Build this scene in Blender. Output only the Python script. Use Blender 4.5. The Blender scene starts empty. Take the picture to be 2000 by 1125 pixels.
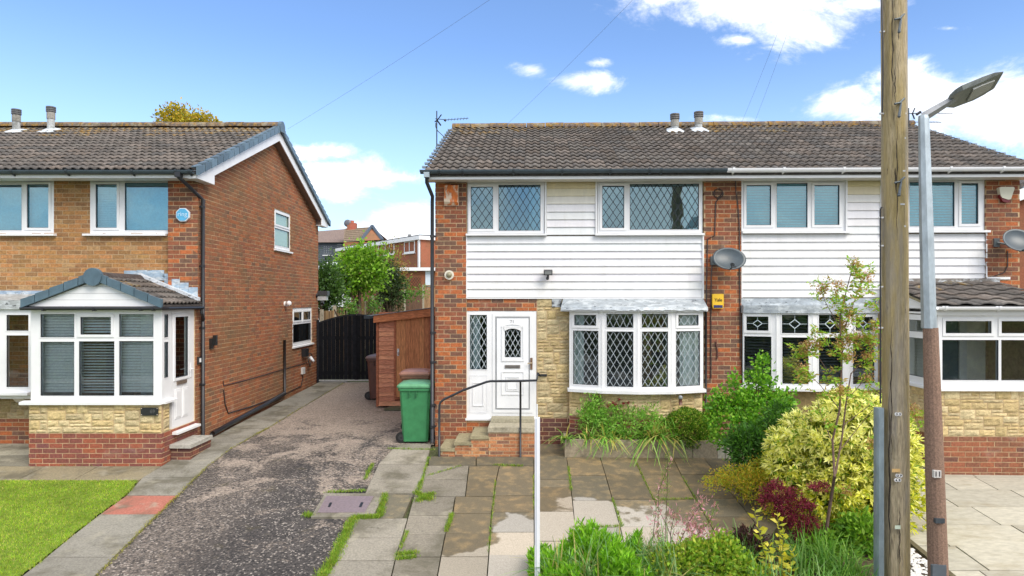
import bpy, math, random
import numpy as np
from mathutils import Matrix, Vector
R = random.Random(7)
NR = np.random.default_rng(11)
S = bpy.context.scene
COL = S.collection
rad = math.radians

# ------------------------------------------------------------------ camera
FPX, CX, CY, CAMZ = 1333.0, 1010.0, 585.0, 2.72
cam = bpy.data.cameras.new('camera'); cam.sensor_width = 36; cam.lens = FPX/2000*36
cam.shift_x = -0.005; cam.shift_y = 0.01125; cam.clip_start = .05; cam.clip_end = 2000
co = bpy.data.objects.new('camera', cam); COL.objects.link(co)
co.location = (0, 0, CAMZ); co.rotation_euler = (rad(90), 0, 0); S.camera = co
S.render.resolution_x = 1024; S.render.resolution_y = 576

# ------------------------------------------------------------------ world, sun, exposure
S.view_settings.view_transform = 'Standard'; S.view_settings.look = 'None'
S.view_settings.exposure = 1.18; S.view_settings.gamma = 1; S.view_settings.use_curve_mapping = False
SUN_EL, SUN_AZ = rad(44), rad(138)       # azimuth from +Y, clockwise: behind the camera and to its right
world = bpy.data.worlds.new('World'); S.world = world; world.use_nodes = True

class NT:
    def __init__(s, nt): s.nt = nt; s.n = nt.nodes; s.l = nt.links
    def new(s, t, **k):
        n = s.n.new(t)
        for a, b in k.items(): setattr(n, a, b)
        return n
    def put(s, sock, v):
        if hasattr(v, 'bl_idname') or hasattr(v, 'is_output'): s.l.new(v, sock)
        else:
            try: sock.default_value = v
            except Exception: sock.default_value = (*v, 1)
    def m(s, op, a, b=0.0, c=None, clamp=False):
        n = s.new('ShaderNodeMath', operation=op); n.use_clamp = clamp
        s.put(n.inputs[0], a); s.put(n.inputs[1], b)
        if c is not None: s.put(n.inputs[2], c)
        return n.outputs[0]
    def vm(s, op, a, b=(0, 0, 0)):
        n = s.new('ShaderNodeVectorMath', operation=op); s.put(n.inputs[0], a); s.put(n.inputs[1], b)
        return n.outputs['Value'] if op in ('LENGTH', 'DOT_PRODUCT', 'DISTANCE') else n.outputs[0]
    def noise(s, vec, scale, detail=4, rough=.55, dist=0):
        n = s.new('ShaderNodeTexNoise'); s.put(n.inputs['Vector'], vec)
        n.inputs['Scale'].default_value = scale; n.inputs['Detail'].default_value = detail
        n.inputs['Roughness'].default_value = rough; n.inputs['Distortion'].default_value = dist
        return n.outputs['Fac']
    def ramp(s, v, lo, hi, a=0., b=1.):
        n = s.new('ShaderNodeMapRange'); n.interpolation_type = 'SMOOTHSTEP'
        s.put(n.inputs[0], v); n.inputs[1].default_value = lo; n.inputs[2].default_value = hi
        n.inputs[3].default_value = a; n.inputs[4].default_value = b
        return n.outputs[0]
    def mix(s, f, a, b, mode='MIX'):
        n = s.new('ShaderNodeMix', data_type='RGBA', blend_type=mode)
        s.put(n.inputs[0], f); s.put(n.inputs[6], a); s.put(n.inputs[7], b)
        return n.outputs[2]

W = NT(world.node_tree); W.n.clear()
sky = W.new('ShaderNodeTexSky', sky_type='NISHITA'); sky.sun_disc = False
sky.sun_elevation = SUN_EL; sky.sun_rotation = SUN_AZ
sky.air_density = 1.0; sky.dust_density = .6; sky.ozone_density = 1.6
tc = W.new('ShaderNodeTexCoord'); D = W.vm('NORMALIZE', tc.outputs['Generated'])
sx = W.new('ShaderNodeSeparateXYZ'); W.put(sx.inputs[0], D)
dx, dy, dz = sx.outputs
ys = W.m('MAXIMUM', dy, .05)
tx, tz = W.m('DIVIDE', dx, ys), W.m('DIVIDE', dz, ys)
fb = W.noise(W.vm('MULTIPLY', D, (1, 1, 1.7)), 8.0, 10, .68, .35)
fb2 = W.noise(W.vm('MULTIPLY', D, (1, 1, 1.6)), 2.2, 7, .6, .2)
def clouds(lst):
    f = None
    for (px, py, rx, ry, st) in lst:
        a = W.m('DIVIDE', W.m('SUBTRACT', tx, (px-CX)/FPX), rx/FPX)
        b = W.m('DIVIDE', W.m('SUBTRACT', tz, (CY-py)/FPX), ry/FPX)
        d = W.m('SQRT', W.m('ADD', W.m('MULTIPLY', a, a), W.m('MULTIPLY', b, b)))
        g = W.m('MULTIPLY', W.m('SUBTRACT', 1.0, W.m('MULTIPLY', d, .5)), st)
        f = g if f is None else W.m('MAXIMUM', f, g)
    return f
near = clouds([(1470, 10, 175, 40, 1), (1560, 50, 75, 45, 1), (1340, -5, 90, 20, .9), (1700, 5, 90, 16, .8),
    (1440, 78, 38, 11, .8), (1650, 205, 85, 32, 1), (1790, 180, 85, 42, 1.05), (1900, 225, 150, 50, 1.1), (1975, 190, 90, 55, 1.1),
    (1040, 137, 36, 15, 1.12), (1142, 160, 60, 20, 1.25), (1172, 122, 28, 9, 1.0), (612, 298, 58, 14, 1), (665, 348, 95, 32, .95),
    (790, 347, 55, 12, .8), (815, 424, 62, 26, 1), (740, 458, 120, 18, 1), (1855, 55, 30, 7, .7), (1440, 233, 60, 8, .7)])
nm = W.ramp(W.m('ADD', near, W.m('MULTIPLY', W.m('SUBTRACT', fb, .5), 2.4)), .26, 1.05)
# clouds go on all round, with more added outside the view for neutral fill
out = W.ramp(W.m('MAXIMUM', W.m('ABSOLUTE', W.m('MULTIPLY', tx, .9)), W.m('ADD', W.m('MULTIPLY', tz, 1.2), W.m('MULTIPLY', W.m('LESS_THAN', dy, .05), 3))), .75, 1.15)
far = W.ramp(fb2, .38, .54)
cm = W.m('MAXIMUM', nm, W.m('MULTIPLY', far, out))
hz = W.ramp(dz, .0, .36, .62, 0.0)
tint = W.mix(1.0, sky.outputs[0], (1.16, 1.34, 1.62), 'MULTIPLY')
SKYHAZE = (6.0, 8.2, 10.6)
skyc = W.mix(hz, tint, SKYHAZE)
shade = W.mix(W.ramp(fb, .35, .7), (9.6, 9.7, 10.1), (12.6, 12.4, 12.2))
fin = W.mix(W.m('MULTIPLY', cm, .93), skyc, shade)
bg = W.new('ShaderNodeBackground'); W.put(bg.inputs[0], fin); bg.inputs[1].default_value = 0.066
wo = W.new('ShaderNodeOutputWorld'); W.l.new(bg.outputs[0], wo.inputs[0])

sl = bpy.data.lights.new('sun', 'SUN'); sl.energy = 1.55; sl.angle = rad(32); sl.color = (1, .92, .80)
so = bpy.data.objects.new('sun', sl); COL.objects.link(so)
sd = Vector((math.sin(SUN_AZ)*math.cos(SUN_EL), math.cos(SUN_AZ)*math.cos(SUN_EL), math.sin(SUN_EL)))
so.rotation_euler = sd.to_track_quat('Z', 'Y').to_euler(); so.location = (10, -20, 30)
try:
    S.cycles.max_bounces = 6; S.cycles.transparent_max_bounces = 12
except Exception: pass

# ------------------------------------------------------------------ frames: a pixel becomes a point on a real plane
class Frame:
    def __init__(s, ox, oy, yaw=0, oz=0):
        s.o = np.array([ox, oy]); c, n = math.cos(yaw), math.sin(yaw)
        s.u = np.array([c, -n]); s.v = np.array([n, c]); s.yaw = yaw; s.oz = oz
        s.mat = Matrix.Translation((ox, oy, oz)) @ Matrix.Rotation(-yaw, 4, 'Z')
    def ray(s, px, py): return np.array([(px-CX)/FPX, 1.0]), (CY-py)/FPX
    def at(s, px, py, off=0.0):
        d, z = s.ray(px, py); t = (off+s.o@s.v)/(d@s.v)
        return float((t*d-s.o)@s.u), CAMZ+t*z-s.oz
    def atu(s, px, py, uoff=0.0):
        d, z = s.ray(px, py); t = (uoff+s.o@s.u)/(d@s.u)
        return float((t*d-s.o)@s.v), CAMZ+t*z-s.oz
    def rect(s, off, x0, x1, y0, y1):
        u0, _ = s.at(x0, y0, off); u1, _ = s.at(x1, y0, off)
        xm = (x0+x1)/2
        return u0, u1, s.at(xm, y1, off)[1], s.at(xm, y0, off)[1]
    def rectv(s, uoff, x0, x1, y0, y1):       # upright rectangle seen edge-on; y0, y1 are read at x0
        v0, zt = s.atu(x0, y0, uoff); v1, _ = s.atu(x1, y0, uoff); zb = s.atu(x0, y1, uoff)[1]
        return v0, v1, zb, zt
    def w(s, u, v, z=0):
        p = s.o+u*s.u+v*s.v; return (p[0], p[1], z+s.oz)
    def loc(s, X, Y):
        p = np.array([X, Y])-s.o; return float(p@s.u), float(p@s.v)
WF = Frame(0, 0)
YAW = rad(1.5)
FL = Frame(-5.99, 12.8)                     # left house, origin at its front gable corner
FM = Frame((850-CX)*12.8/FPX, 12.8, YAW)    # the pair on the right, origin at its left front corner

def zg(Y):
    if Y < 5: return -.74
    if Y < 12.4: return -.1*(12.4-Y)
    if Y < 20.6: return .03*(Y-12.4)
    if Y < 46: return .246+.07*(Y-20.6)
    return 2.02
def G(px, py):                              # pixel -> ground point
    k = (CY-py)/FPX; a, b = 1.0, 60.0
    for _ in range(50):
        t = (a+b)/2
        if CAMZ+t*k > zg(t): a = t
        else: b = t
    return (px-CX)/FPX*t, t
def P(px, py, Dp): return ((px-CX)/FPX*Dp, Dp, CAMZ+(CY-py)/FPX*Dp)

# ------------------------------------------------------------------ objects
WM = {}
def _link(o, parent, wm):
    COL.objects.link(o)
    if parent is not None:
        o.parent = parent; o.matrix_basis = WM[parent.name].inverted() @ wm
    else: o.matrix_basis = wm
    WM[o.name] = wm
    return o
def tag(o, label=None, cat=None, group=None, kind=None):
    if label: o['label'] = label
    if cat: o['category'] = cat
    if group: o['group'] = group
    if kind: o['kind'] = kind
    return o
def thing(name, label, cat, F, base=(0, 0, 0), group=None):
    return tag(_link(bpy.data.objects.new(name, None), None, F.mat @ Matrix.Translation(base)), label, cat, group)

class MB:
    def __init__(s, F=WF): s.V = []; s.F = []; s.C = []; s.f = F
    def face(s, pts, col=(1, 1, 1)):
        n = len(s.V); s.V += [tuple(p) for p in pts]; s.F.append(tuple(range(n, n+len(pts)))); s.C.append(col)
    def mesh(s, vs, fs, col=(1, 1, 1)):
        n = len(s.V); s.V += [tuple(p) for p in vs]
        for f in fs: s.F.append(tuple(i+n for i in f)); s.C.append(col)
    def box(s, x0, x1, y0, y1, z0, z1, col=(1, 1, 1), j=0):
        x0, x1 = min(x0, x1), max(x0, x1); y0, y1 = min(y0, y1), max(y0, y1); z0, z1 = min(z0, z1), max(z0, z1)
        v = [(x0, y0, z0), (x1, y0, z0), (x1, y1, z0), (x0, y1, z0), (x0, y0, z1), (x1, y0, z1), (x1, y1, z1), (x0, y1, z1)]
        if j: v = [(a+R.uniform(-j, j), b+R.uniform(-j, j), c+R.uniform(-j, j)) for a, b, c in v]
        s.mesh(v, [(3, 2, 1, 0), (4, 5, 6, 7), (0, 1, 5, 4), (1, 2, 6, 5), (2, 3, 7, 6), (3, 0, 4, 7)], col)
    def prism(s, pts, ax, a0, a1, col=(1, 1, 1)):
        def g(p, a): return {'x': (a, p[0], p[1]), 'y': (p[0], a, p[1]), 'z': (p[0], p[1], a)}[ax]
        n = len(pts); v = [g(p, a0) for p in pts]+[g(p, a1) for p in pts]
        s.mesh(v, [tuple(range(n))[::-1], tuple(range(n, 2*n))]+[(i, (i+1) % n, n+(i+1) % n, n+i) for i in range(n)], col)
    def tube(s, path, r, n=8, col=(1, 1, 1), caps=True):
        P_ = [Vector(p) for p in path]; m = len(P_)
        rs = r if isinstance(r, (list, tuple)) else [r]*m
        vs = []; up = None
        for i in range(m):
            t = (P_[min(i+1, m-1)]-P_[max(i-1, 0)])
            t = t.normalized() if t.length > 1e-9 else Vector((0, 0, 1))
            if up is None: up = Vector((0, 0, 1)) if abs(t.z) < .9 else Vector((1, 0, 0))
            a = t.cross(up).normalized(); b = a.cross(t).normalized(); up = b
            for k in range(n):
                q = 2*math.pi*k/n; vs.append(P_[i]+a*(rs[i]*math.cos(q))+b*(rs[i]*math.sin(q)))
        fs = [(i*n+k, i*n+(k+1) % n, (i+1)*n+(k+1) % n, (i+1)*n+k) for i in range(m-1) for k in range(n)]
        if caps: fs += [tuple(range(n)), tuple(range((m-1)*n, m*n))[::-1]]
        s.mesh(vs, fs, col)
    def ball(s, c, r, n=12, m=8, col=(1, 1, 1), half=False):
        rx, ry, rz = r if isinstance(r, (tuple, list)) else (r, r, r); vs = []
        lo = 0 if half else -math.pi/2
        for i in range(m+1):
            a = lo+(math.pi/2-lo)*i/m
            for k in range(n):
                q = 2*math.pi*k/n; vs.append((c[0]+rx*math.cos(a)*math.cos(q), c[1]+ry*math.cos(a)*math.sin(q), c[2]+rz*math.sin(a)))
        s.mesh(vs, [(i*n+k, i*n+(k+1) % n, (i+1)*n+(k+1) % n, (i+1)*n+k) for i in range(m) for k in range(n)], col)
    def holes(s, u0, u1, z0, z1, hs, v0, v1, col=(1, 1, 1), plane='u'):
        us = sorted({u0, u1, *[min(max(h[i], u0), u1) for h in hs for i in (0, 1)]})
        zs = sorted({z0, z1, *[min(max(h[i], z0), z1) for h in hs for i in (2, 3)]})
        for k in range(len(zs)-1):
            run = None; zc = (zs[k]+zs[k+1])/2
            for i in range(len(us)-1):
                uc = (us[i]+us[i+1])/2
                inh = any(h[0] < uc < h[1] and h[2] < zc < h[3] for h in hs)
                if not inh and run is None: run = us[i]
                if run is not None and (inh or i == len(us)-2):
                    e = us[i] if inh else us[i+1]
                    if plane == 'u': s.box(run, e, v0, v1, zs[k], zs[k+1], col)
                    else: s.box(v0, v1, run, e, zs[k], zs[k+1], col)
                    run = None
    def data(s, name, wm):
        me = bpy.data.meshes.new(name)
        T = (wm.inverted() @ s.f.mat)
        A = np.array(s.V, dtype=float).reshape(-1, 3); Tm = np.array(T)
        A = A @ Tm[:3, :3].T + Tm[:3, 3]
        me.from_pydata(A.tolist(), [], s.F)
        at = me.attributes.new('col', 'FLOAT_COLOR', 'CORNER')
        ln = np.array([len(f) for f in s.F]); C = np.array([(*c[:3], 1) for c in s.C], dtype=np.float32)
        at.data.foreach_set('color', np.repeat(C, ln, axis=0).ravel())
        return me
    def build(s, name, mat, parent=None, base=None, smooth=False, kind=None, label=None):
        wm = WM[parent.name] if parent is not None else s.f.mat @ Matrix.Translation(base or (0, 0, 0))
        me = s.data(name, wm); me.materials.append(mat)
        if smooth: me.shade_smooth()
        o = _link(bpy.data.objects.new(name, me), parent, wm)
        if kind: o['kind'] = kind
        if label: o['label'] = label
        return o
    def top(s, name, mat, label, cat, base=(0, 0, 0), group=None, kind=None, smooth=False):
        return tag(s.build(name, mat, None, base, smooth), label, cat, group, kind)

def bulk(name, mat, V, k, C, parent=None, kind=None):
    """N separate k-gons; V (N,k,3) world coordinates, C (N,3)"""
    N = len(V); me = bpy.data.meshes.new(name); V = np.asarray(V, float)
    wm = WM[parent.name] if parent is not None else Matrix.Identity(4)
    if parent is not None:
        T = np.array(wm.inverted()); V = V @ T[:3, :3].T + T[:3, 3]
    me.vertices.add(N*k); me.vertices.foreach_set('co', V.reshape(-1).astype(np.float32))
    me.loops.add(N*k); me.loops.foreach_set('vertex_index', np.arange(N*k, dtype=np.int32))
    me.polygons.add(N); me.polygons.foreach_set('loop_start', np.arange(N, dtype=np.int32)*k)
    me.polygons.foreach_set('loop_total', np.full(N, k, dtype=np.int32))
    me.update(calc_edges=True)
    at = me.attributes.new('col', 'FLOAT_COLOR', 'CORNER')
    C4 = np.concatenate([np.asarray(C), np.ones((N, 1))], 1).astype(np.float32)
    at.data.foreach_set('color', np.repeat(C4, k, axis=0).ravel())
    me.materials.append(mat)
    o = _link(bpy.data.objects.new(name, me), parent, wm)
    if kind: o['kind'] = kind
    return o

# ------------------------------------------------------------------ materials
def mk(name, rough=.8, ns=20, na=.25, bump=0, bs=60, metal=0, spec=.3, stains=(), stretch=(1, 1, 1), trans=0, tint=(1, 1, 1), bdist=.01, dist=0):
    m = bpy.data.materials.new(name); m.use_nodes = True; N = NT(m.node_tree); N.n.clear()
    geo = N.new('ShaderNodeNewGeometry'); pos = geo.outputs['Position']
    pv = N.vm('MULTIPLY', pos, stretch) if stretch != (1, 1, 1) else pos
    at = N.new('ShaderNodeAttribute'); at.attribute_name = 'col'
    c = at.outputs['Color']
    if tint != (1, 1, 1): c = N.mix(1.0, c, tint, 'MULTIPLY')
    if na:
        v = N.ramp(N.noise(pv, ns, 5, .65, dist), .25, .75, 1-na, 1+na)
        cc = N.new('ShaderNodeCombineXYZ'); [N.put(cc.inputs[i], v) for i in range(3)]
        c = N.mix(1.0, c, cc.outputs[0], 'MULTIPLY')
    for (sc, scale, lo, hi, amt) in stains:
        f = N.m('MULTIPLY', N.ramp(N.noise(pv, scale, 6, .6, .3), lo, hi), amt)
        c = N.mix(f, c, sc)
    b = N.new('ShaderNodeBsdfPrincipled'); N.put(b.inputs['Base Color'], c)
    b.inputs['Roughness'].default_value = rough; b.inputs['Metallic'].default_value = metal
    b.inputs['Specular IOR Level'].default_value = spec
    if bump:
        bn = N.new('ShaderNodeBump'); bn.inputs['Strength'].default_value = bump; bn.inputs['Distance'].default_value = bdist
        N.put(bn.inputs['Height'], N.noise(pv, bs, 5, .6)); N.l.new(bn.outputs[0], b.inputs['Normal'])
    o = N.new('ShaderNodeOutputMaterial')
    if trans:
        t = N.new('ShaderNodeBsdfTranslucent'); N.put(t.inputs[0], N.mix(1.0, c, (1.25, 1.3, .7), 'MULTIPLY'))
        mx = N.new('ShaderNodeMixShader'); mx.inputs[0].default_value = trans
        N.l.new(b.outputs[0], mx.inputs[1]); N.l.new(t.outputs[0], mx.inputs[2]); N.l.new(mx.outputs[0], o.inputs[0])
    else: N.l.new(b.outputs[0], o.inputs[0])
    return m
def glassmat(name, refl, tint=(.8, .86, .86), rough=.0, frost=0, gc=(.9, .98, 1)):
    m = bpy.data.materials.new(name); m.use_nodes = True; N = NT(m.node_tree); N.n.clear()
    t = N.new('ShaderNodeBsdfTransparent'); t.inputs[0].default_value = (*tint, 1)
    g = N.new('ShaderNodeBsdfGlossy'); g.inputs['Roughness'].default_value = rough; g.inputs[0].default_value = (*gc, 1)
    lw = N.new('ShaderNodeFresnel'); lw.inputs[0].default_value = 1.5
    f = N.m('ADD', refl, N.m('MULTIPLY', lw.outputs[0], 1.0), clamp=True)
    a = t.outputs[0]
    if frost:
        d = N.new('ShaderNodeBsdfDiffuse'); d.inputs[0].default_value = (.35, .5, .4, 1)
        mm = N.new('ShaderNodeMixShader'); mm.inputs[0].default_value = frost; N.l.new(a, mm.inputs[1]); N.l.new(d.outputs[0], mm.inputs[2]); a = mm.outputs[0]
    mx = N.new('ShaderNodeMixShader'); N.put(mx.inputs[0], f); N.l.new(a, mx.inputs[1]); N.l.new(g.outputs[0], mx.inputs[2])
    # slight waviness of the panes
    geo = N.new('ShaderNodeNewGeometry'); bn = N.new('ShaderNodeBump'); bn.inputs['Strength'].default_value = .12; bn.inputs['Distance'].default_value = .02
    N.put(bn.inputs['Height'], N.noise(geo.outputs['Position'], 2.5, 2)); N.l.new(bn.outputs[0], g.inputs['Normal'])
    o = N.new('ShaderNodeOutputMaterial'); N.l.new(mx.outputs[0], o.inputs[0]); return m

m_brick = mk('brick', .9, 28, .30, .5, 120, stains=(((.42, .33, .26), 3.2, .58, .78, .32), ((.06, .045, .035), 1.5, .56, .78, .45)), bdist=.006)
m_gbrick = mk('gable_brick', .9, 28, .30, .5, 120, stains=(((.17, .115, .055), .7, .42, .62, .48), ((.44, .34, .27), 2.2, .62, .80, .30), ((.07, .05, .035), 1.6, .60, .76, .4)), bdist=.006)
m_mort = mk('mortar', .95, 15, .2, .6, 150)
m_stone = mk('stone', .92, 14, .22, .9, 45, stains=(((.30, .22, .12), 4, .58, .8, .5),), bdist=.015)
m_white = mk('white_plastic', .35, 3, .04, 0, spec=.5)
m_clad = mk('white_cladding', .55, 2.5, .05, 0, spec=.35, stains=(((.50, .49, .42), 2.2, .52, .78, .30), ((.42, .42, .36), 14, .66, .80, .3)), stretch=(3, 3, .7))
m_paint = mk('painted', .5, 6, .1, 0, spec=.4)
m_tile = mk('roof_tile', .92, 14, .38, .7, 90, stains=(((.24, .21, .19), 9, .58, .75, .45), ((.15, .115, .05), 3.2, .60, .80, .4), ((.03, .026, .024), 5, .60, .8, .5)), bdist=.01)
m_moss = mk('mossy_tile', .95, 16, .35, .9, 70, stains=(((.33, .19, .04), 9, .46, .62, .8), ((.30, .27, .20), 5, .5, .64, .7), ((.12, .11, .035), 13, .55, .70, .7)), bdist=.02)
m_dark = mk('dark_plastic', .4, 8, .15, 0, spec=.5)
m_lead = mk('lead', .55, 9, .22, .25, 25, spec=.4, stains=(((.58, .62, .64), 6, .46, .62, .8), ((.05, .055, .06), 11, .58, .68, .85)), metal=.15, stretch=(1, 1, 2))
m_metal = mk('galvanised', .45, 12, .2, .1, 60, metal=.55, spec=.5, stains=(((.30, .20, .11), 4, .64, .80, .35),), stretch=(1, 1, .4))
m_glass = glassmat('glass', .11, (.92, .98, .98))
m_glassu = glassmat('upper_glass', .17, (.55, .86, .92), gc=(.62, .90, 1))
m_frost = glassmat('frosted_glass', .06, (.6, .75, .6), .25, .8)
m_fab = mk('fabric', .9, 30, .1, 0, trans=.15)
m_room = mk('room', .9, 5, .1)
m_shed = mk('shed_wood', .75, 9, .35, .5, 40, stretch=(1, 1, 6), stains=(((.10, .035, .018), 5, .6, .75, .5),))
m_shedv = mk('shed_door_wood', .75, 12, .38, .5, 40, stretch=(5, 5, .5), stains=(((.11, .035, .015), 3, .58, .78, .6),))
m_fence = mk('fence_wood', .9, 8, .3, .4, 40, stretch=(4, 4, .6))
m_pole = mk('pole_wood', .9, 7, .40, 1.0, 20, stretch=(8, 8, .8), stains=(((.42, .31, .09), .55, .44, .62, .60), ((.33, .30, .26), .8, .50, .66, .65), ((.20, .17, .09), 1.7, .56, .68, .5), ((.05, .038, .03), 3.2, .645, .69, .9)), bdist=.02, dist=.5)
m_conc = mk('rough_concrete', .92, 60, .35, .9, 160, stains=(((.06, .05, .045), 5, .62, .8, .5),), bdist=.006)
m_coping = mk('weathered_concrete', .92, 25, .25, .6, 90, stains=(((.09, .085, .06), 3, .52, .72, .6), ((.42, .42, .38), 30, .66, .74, .8)))
m_leaf = mk('leaf', .55, 9, .25, 0, spec=.35, trans=.35)
m_grass = mk('grass_blade', .6, 2.2, .38, 0, spec=.3, trans=.35)
m_bark = mk('bark', .95, 30, .3, .6, 60)
m_soil = mk('soil', .97, 18, .4, .9, 60)
m_peb = mk('pebble', .6, 30, .12)
m_iron = mk('iron', .45, 30, .2, .2, 80, spec=.5)
m_gate = mk('gate_paint', .75, 9, .35, .2, 50, spec=.15, stains=(((.12, .12, .12), 20, .68, .74, .6),))
def slabmat():
    m = bpy.data.materials.new('patio_slab'); m.use_nodes = True; N = NT(m.node_tree); N.n.clear()
    geo = N.new('ShaderNodeNewGeometry'); pos = geo.outputs['Position']
    at = N.new('ShaderNodeAttribute'); at.attribute_name = 'col'
    s = N.new('ShaderNodeSeparateXYZ'); N.put(s.inputs[0], pos)
    big = N.noise(pos, 1.15, 4, .5, .2); fine = N.noise(pos, 60, 5, .7); mid = N.noise(pos, 6, 5, .6)
    f = N.m('ADD', N.m('MULTIPLY', big, 1.7), N.m('MULTIPLY', N.m('SUBTRACT', 9.75, s.outputs[1]), .30))
    f = N.m('ADD', f, N.m('MULTIPLY', N.m('SUBTRACT', mid, .5), .22))
    oi = N.new('ShaderNodeObjectInfo'); f = N.m('ADD', f, N.m('MULTIPLY', N.m('SUBTRACT', oi.outputs['Random'], .5), .30))
    a = N.ramp(N.m('ABSOLUTE', N.m('SUBTRACT', s.outputs[0], 1.0)), .9, 2.6, 0, .55)
    dry = N.ramp(N.m('SUBTRACT', f, a), .86, .93)
    wet = N.mix(1.0, at.outputs['Color'], (.40, .37, .29), 'MULTIPLY')
    wet = N.mix(N.ramp(mid, .45, .7), wet, N.mix(1.0, at.outputs['Color'], (.70, .58, .38), 'MULTIPLY'))
    c = N.mix(dry, wet, at.outputs['Color'])
    v = N.ramp(fine, .25, .75, .78, 1.2); cc = N.new('ShaderNodeCombineXYZ'); [N.put(cc.inputs[i], v) for i in range(3)]
    c = N.mix(1.0, c, cc.outputs[0], 'MULTIPLY')
    b = N.new('ShaderNodeBsdfPrincipled'); N.put(b.inputs['Base Color'], c); N.put(b.inputs['Roughness'], N.ramp(dry, 0, 1, .62, .92))
    b.inputs['Specular IOR Level'].default_value = .35
    bn = N.new('ShaderNodeBump'); bn.inputs['Strength'].default_value = .4; bn.inputs['Distance'].default_value = .006
    N.put(bn.inputs['Height'], fine); N.l.new(bn.outputs[0], b.inputs['Normal'])
    o = N.new('ShaderNodeOutputMaterial'); N.l.new(b.outputs[0], o.inputs[0]); return m
m_slab = slabmat()
m_path = mk('path_slab', .9, 40, .26, .5, 110, stains=(((.105, .095, .065), 1.5, .44, .66, .8), ((.36, .33, .25), 3, .52, .72, .55), ((.07, .07, .05), 7, .62, .74, .6)), bdist=.005)
m_flag = mk('pale_flag', .85, 8, .15, .35, 60, stains=(((.26, .21, .12), 1.2, .5, .75, .55),), bdist=.005, stretch=(1, 2.5, 1))
def drivemat():
    m = bpy.data.materials.new('driveway'); m.use_nodes = True; N = NT(m.node_tree); N.n.clear()
    geo = N.new('ShaderNodeNewGeometry'); pos = geo.outputs['Position']
    s = N.new('ShaderNodeSeparateXYZ'); N.put(s.inputs[0], pos)
    v = N.new('ShaderNodeTexVoronoi'); N.put(v.inputs['Vector'], pos); v.inputs['Scale'].default_value = 48
    g = N.new('ShaderNodeSeparateColor'); N.put(g.inputs[0], v.outputs['Color'])
    grit = g.outputs[0]
    fine = N.noise(pos, 22, 5, .75)
    big = N.noise(pos, 1.25, 7, .72, .6)
    bias = N.m('ADD', N.m('MULTIPLY', N.m('SUBTRACT', s.outputs[1], 11.8), .042), .035)
    pat = N.ramp(N.m('ADD', N.m('ADD', big, bias), N.m('MULTIPLY', N.m('SUBTRACT', fine, .5), .60)), .46, .64)
    lane = N.ramp(N.m('ABSOLUTE', N.m('ADD', s.outputs[0], 4.55)), .1, 1.15, .55, 0)
    pat = N.m('MAXIMUM', pat, N.m('MULTIPLY', lane, N.ramp(fine, .38, .6)))
    dk = N.mix(grit, (.030, .028, .028), (.115, .103, .095)); dk = N.mix(N.ramp(grit, .88, .97), dk, (.36, .32, .28))
    lt = N.mix(grit, (.19, .155, .125), (.44, .365, .30))
    wm = N.ramp(N.noise(pos, .55, 3, .5), .42, .62)
    dk = N.mix(N.m('MULTIPLY', wm, .6), dk, (.022, .021, .023))
    c = N.mix(pat, dk, lt)
    c = N.mix(N.ramp(N.noise(pos, 2.6, 4, .6), .60, .75, 0, .45), c, (.10, .085, .04))
    b = N.new('ShaderNodeBsdfPrincipled'); N.put(b.inputs['Base Color'], c); b.inputs['Roughness'].default_value = .9
    b.inputs['Specular IOR Level'].default_value = .25
    bn = N.new('ShaderNodeBump'); bn.inputs['Strength'].default_value = .9; bn.inputs['Distance'].default_value = .012
    N.put(bn.inputs['Height'], N.m('ADD', grit, fine)); N.l.new(bn.outputs[0], b.inputs['Normal'])
    o = N.new('ShaderNodeOutputMaterial'); N.l.new(b.outputs[0], o.inputs[0]); return m
m_drive = drivemat()

# ------------------------------------------------------------------ bricks, stones, tiles
def lerp(a, b, t): return tuple(x+(y-x)*t for x, y in zip(a, b))
def pal(lst, n, seed, jit=.12):
    r = random.Random(seed); out = []
    for _ in range(n):
        c = r.choice(lst); k = 1+r.uniform(-jit, jit); out.append(tuple(min(1, x*k*(1+r.uniform(-.04, .04))) for x in c))
    return out
PAL = {
 'red': pal([(.27, .098, .052), (.31, .108, .05), (.25, .092, .052), (.22, .088, .055), (.36, .118, .048), (.19, .092, .06), (.42, .135, .048), (.15, .085, .06), (.28, .10, .052)], 14, 1, .09),
 'gable': pal([(.28, .108, .055), (.32, .118, .053), (.25, .102, .053), (.22, .10, .055), (.35, .122, .05), (.17, .09, .055)], 14, 2, .09),
 'tan': pal([(.34, .185, .075), (.38, .205, .08), (.32, .165, .068), (.28, .15, .065), (.42, .205, .08), (.37, .22, .10)], 14, 3, .09),
 'porch': pal([(.29, .088, .055), (.25, .08, .055), (.22, .078, .06), (.33, .10, .055), (.20, .075, .065)], 12, 4, .08),
 'orange': pal([(.55, .25, .11), (.48, .21, .09), (.40, .17, .08), (.60, .30, .14), (.28, .14, .09)], 12, 5),
 'brown': pal([(.24, .10, .06), (.21, .09, .058), (.27, .105, .058), (.18, .085, .06), (.30, .115, .06)], 12, 9, .08),
 'plinth': pal([(.16, .065, .048), (.20, .075, .052), (.13, .06, .05)], 10, 6),
}
CUBE = [(-.5, -.5, -.5), (.5, -.5, -.5), (.5, .5, -.5), (-.5, .5, -.5), (-.5, -.5, .5), (.5, -.5, .5), (.5, .5, .5), (-.5, .5, .5)]
CF = [(3, 2, 1, 0), (4, 5, 6, 7), (0, 1, 5, 4), (1, 2, 6, 5), (2, 3, 7, 6), (3, 0, 4, 7)]
_pool = {}
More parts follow.
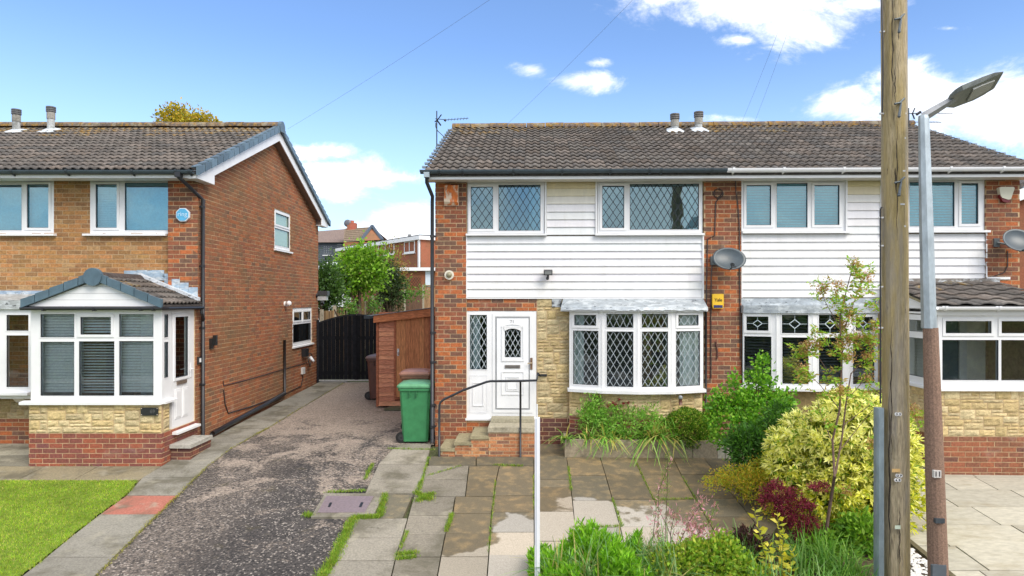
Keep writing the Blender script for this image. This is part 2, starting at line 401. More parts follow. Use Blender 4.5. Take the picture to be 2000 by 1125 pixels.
def unit(kind, i, mat):
    k = (kind, i, mat.name)
    if k not in _pool:
        mb = MB(); mb.mesh([tuple(a+R.uniform(-.018, .018) for a in p) for p in CUBE], CF, PAL[kind][i])
        me = mb.data('brick', Matrix.Identity(4)); me.materials.append(mat); _pool[k] = me
    return _pool[k]
BR = {}
def score(F, c, w, h, side):
    X, Y, Z = F.w(*c)
    px, py = CX+X/Y*FPX, CY-(Z-CAMZ)/Y*FPX
    if not (-5 < px < 2005 and -5 < py < 1130): return 0
    fc = 1.0
    if side: fc = abs(X)/math.hypot(X, Y)
    return w*h*fc/(Y*Y)
def bricks(house, wall, F, a0, a1, z0, z1, kind, mat, face=0., plane='u', hs=(), side=0, L=.235, H=.083, dep=.09, clip=None, vis=1.0, zbase=0.0, off=0.0):
    """plane 'u': wall faces -v at v=face; plane 'v': wall faces +u (side>0) or -u at u=face"""
    lst = BR.setdefault(house, []); n = 0
    k0 = math.floor((z0-zbase)/H)
    for k in range(k0, int((z1-zbase)/H)+2):
        b0, b1 = max(zbase+k*H+.0062, z0), min(zbase+(k+1)*H-.0062, z1)
        if b1-b0 < .02: continue
        x = a0-L+(off+(L/2 if k % 2 else 0)) % L
        while x < a1:
            s0, s1 = max(x+.0062, a0), min(x+L-.0062, a1); x += L
            segs = [(s0, s1)]
            for h in hs:
                if h[2] < (b0+b1)/2 < h[3]:
                    ns = []
                    for (p, q) in segs:
                        if q <= h[0] or p >= h[1]: ns.append((p, q)); continue
                        if p < h[0]: ns.append((p, h[0]))
                        if q > h[1]: ns.append((h[1], q))
                    segs = ns
            for (p, q) in segs:
                if q-p < .03: continue
                if clip and (b1 > clip(p) or b1 > clip(q)): continue
                fz = R.uniform(-.0012, .0018)
                if plane == 'u': c = ((p+q)/2, face+dep/2+fz, (b0+b1)/2); d = (q-p, dep, b1-b0)
                else:
                    sg = 1 if side > 0 else -1
                    c = (face-sg*dep/2+fz, (p+q)/2, (b0+b1)/2); d = (dep, q-p, b1-b0)
                lst.append((score(F, c, q-p, b1-b0, plane == 'v')*vis, F, wall, c, d, kind, R.randrange(len(PAL[kind])), mat))
def flush_bricks(house, limit=295):
    lst = BR.pop(house, []); lst.sort(key=lambda t: -t[0])
    rest = {}
    for i, (sc, F, wall, c, d, kind, pi, mat) in enumerate(lst):
        if i < limit and sc > 0:
            o = bpy.data.objects.new('brick', unit(kind, pi, mat))
            _link(o, wall, F.mat @ Matrix.Translation(c) @ Matrix.Diagonal((*d, 1)))
        else: rest.setdefault((wall.name, F.yaw, mat.name), []).append((F, wall, c, d, kind, pi, mat))
    for k, l in rest.items():
        mb = MB(l[0][0])
        for (F, wall, c, d, kind, pi, mat) in l:
            mb.box(c[0]-d[0]/2, c[0]+d[0]/2, c[1]-d[1]/2, c[1]+d[1]/2, c[2]-d[2]/2, c[2]+d[2]/2, PAL[kind][pi], .002)
        mb.build('brickwork', l[0][6], l[0][1], kind='stuff')

STC = [(.56, .43, .215), (.60, .48, .26), (.53, .41, .20), (.63, .52, .30), (.57, .44, .22), (.55, .45, .26)]
def stones(wall, F, a0, a1, z0, z1, face, plane='u', side=0, unit_h=.056, seed=0, tint=1.0):
    r = random.Random(seed); cw = .062
    nx, nz = max(2, round((a1-a0)/cw)), max(2, round((z1-z0)/unit_h)); cw = (a1-a0)/nx; ch = (z1-z0)/nz
    occ = [[0]*nx for _ in range(nz)]
    for k in range(nz):
        for i in range(nx):
            if occ[k][i]: continue
            w, h = r.choice([(3, 1), (4, 1), (5, 1), (6, 1), (5, 1), (4, 2), (5, 2), (3, 3), (4, 3), (2, 1), (5, 3), (3, 2)])
            run = 0
            while i+run < nx and not occ[k][i+run] and run < w: run += 1
            w = run
            if i+w < nx and (i+w == nx-1 or occ[k][min(i+w+1, nx-1)]) and not occ[k][i+w]: w += 1
            while k+h > nz or any(occ[k+q][i+p] for q in range(h) for p in range(w)): h -= 1
            if w < 2: h = min(h, 2)
            for q in range(h):
                for p in range(w): occ[k+q][i+p] = 1
            b0, b1 = a0+i*cw+.005, a0+(i+w)*cw-.005; c0, c1 = z0+k*ch+.005, z0+(k+h)*ch-.005
            m, n = max(3, min(7, w+1)), max(3, h+2)
            vs = []
            for q in range(n+1):
                for p in range(m+1):
                    e = p in (0, m) or q in (0, n)
                    d = r.uniform(0, .003) if e else -r.uniform(.005, .015)*(1+.35*(h > 1))
                    A = b0+(b1-b0)*p/m+(0 if e else r.uniform(-.01, .01)); Z = c0+(c1-c0)*q/n+(0 if e else r.uniform(-.005, .005))
                    vs.append((A, face+d, Z) if plane == 'u' else (face-side*d, A, Z))
            back = len(vs)
            for (A, Z) in ((b0, c0), (b1, c0), (b1, c1), (b0, c1)):
                vs.append((A, face+.06, Z) if plane == 'u' else (face-side*.06, A, Z))
            W_ = m+1
            fs = [(q*W_+p, q*W_+p+1, (q+1)*W_+p+1, (q+1)*W_+p) for q in range(n) for p in range(m)]
            fs += [tuple(range(0, m+1))[::-1]+(back, back+1), tuple(range(n*W_, n*W_+m+1))+(back+2, back+3),
                   tuple(q*W_ for q in range(n+1))+(back+3, back), tuple(q*W_+m for q in range(n+1))[::-1]+(back+1, back+2)]
            k2 = r.uniform(.82, 1.1)*tint; mb = MB(F)
            mb.mesh(vs, fs, tuple(min(.9, x*k2) for x in r.choice(STC))); mb.build('stone', m_stone, wall)

def tile_mesh(w, L, col, mat, rolls=2, seg=7, hgt=.028, th=.018, lift=.030):
    xs = [i/(rolls*seg) for i in range(rolls*seg+1)]
    def hz_(t):
        q = (t*rolls) % 1.0
        return hgt*math.sin(math.pi*min(1, q/.68))**.8 if q < .68 else 0.0
    vs = []
    for (y, lf) in ((0, lift), (L*1.06, 0)):
        for t in xs: vs.append((t*w, y, hz_(t)+lf))
    n = len(xs)
    for t in xs: vs.append((t*w, 0.0, hz_(t)+lift-th))
    fs = [(i, i+1, n+i+1, n+i) for i in range(n-1)]+[(2*n+i, 2*n+i+1, i+1, i) for i in range(n-1)]
    fs += [(0, n, 2*n), (n-1, 3*n-1, 2*n-1)]
    mb = MB(); mb.mesh(vs, fs, col); me = mb.data('roof_tile', Matrix.Identity(4)); me.materials.append(mat)
    for p in me.polygons: p.use_smooth = p.index < n-1
    return me
TILEC = [(.125, .110, .098), (.14, .122, .108), (.11, .099, .09), (.155, .132, .115), (.13, .108, .092), (.16, .145, .13), (.12, .112, .105)]
def tile_field(roof, F, u0, u1, v0, z0, v1, z1, w, rows, mossy=2, seed=0, limit=295, rolls=2, down=1):
    """tiles on the slope from eave (v0,z0) to ridge (v1,z1)"""
    r = random.Random(seed); Ls = math.hypot(v1-v0, z1-z0); L = Ls/rows; pitch = math.atan2(z1-z0, abs(v1-v0))
    ncol = max(1, round((u1-u0)/w)); w = (u1-u0)/ncol
    gk = lambda c, a, b: (lambda k: tuple(x*k for x in c))(r.uniform(a, b))
    pool = [tile_mesh(w, L, gk(c, .82, 1.18), m_tile, rolls) for c in TILEC+TILEC[:3]]
    poolm = [tile_mesh(w, L, gk(c, .9, 1.2), m_moss, rolls) for c in TILEC[:5]]
    cells = [(i, k) for k in range(rows) for i in range(ncol)]
    def vis(c):
        i, k = c; t = (k+.5)/rows
        return score(F, (u0+(i+.5)*w, v0+(v1-v0)*t, z0+(z1-z0)*t), w, L, 0)
    sc = {c: vis(c) for c in cells}; cells.sort(key=lambda c: -sc[c])
    sgn = 1 if v1 > v0 else -1
    restv = []
    for n, (i, k) in enumerate(cells):
        pl = poolm if (k >= rows-mossy and r.random() < .85) or (k >= rows-mossy-2 and r.random() < .22) else pool
        me = r.choice(pl); t = k/rows
        base = (u0+i*w, v0+(v1-v0)*t+r.uniform(-.004, .004), z0+(z1-z0)*t)
        M_ = F.mat @ Matrix.Translation(base)
        if sgn < 0: M_ = M_ @ Matrix.Translation((w, 0, 0)) @ Matrix.Rotation(math.pi, 4, 'Z')
        M_ = M_ @ Matrix.Rotation(pitch+r.uniform(-.006, .006), 4, 'X') @ Matrix.Rotation(r.uniform(-.006, .006), 4, 'Y')
        if n < limit and sc[(i, k)] > 0: _link(bpy.data.objects.new('roof_tile', me), roof, M_)
        else: restv.append((me, M_))
    if restv:
        inv = WM[roof.name].inverted(); V = []; Fc = []; C = []; mats = []
        for me, M_ in restv:
            T = inv @ M_; n = len(V); c = tuple(me.attributes['col'].data[0].color)
            V += [T @ v.co for v in me.vertices]
            for p in me.polygons: Fc.append(tuple(a+n for a in p.vertices)); C.append(c); mats.append(1 if me.materials[0] == m_moss else 0)
        mb = MB(); mb.V = V; mb.F = Fc; mb.C = C
        me = mb.data('roof_tiles_beyond', Matrix.Identity(4)); me.materials.append(m_tile); me.materials.append(m_moss)
        me.polygons.foreach_set('material_index', mats)
        o = _link(bpy.data.objects.new('roof_tiling', me), roof, WM[roof.name]); o['kind'] = 'stuff'
def ridge_tiles(roof, F, u0, u1, v, z, L=.45, seed=0, col=(.14, .11, .09)):
    r = random.Random(seed); n = max(1, round((u1-u0)/L)); L = (u1-u0)/n
    for i in range(n):
        mb = MB(F); kk = r.uniform(.8, 1.2); c = tuple(x*kk for x in col); pts = []
        for k in range(9):
            a = math.pi*k/8; pts.append((v+.135*math.cos(a), z-.05+.125*math.sin(a)))
        jz = r.uniform(-.006, .006); pts = [(a, b+jz) for a, b in pts]
        mb.prism(pts, 'x', u0+i*L+.006, u0+(i+1)*L-.006, c); mb.build('ridge_tile', m_moss, roof)

# ------------------------------------------------------------------ windows
WH = (.77, .775, .78)
def clipseg(p, q, r):
    x0, y0 = p; x1, y1 = q; t0, t1 = 0., 1.
    for d, a, lo, hi in ((x1-x0, x0, r[0], r[1]), (y1-y0, y0, r[2], r[3])):
        if abs(d) < 1e-9:
            if a < lo or a > hi: return None
            continue
        ta, tb = (lo-a)/d, (hi-a)/d
        if ta > tb: ta, tb = tb, ta
        t0, t1 = max(t0, ta), min(t1, tb)
    if t1-t0 < 1e-4: return None
    return (x0+(x1-x0)*t0, y0+(y1-y0)*t0), (x0+(x1-x0)*t1, y0+(y1-y0)*t1)
def strip(mb, p, q, v, wd, col, th=.004):
    d = math.hypot(q[0]-p[0], q[1]-p[1]); nx, nz = -(q[1]-p[1])/d*wd/2, (q[0]-p[0])/d*wd/2
    mb.prism([(p[0]+nx, p[1]+nz), (q[0]+nx, q[1]+nz), (q[0]-nx, q[1]-nz), (p[0]-nx, p[1]-nz)], 'y', v, v+th, col)
def diamonds(mb, r, v, pu, pz, wd, col):
    u0, u1, z0, z1 = r; wn = max(1, round((u1-u0)/pu)); pu = (u1-u0)/wn
    hn = max(1, round((z1-z0)/pz)); pz = (z1-z0)/hn; s = pz/pu; span = (z1-z0)/s
    k = -hn-1
    while k <= wn+hn+1:
        for sg in (1, -1):
            x0 = u0+k*pu; a = (x0, z0) ; b = (x0+sg*span, z1); c = clipseg(a, b, r)
            if c: strip(mb, c[0], c[1], v, wd, col)
        k += 1
def window(F, parent, off, fr, panes, sill=None, lead=None, fill=(), glass=None, name='window', px=True, dep=.07, col=WH, sash_w=.045, sill_out=.09, blind_from=0):
    """fr and panes are (x0,x1,y0,y1[,sash]) in pixels on the plane v=off (or already metres)"""
    rc = (lambda r: F.rect(off, *r[:4])) if px else (lambda r: r[:4])
    fu = rc(fr); pr = [rc(p) for p in panes]
    mb = MB(F); mb.holes(*fu, pr, off, off+dep, col)
    for p, r in zip(panes, pr):
        if len(p) > 4 and p[4]:
            s = sash_w; mb.holes(r[0]-s, r[1]+s, r[2]-s, r[3]+s, [r], off-.016, off+.001, col)
        else:
            s = .016; mb.holes(r[0]-s, r[1]+s, r[2]-s, r[3]+s, [r], off-.006, off+.001, col)
    w = mb.build(name, m_white, parent)
    if sill:
        s = rc(sill) if px else sill; mb = MB(F)
        mb.prism([(off+.05, s[2]), (off-sill_out, s[2]), (off-sill_out, s[3]-.012), (off+.0, s[3]), (off+.05, s[3])], 'x', s[0], s[1], col); mb.build('sill', m_white, w)
    mb = MB(F)
    for r in pr: mb.holes(*r, [(r[0]+.007, r[1]-.007, r[2]+.007, r[3]-.007)], off-.001, off+.02, (.03, .035, .045))
    mb.build('gasket', m_dark, w)
    for r in pr:
        mb = MB(F); mb.face([(r[0], off+.022, r[2]), (r[1], off+.022, r[2]), (r[1], off+.022, r[3]), (r[0], off+.022, r[3])]); mb.build('pane', glass or m_glass, w)
    if lead:
        for p, r in zip(panes, pr):
            mb = MB(F)
            if lead[0] == 'd': diamonds(mb, r, off+.014, lead[1], lead[2], lead[3], lead[4])
            elif lead[0] == 'c' and len(p) > 5:
                cu, cz = (r[0]+r[1])/2, (r[2]+r[3])/2; a, b = (r[1]-r[0])*.21, (r[3]-r[2])*.24; vv = off+.014
                for p0, p1 in (((cu-a, cz), (cu, cz+b)), ((cu, cz+b), (cu+a, cz)), ((cu+a, cz), (cu, cz-b)), ((cu, cz-b), (cu-a, cz))): strip(mb, p0, p1, vv, .012, lead[4])
                for p0, p1 in (((r[0], cz), (cu-a, cz)), ((cu+a, cz), (r[1], cz)), ((cu, r[2]), (cu, cz-b)), ((cu, cz+b), (cu, r[3]))): strip(mb, p0, p1, vv, .006, lead[4])
            if mb.F: mb.build('leading', m_paint, w)
    for fl in fill:
        if fl[0] == 'blind':      # (kind, u0,u1,z0,z1, pitch, tilt, colour)
            _, a0, a1, b0, b1, pit, tilt, c = fl; mb = MB(F); z = b1-.02; dv, dzz = .024*math.cos(tilt), .024*math.sin(tilt)
            while z > b0+.02:
                mb.face([(a0, off+.13-dv, z-dzz), (a1, off+.13-dv, z-dzz), (a1, off+.13+dv, z+dzz), (a0, off+.13+dv, z+dzz)], c); z -= pit
            mb.box(a0, a1, off+.11, off+.15, b1-.02, b1+.02, c); mb.build('blind', m_fab, w, kind='stuff')
        elif fl[0] == 'curtain':
            _, a0, a1, b0, b1, c = fl; mb = MB(F); n = max(10, int((a1-a0)/.018))
            pts = [(a0+(a1-a0)*i/n, off+.16+.025*math.sin(i*1.05+math.sin(i*.31)*1.5)) for i in range(n+1)]
            for i in range(n):
                (x, y), (x2, y2) = pts[i], pts[i+1]; mb.face([(x, y, b0), (x2, y2, b0), (x2, y2, b1), (x, y, b1)], c)
            mb.build('curtain', m_fab, w, smooth=True)
        elif fl[0] == 'net':
            _, a0, a1, b0, b1, c = fl; mb = MB(F); mb.box(a0, a1, off+.12, off+.125, b0, b1, c); mb.build('roller_blind', m_fab, w)
    return w
def text(s, F, uc, v, z, size, mat, parent, col, name='lettering', plane='u', bold=0):
    cu = bpy.data.curves.new(name, 'FONT'); cu.body = s; cu.size = size; cu.align_x = 'CENTER'; cu.align_y = 'CENTER'; cu.extrude = .0015; cu.offset = bold
    t = bpy.data.objects.new('tmp', cu); me = bpy.data.meshes.new_from_object(t); bpy.data.objects.remove(t)
    at = me.attributes.new('col', 'FLOAT_COLOR', 'CORNER'); at.data.foreach_set('color', [*col, 1]*len(me.loops))
    me.materials.clear(); me.materials.append(mat)
    return _link(bpy.data.objects.new(name, me), parent, F.mat @ Matrix.Translation((uc, v, z)) @ Matrix.Rotation(math.pi/2, 4, 'X'))

# ================================================================== GROUND AND PAVING
def sheet(name, mat, ys, xl, xr, dz, n=1, col=(1, 1, 1), label=None, cat=None, kind='structure', sub=1):
    mb = MB(); rows = []
    for y in ys: rows.append([(xl(y)+(xr(y)-xl(y))*i/n, y, zg(y)+dz) for i in range(n+1)])
    vs = [p for r in rows for p in r]; w = n+1
    mb.mesh(vs, [(j*w+i, j*w+i+1, (j+1)*w+i+1, (j+1)*w+i) for j in range(len(rows)-1) for i in range(n)], col)
    o = mb.build(name, mat, kind=kind); tag(o, label, cat); return o
mb = MB(); gy = [-600, -200, -60, -12, 5, 8, 10, 12.4, 20.6, 30, 46, 120, 800]
gv = [(x, y, zg(y)-.05) for y in gy for x in (-800, -60, 60, 800)]
mb.mesh(gv, [(j*4+i, j*4+i+1, j*4+i+5, j*4+i+4) for j in range(len(gy)-1) for i in range(3)], (.09, .10, .045))
mb.build('ground', m_soil, kind='structure')
mb = MB(); mb.box(-60, 60, -4.5, 1.8, -.95, -.78, (.055, .055, .06)); mb.build('road', m_coping, kind='structure')
mb = MB()
mb.box(-60, 60, 1.95, 4.6, -.9, -.66, (.22, .21, .19)); mb.box(-60, 60, 1.8, 1.95, -.9, -.65, (.30, .29, .27))
mb.box(-60, 60, -6.7, -4.65, -.9, -.66, (.22, .21, .19)); mb.build('pavement', m_coping, kind='structure')

def interp(pts, k=0):
    pts = sorted(pts); 
    def f(y):
        if y <= pts[0][0]: return pts[0][1]
        for (a, b), (c, d) in zip(pts, pts[1:]):
            if y <= c: return b+(d-b)*(y-a)/(c-a)
        return pts[-1][1]
    return f
def edge(px): 
    return interp([(G(*p)[1], G(*p)[0]) for p in px])
path_r = edge([(670, 749), (587, 798), (523, 837), (500, 849), (403, 913), (347, 969), (308, 1006), (268, 1045), (187, 1125), (150, 1165)])
lawn_r = edge([(275, 936), (250, 967), (195, 1006), (152, 1040), (110, 1075), (45, 1125), (0, 1160)])
drive_r = edge([(735, 745), (740, 800), (790, 846), (765, 880), (737, 910), (714, 962), (690, 1015), (672, 1052), (650, 1096), (632, 1125), (610, 1165)])
ysD = [7.0+.25*i for i in range(int((20.6-7.0)/.25)+1)]
DRX = lambda y: drive_r(y) if y < 12.7 else FM.w(-.02, 0)[0]
sheet('driveway', m_drive, ysD, lambda y: path_r(y)-.1, DRX, -.006, 6)
# the shed's footing strip and the yard behind the gate
def slab(mb_or_parent, q, top=.0, th=.06, mat=None, col=(1, 1, 1), gap=.006, name='paving_slab', jt=.004):
    """q: four ground points in order; its own object"""
    c = np.mean(np.array(q), axis=0); q2 = []
    for p in q:
        d = c-np.array(p); L = np.linalg.norm(d); q2.append(np.array(p)+d/L*gap*1.4)
    mb = MB(); n = len(q); j = R.uniform(-jt, jt)
    tp = [(p[0], p[1], zg(p[1])+top+j+R.uniform(-jt, jt)*.5) for p in q2]; bt = [(x, y, z-th) for x, y, z in tp]
    mb.mesh(tp+bt, [tuple(range(n)), tuple(range(n, 2*n))[::-1]]+[(i, i+n, (i+1) % n+n, (i+1) % n) for i in range(n)], col)
    return mb.build(name, mat, mb_or_parent)

gp = thing('garden_path', 'grey concrete slab path with one red slab running along the left house and the lawn', 'path', WF, (-5.5, 12, 0))
yc = [G(250, y)[1] for y in (1172, 1128, 1090, 1045, 1006, 969, 934, 908, 886, 866)]
while yc[-1] < 20.3: yc.append(yc[-1]+.61)
pl_ = lambda y: lawn_r(y) if y < G(0, 936)[1] else (lerp((lawn_r(G(0, 936)[1]),), (-5.96,), min(1, (y-G(0, 936)[1])/1.05))[0])
for i in range(len(yc)-1):
    a, b = yc[i], yc[i+1]
    red = abs(a-G(250, 1006)[1]) < .02
    g = R.uniform(.85, 1.12); col = (.38, .14, .10) if red else (.25*g, .235*g, .195*g)
    q = [(pl_(a), a), (path_r(a), a), (path_r(b), b), (pl_(b), b)]
    if a > 12.6: q = [(-5.93, a), (path_r(a), a), (path_r(b), b), (-5.93, b)]
    slab(gp, q, .012, .06, m_path, col, label) if False else slab(gp, q, .012, .06, m_path, col)
# slabs in front of the left porch and bay
yp0, yp1 = G(100, 939)[1], G(100, 911)[1]
fp = thing('house_front_paving', 'row of worn brown slabs in front of the left porch beside the lawn', 'paving', WF, (-7.5, 11, 0))
xs = [-14, -12.2, -10.7, -9.6, -8.75, -7.95, -7.05, -6.2]
for i in range(len(xs)-1):
    g = R.uniform(.85, 1.1); x1 = xs[i+1]; x1b = xs[i+1]
    if i == len(xs)-2: x1, x1b = pl_(yp0)-.01, pl_(yp1)-.01
    slab(fp, [(xs[i], yp0), (x1, yp0), (x1b, yp1), (xs[i], yp1)], .006, .06, m_path, (.27*g, .23*g, .145*g))
for j, (ya, yb, g) in enumerate([(yp1, 12.05, 1), (12.05, 12.8, 1.75)]):
    for xa, xb in [(-13.2, -12.0), (-12, -10.9), (-10.9, -9.9), (-9.9, -9.0), (-9.0, -8.2)]:
        slab(fp, [(xa, ya), (xb, ya), (xb, yb), (xa, yb)], .006, .06, m_path, (.20*g, .185*g, .14*g))

# lawn: a sheet under real blades
yl = [6.6+i*.2 for i in range(int((yp0-6.6)/.2)+1)]+[yp0]
sheet('lawn_soil', m_soil, yl, lambda y: -16, lambda y: lawn_r(y)-.03, .008, 1, (.14, .22, .02))
def blades(name, pts, length, width, lean, cols, mat, seg=2, kind='stuff', droop=.5, parent=None, tip=.15):
    """pts (N,3) feet; curved tapering blades"""
    N = len(pts); pts = np.asarray(pts, float)
    L = length*NR.uniform(.55, 1.15, N) if np.isscalar(length) else length
    az = NR.uniform(0, 2*np.pi, N); ln = lean*NR.uniform(.2, 1.2, N)
    d = np.stack([np.cos(az), np.sin(az), np.zeros(N)], 1)
    side = np.stack([-np.sin(az), np.cos(az), np.zeros(N)], 1)*width*NR.uniform(.6, 1.2, N)[:, None]/2
    C = np.array(cols)[NR.integers(0, len(cols), N)]*NR.uniform(.75, 1.2, N)[:, None]
    quads = []
    def pos(t):
        h = L*(t-droop*ln*t*t*.8); o = L*ln*t**1.6
        return pts+d*o[:, None]+np.array([0, 0, 1])*h[:, None]
    Vs = []; Cs = []
    for i in range(seg):
        t0, t1 = i/seg, (i+1)/seg
        w0, w1 = (1-t0)**.6, max((1-t1)**.6, tip if i == seg-1 else 0)
        a, b = pos(t0), pos(t1)
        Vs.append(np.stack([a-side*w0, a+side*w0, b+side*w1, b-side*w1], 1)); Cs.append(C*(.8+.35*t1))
    return bulk(name, mat, np.concatenate(Vs), 4, np.concatenate(Cs), parent, kind)
n = 90000
Y = NR.uniform(7.2, yp0, n); xr = np.array([lawn_r(y) for y in Y]); X = xr-.0-NR.random(n)*(np.maximum(.2, xr+1.0*Y*.78))*1.02
X = xr-NR.random(n)*4.6+NR.normal(0, .012, n)+.02*np.sin(Y*11)+.012*np.sin(Y*37)
n2 = np.array([zg(y) for y in Y])
lw = blades('lawn', np.stack([X, Y, n2], 1), .042, .007, .9, [(.21, .37, .010), (.28, .44, .012), (.15, .30, .010), (.37, .45, .03), (.48, .45, .12), (.30, .26, .08)], m_grass, 1)
tag(lw, 'bright green mown lawn in front of the left porch', 'grass')

# middle patio
pt = thing('patio', 'weathered and damp concrete slab patio in front of the white front door', 'patio', WF, (1, 10, 0))
Lp = {0: [(785, 866), (765, 880), (737, 910), (714, 962), (691, 1015), (672, 1052), (650, 1096), (632, 1125), (610, 1165)],
      1: [(843, 868), (837, 894), (819, 960), (807, 972), (795, 1020), (786, 1050), (774, 1086), (765, 1125), (756, 1165)],
      2: [(916, 912), (909, 971), (900, 1010)], 22: [(893, 960), (889, 972), (885, 1002), (870, 1044), (861, 1089), (855, 1125), (846, 1165)],
      3: [(978, 900), (969, 939), (960, 1002), (957, 1050), (952, 1125), (948, 1165)], 4: [(1043, 868), (1043, 939), (1044, 1125), (1045, 1165)],
      5: [(1101, 868), (1110, 912), (1118, 979), (1123, 1031), (1127, 1056), (1133, 1165)], 6: [(1173, 896), (1196, 976), (1215, 1044), (1240, 1165)],
      7: [(1238, 896), (1276, 976), (1310, 1044), (1350, 1165)], 8: [(1316, 896), (1331, 930), (1357, 975), (1396, 1040), (1450, 1165)],
      9: [(1375, 896), (1399, 927), (1435, 973), (1490, 1040), (1570, 1165)], 10: [(1470, 896), (1500, 930), (1550, 975), (1610, 1040), (1700, 1165)]}
E_ = {k: edge(v) for k, v in Lp.items()}
colsP = [(0, 1, [868, 878, 908, 938, 966]), (0, 1, [1014, 1052, 1097, 1140, 1175]), (1, 2, [911, 938, 971]), (1, 22, [971, 1008, 1046, 1090, 1140, 1175]),
         (2, 3, [911, 938, 971]), (22, 3, [971, 1004, 1044, 1089, 1140, 1175]), (3, 4, [911, 938, 970, 1002, 1041, 1086, 1140, 1175]),
         (4, 5, [862, 896, 938, 953, 1001, 1059, 1120, 1175]), (5, 6, [890, 930, 979, 1032, 1085, 1150]), (6, 7, [890, 929, 977, 1031, 1080, 1140]),
         (7, 8, [890, 929, 976, 1030, 1080]), (8, 9, [890, 928, 975, 1011, 1045, 1090]), (9, 10, [890, 925, 973, 1010, 1050, 1090])]
for a, b, rows in colsP:
    for y0, y1 in zip(rows, rows[1:]):
        ya, yb = G(1000, y1)[1], G(1000, y0)[1]; g = R.uniform(.82, 1.12)
        warm = R.uniform(-.02, .03)
        lm_ = m_slab
        if a == 0: cl = (.29*g, .265*g, .215*g); lm_ = m_path
        elif a in (1, 22) or (a == 2): cl = (.24*g, .215*g, .17*g); lm_ = m_path if (a == 1 or y0 > 1000) and a != 22 else m_slab; cl = cl if lm_ is m_path else (.37*g, .325*g, .255*g)
        else: cl = ((.42+warm)*g, .375*g, (.31-warm)*g)
        slab(pt, [(E_[a](ya), ya), (E_[b](ya), ya), (E_[b](yb), yb), (E_[a](yb), yb)], .012, .06, lm_, cl, gap=.008)
ya, yb = G(1000, 911)[1], G(1000, 893)[1]
for xa, xb in [(837, 930), (930, 1043)]: slab(pt, [(G(xa, 911)[0], ya), (G(xb, 911)[0], ya), (G(xb, 893)[0], yb), (G(xa, 893)[0], yb)], .012, .06, m_slab, (.30, .29, .26))
slab(pt, [G(742, 1014), G(786, 1014), G(806, 969), G(757, 966)], .012, .06, m_slab, (.36, .35, .31))
# manhole cover
mh = thing('manhole_cover', 'rectangular purplish metal manhole cover set in a concrete frame between drive and patio', 'manhole cover', WF, (*G(675, 990), zg(G(675, 990)[1])))
slab(mh, [G(606, 1013), G(728, 1013), G(752, 966), G(634, 966)], .02, .08, m_path, (.24, .22, .18), name='surround')
slab(mh, [G(619, 1005), G(713, 1004), G(731, 972), G(637, 971)], .028, .05, m_iron, (.20, .155, .165), name='cover')
for px in (643, 704): slab(mh, [G(px-3, 994), G(px+2, 994), G(px+6, 985), G(px+1, 985)], .031, .02, m_dark, (.01, .01, .01), name='lifting_slot', gap=0)
# neighbour's pale flags on the right
nf = thing('flagstone_patio', 'pale sandstone flag patio at the far right behind the poles', 'patio', WF, (7, 9.5, 0))
ysr = [G(1900, y)[1] for y in (1175, 1116, 1068, 1027, 991, 958, 933, 908)]+[11.7, 12.4]
gx0 = lambda y: (G(1772, 1060)[0]) if y < 9 else 5.55
for k in range(len(ysr)-1):
    x = 4.96; first = True
    while x < 11.5:
        w_ = R.choice([.62, .92, .92, 1.2])*(R.uniform(.4, .9) if first else 1); first = False; g = R.uniform(.85, 1.1)
        slab(nf, [(x, ysr[k]), (x+w_, ysr[k]), (x+w_, ysr[k+1]), (x, ysr[k+1])], .012, .06, m_flag, (.44*g, .41*g, .33*g), gap=.008); x += w_
kb = MB(); a = G(1772, 1060); kb.mesh([(a[0]-.03, a[1], zg(a[1])-.1), (a[0]+.04, a[1], zg(a[1])-.1), (a[0]+.04, a[1], zg(a[1])+.05), (a[0]-.03, a[1], zg(a[1])+.05),
    (4.88, 6.6, zg(6.6)-.1), (4.95, 6.6, zg(6.6)-.1), (4.95, 6.6, zg(6.6)+.06), (4.88, 6.6, zg(6.6)+.06)], [(0, 1, 2, 3), (7, 6, 5, 4), (0, 4, 5, 1), (1, 5, 6, 2), (2, 6, 7, 3), (3, 7, 4, 0)], (.12, .10, .055))
kb.top('timber_edging', m_fence, 'mossy timber edging board between the white pebbles and the pale flags', 'edging', (4.9, 8, 0))

# ================================================================== LEFT HOUSE
F = FL
lh = thing('brick_house', 'left brick house with white gabled porch, black downpipe and grey verge caps', 'house', FL)
ZE, ZR, VR, VE = 5.08, 7.0, 3.88, -.42
core = MB(F); UL = -6.6
mc = (.50, .36, .215)
gw1 = F.rectv(0, 536, 567.6, 404.5, 489); gw2 = F.rectv(0, 571.7, 609.6, 600.6, 680.5)
winA = F.rect(.1, -70, 105.3, 352, 457); winB = F.rect(.1, 176, 336, 352, 457)
up = F.at(328, 400)[0]
slope = (ZR-.12-ZE)/(VR-VE)
roofz = lambda v: ZE-.10+slope*((v-VE) if v < VR else (2*VR-v-VE))
wall_f = MB(F); wall_f.holes(UL, up, -.3, 4.97, [winA, winB], .104, .30, mc); wall_f.box(up, -.004, .004, .30, -.3, 4.97, mc)
wall_f = wall_f.build('wall', m_mort, lh)
wall_g = MB(F); wall_g.holes(.301, 7.75, -.3, 4.97, [gw1, gw2], -.3, -.004, mc, 'v')
wall_g.prism([(.012, 4.97), (7.75, 4.97), (7.75, roofz(7.75)), (VR, roofz(VR)), (.012, roofz(.012))], 'x', -.3, -.004, mc)
wall_g = wall_g.build('wall', m_mort, lh)
wb = MB(F); wb.box(UL, -.31, 7.5, 7.74, -.3, 4.97, (.25, .1, .06)); wb.box(UL-.2, UL, .1, 7.74, -.3, 4.97, (.25, .1, .06)); wb.build('wall', m_mort, lh)
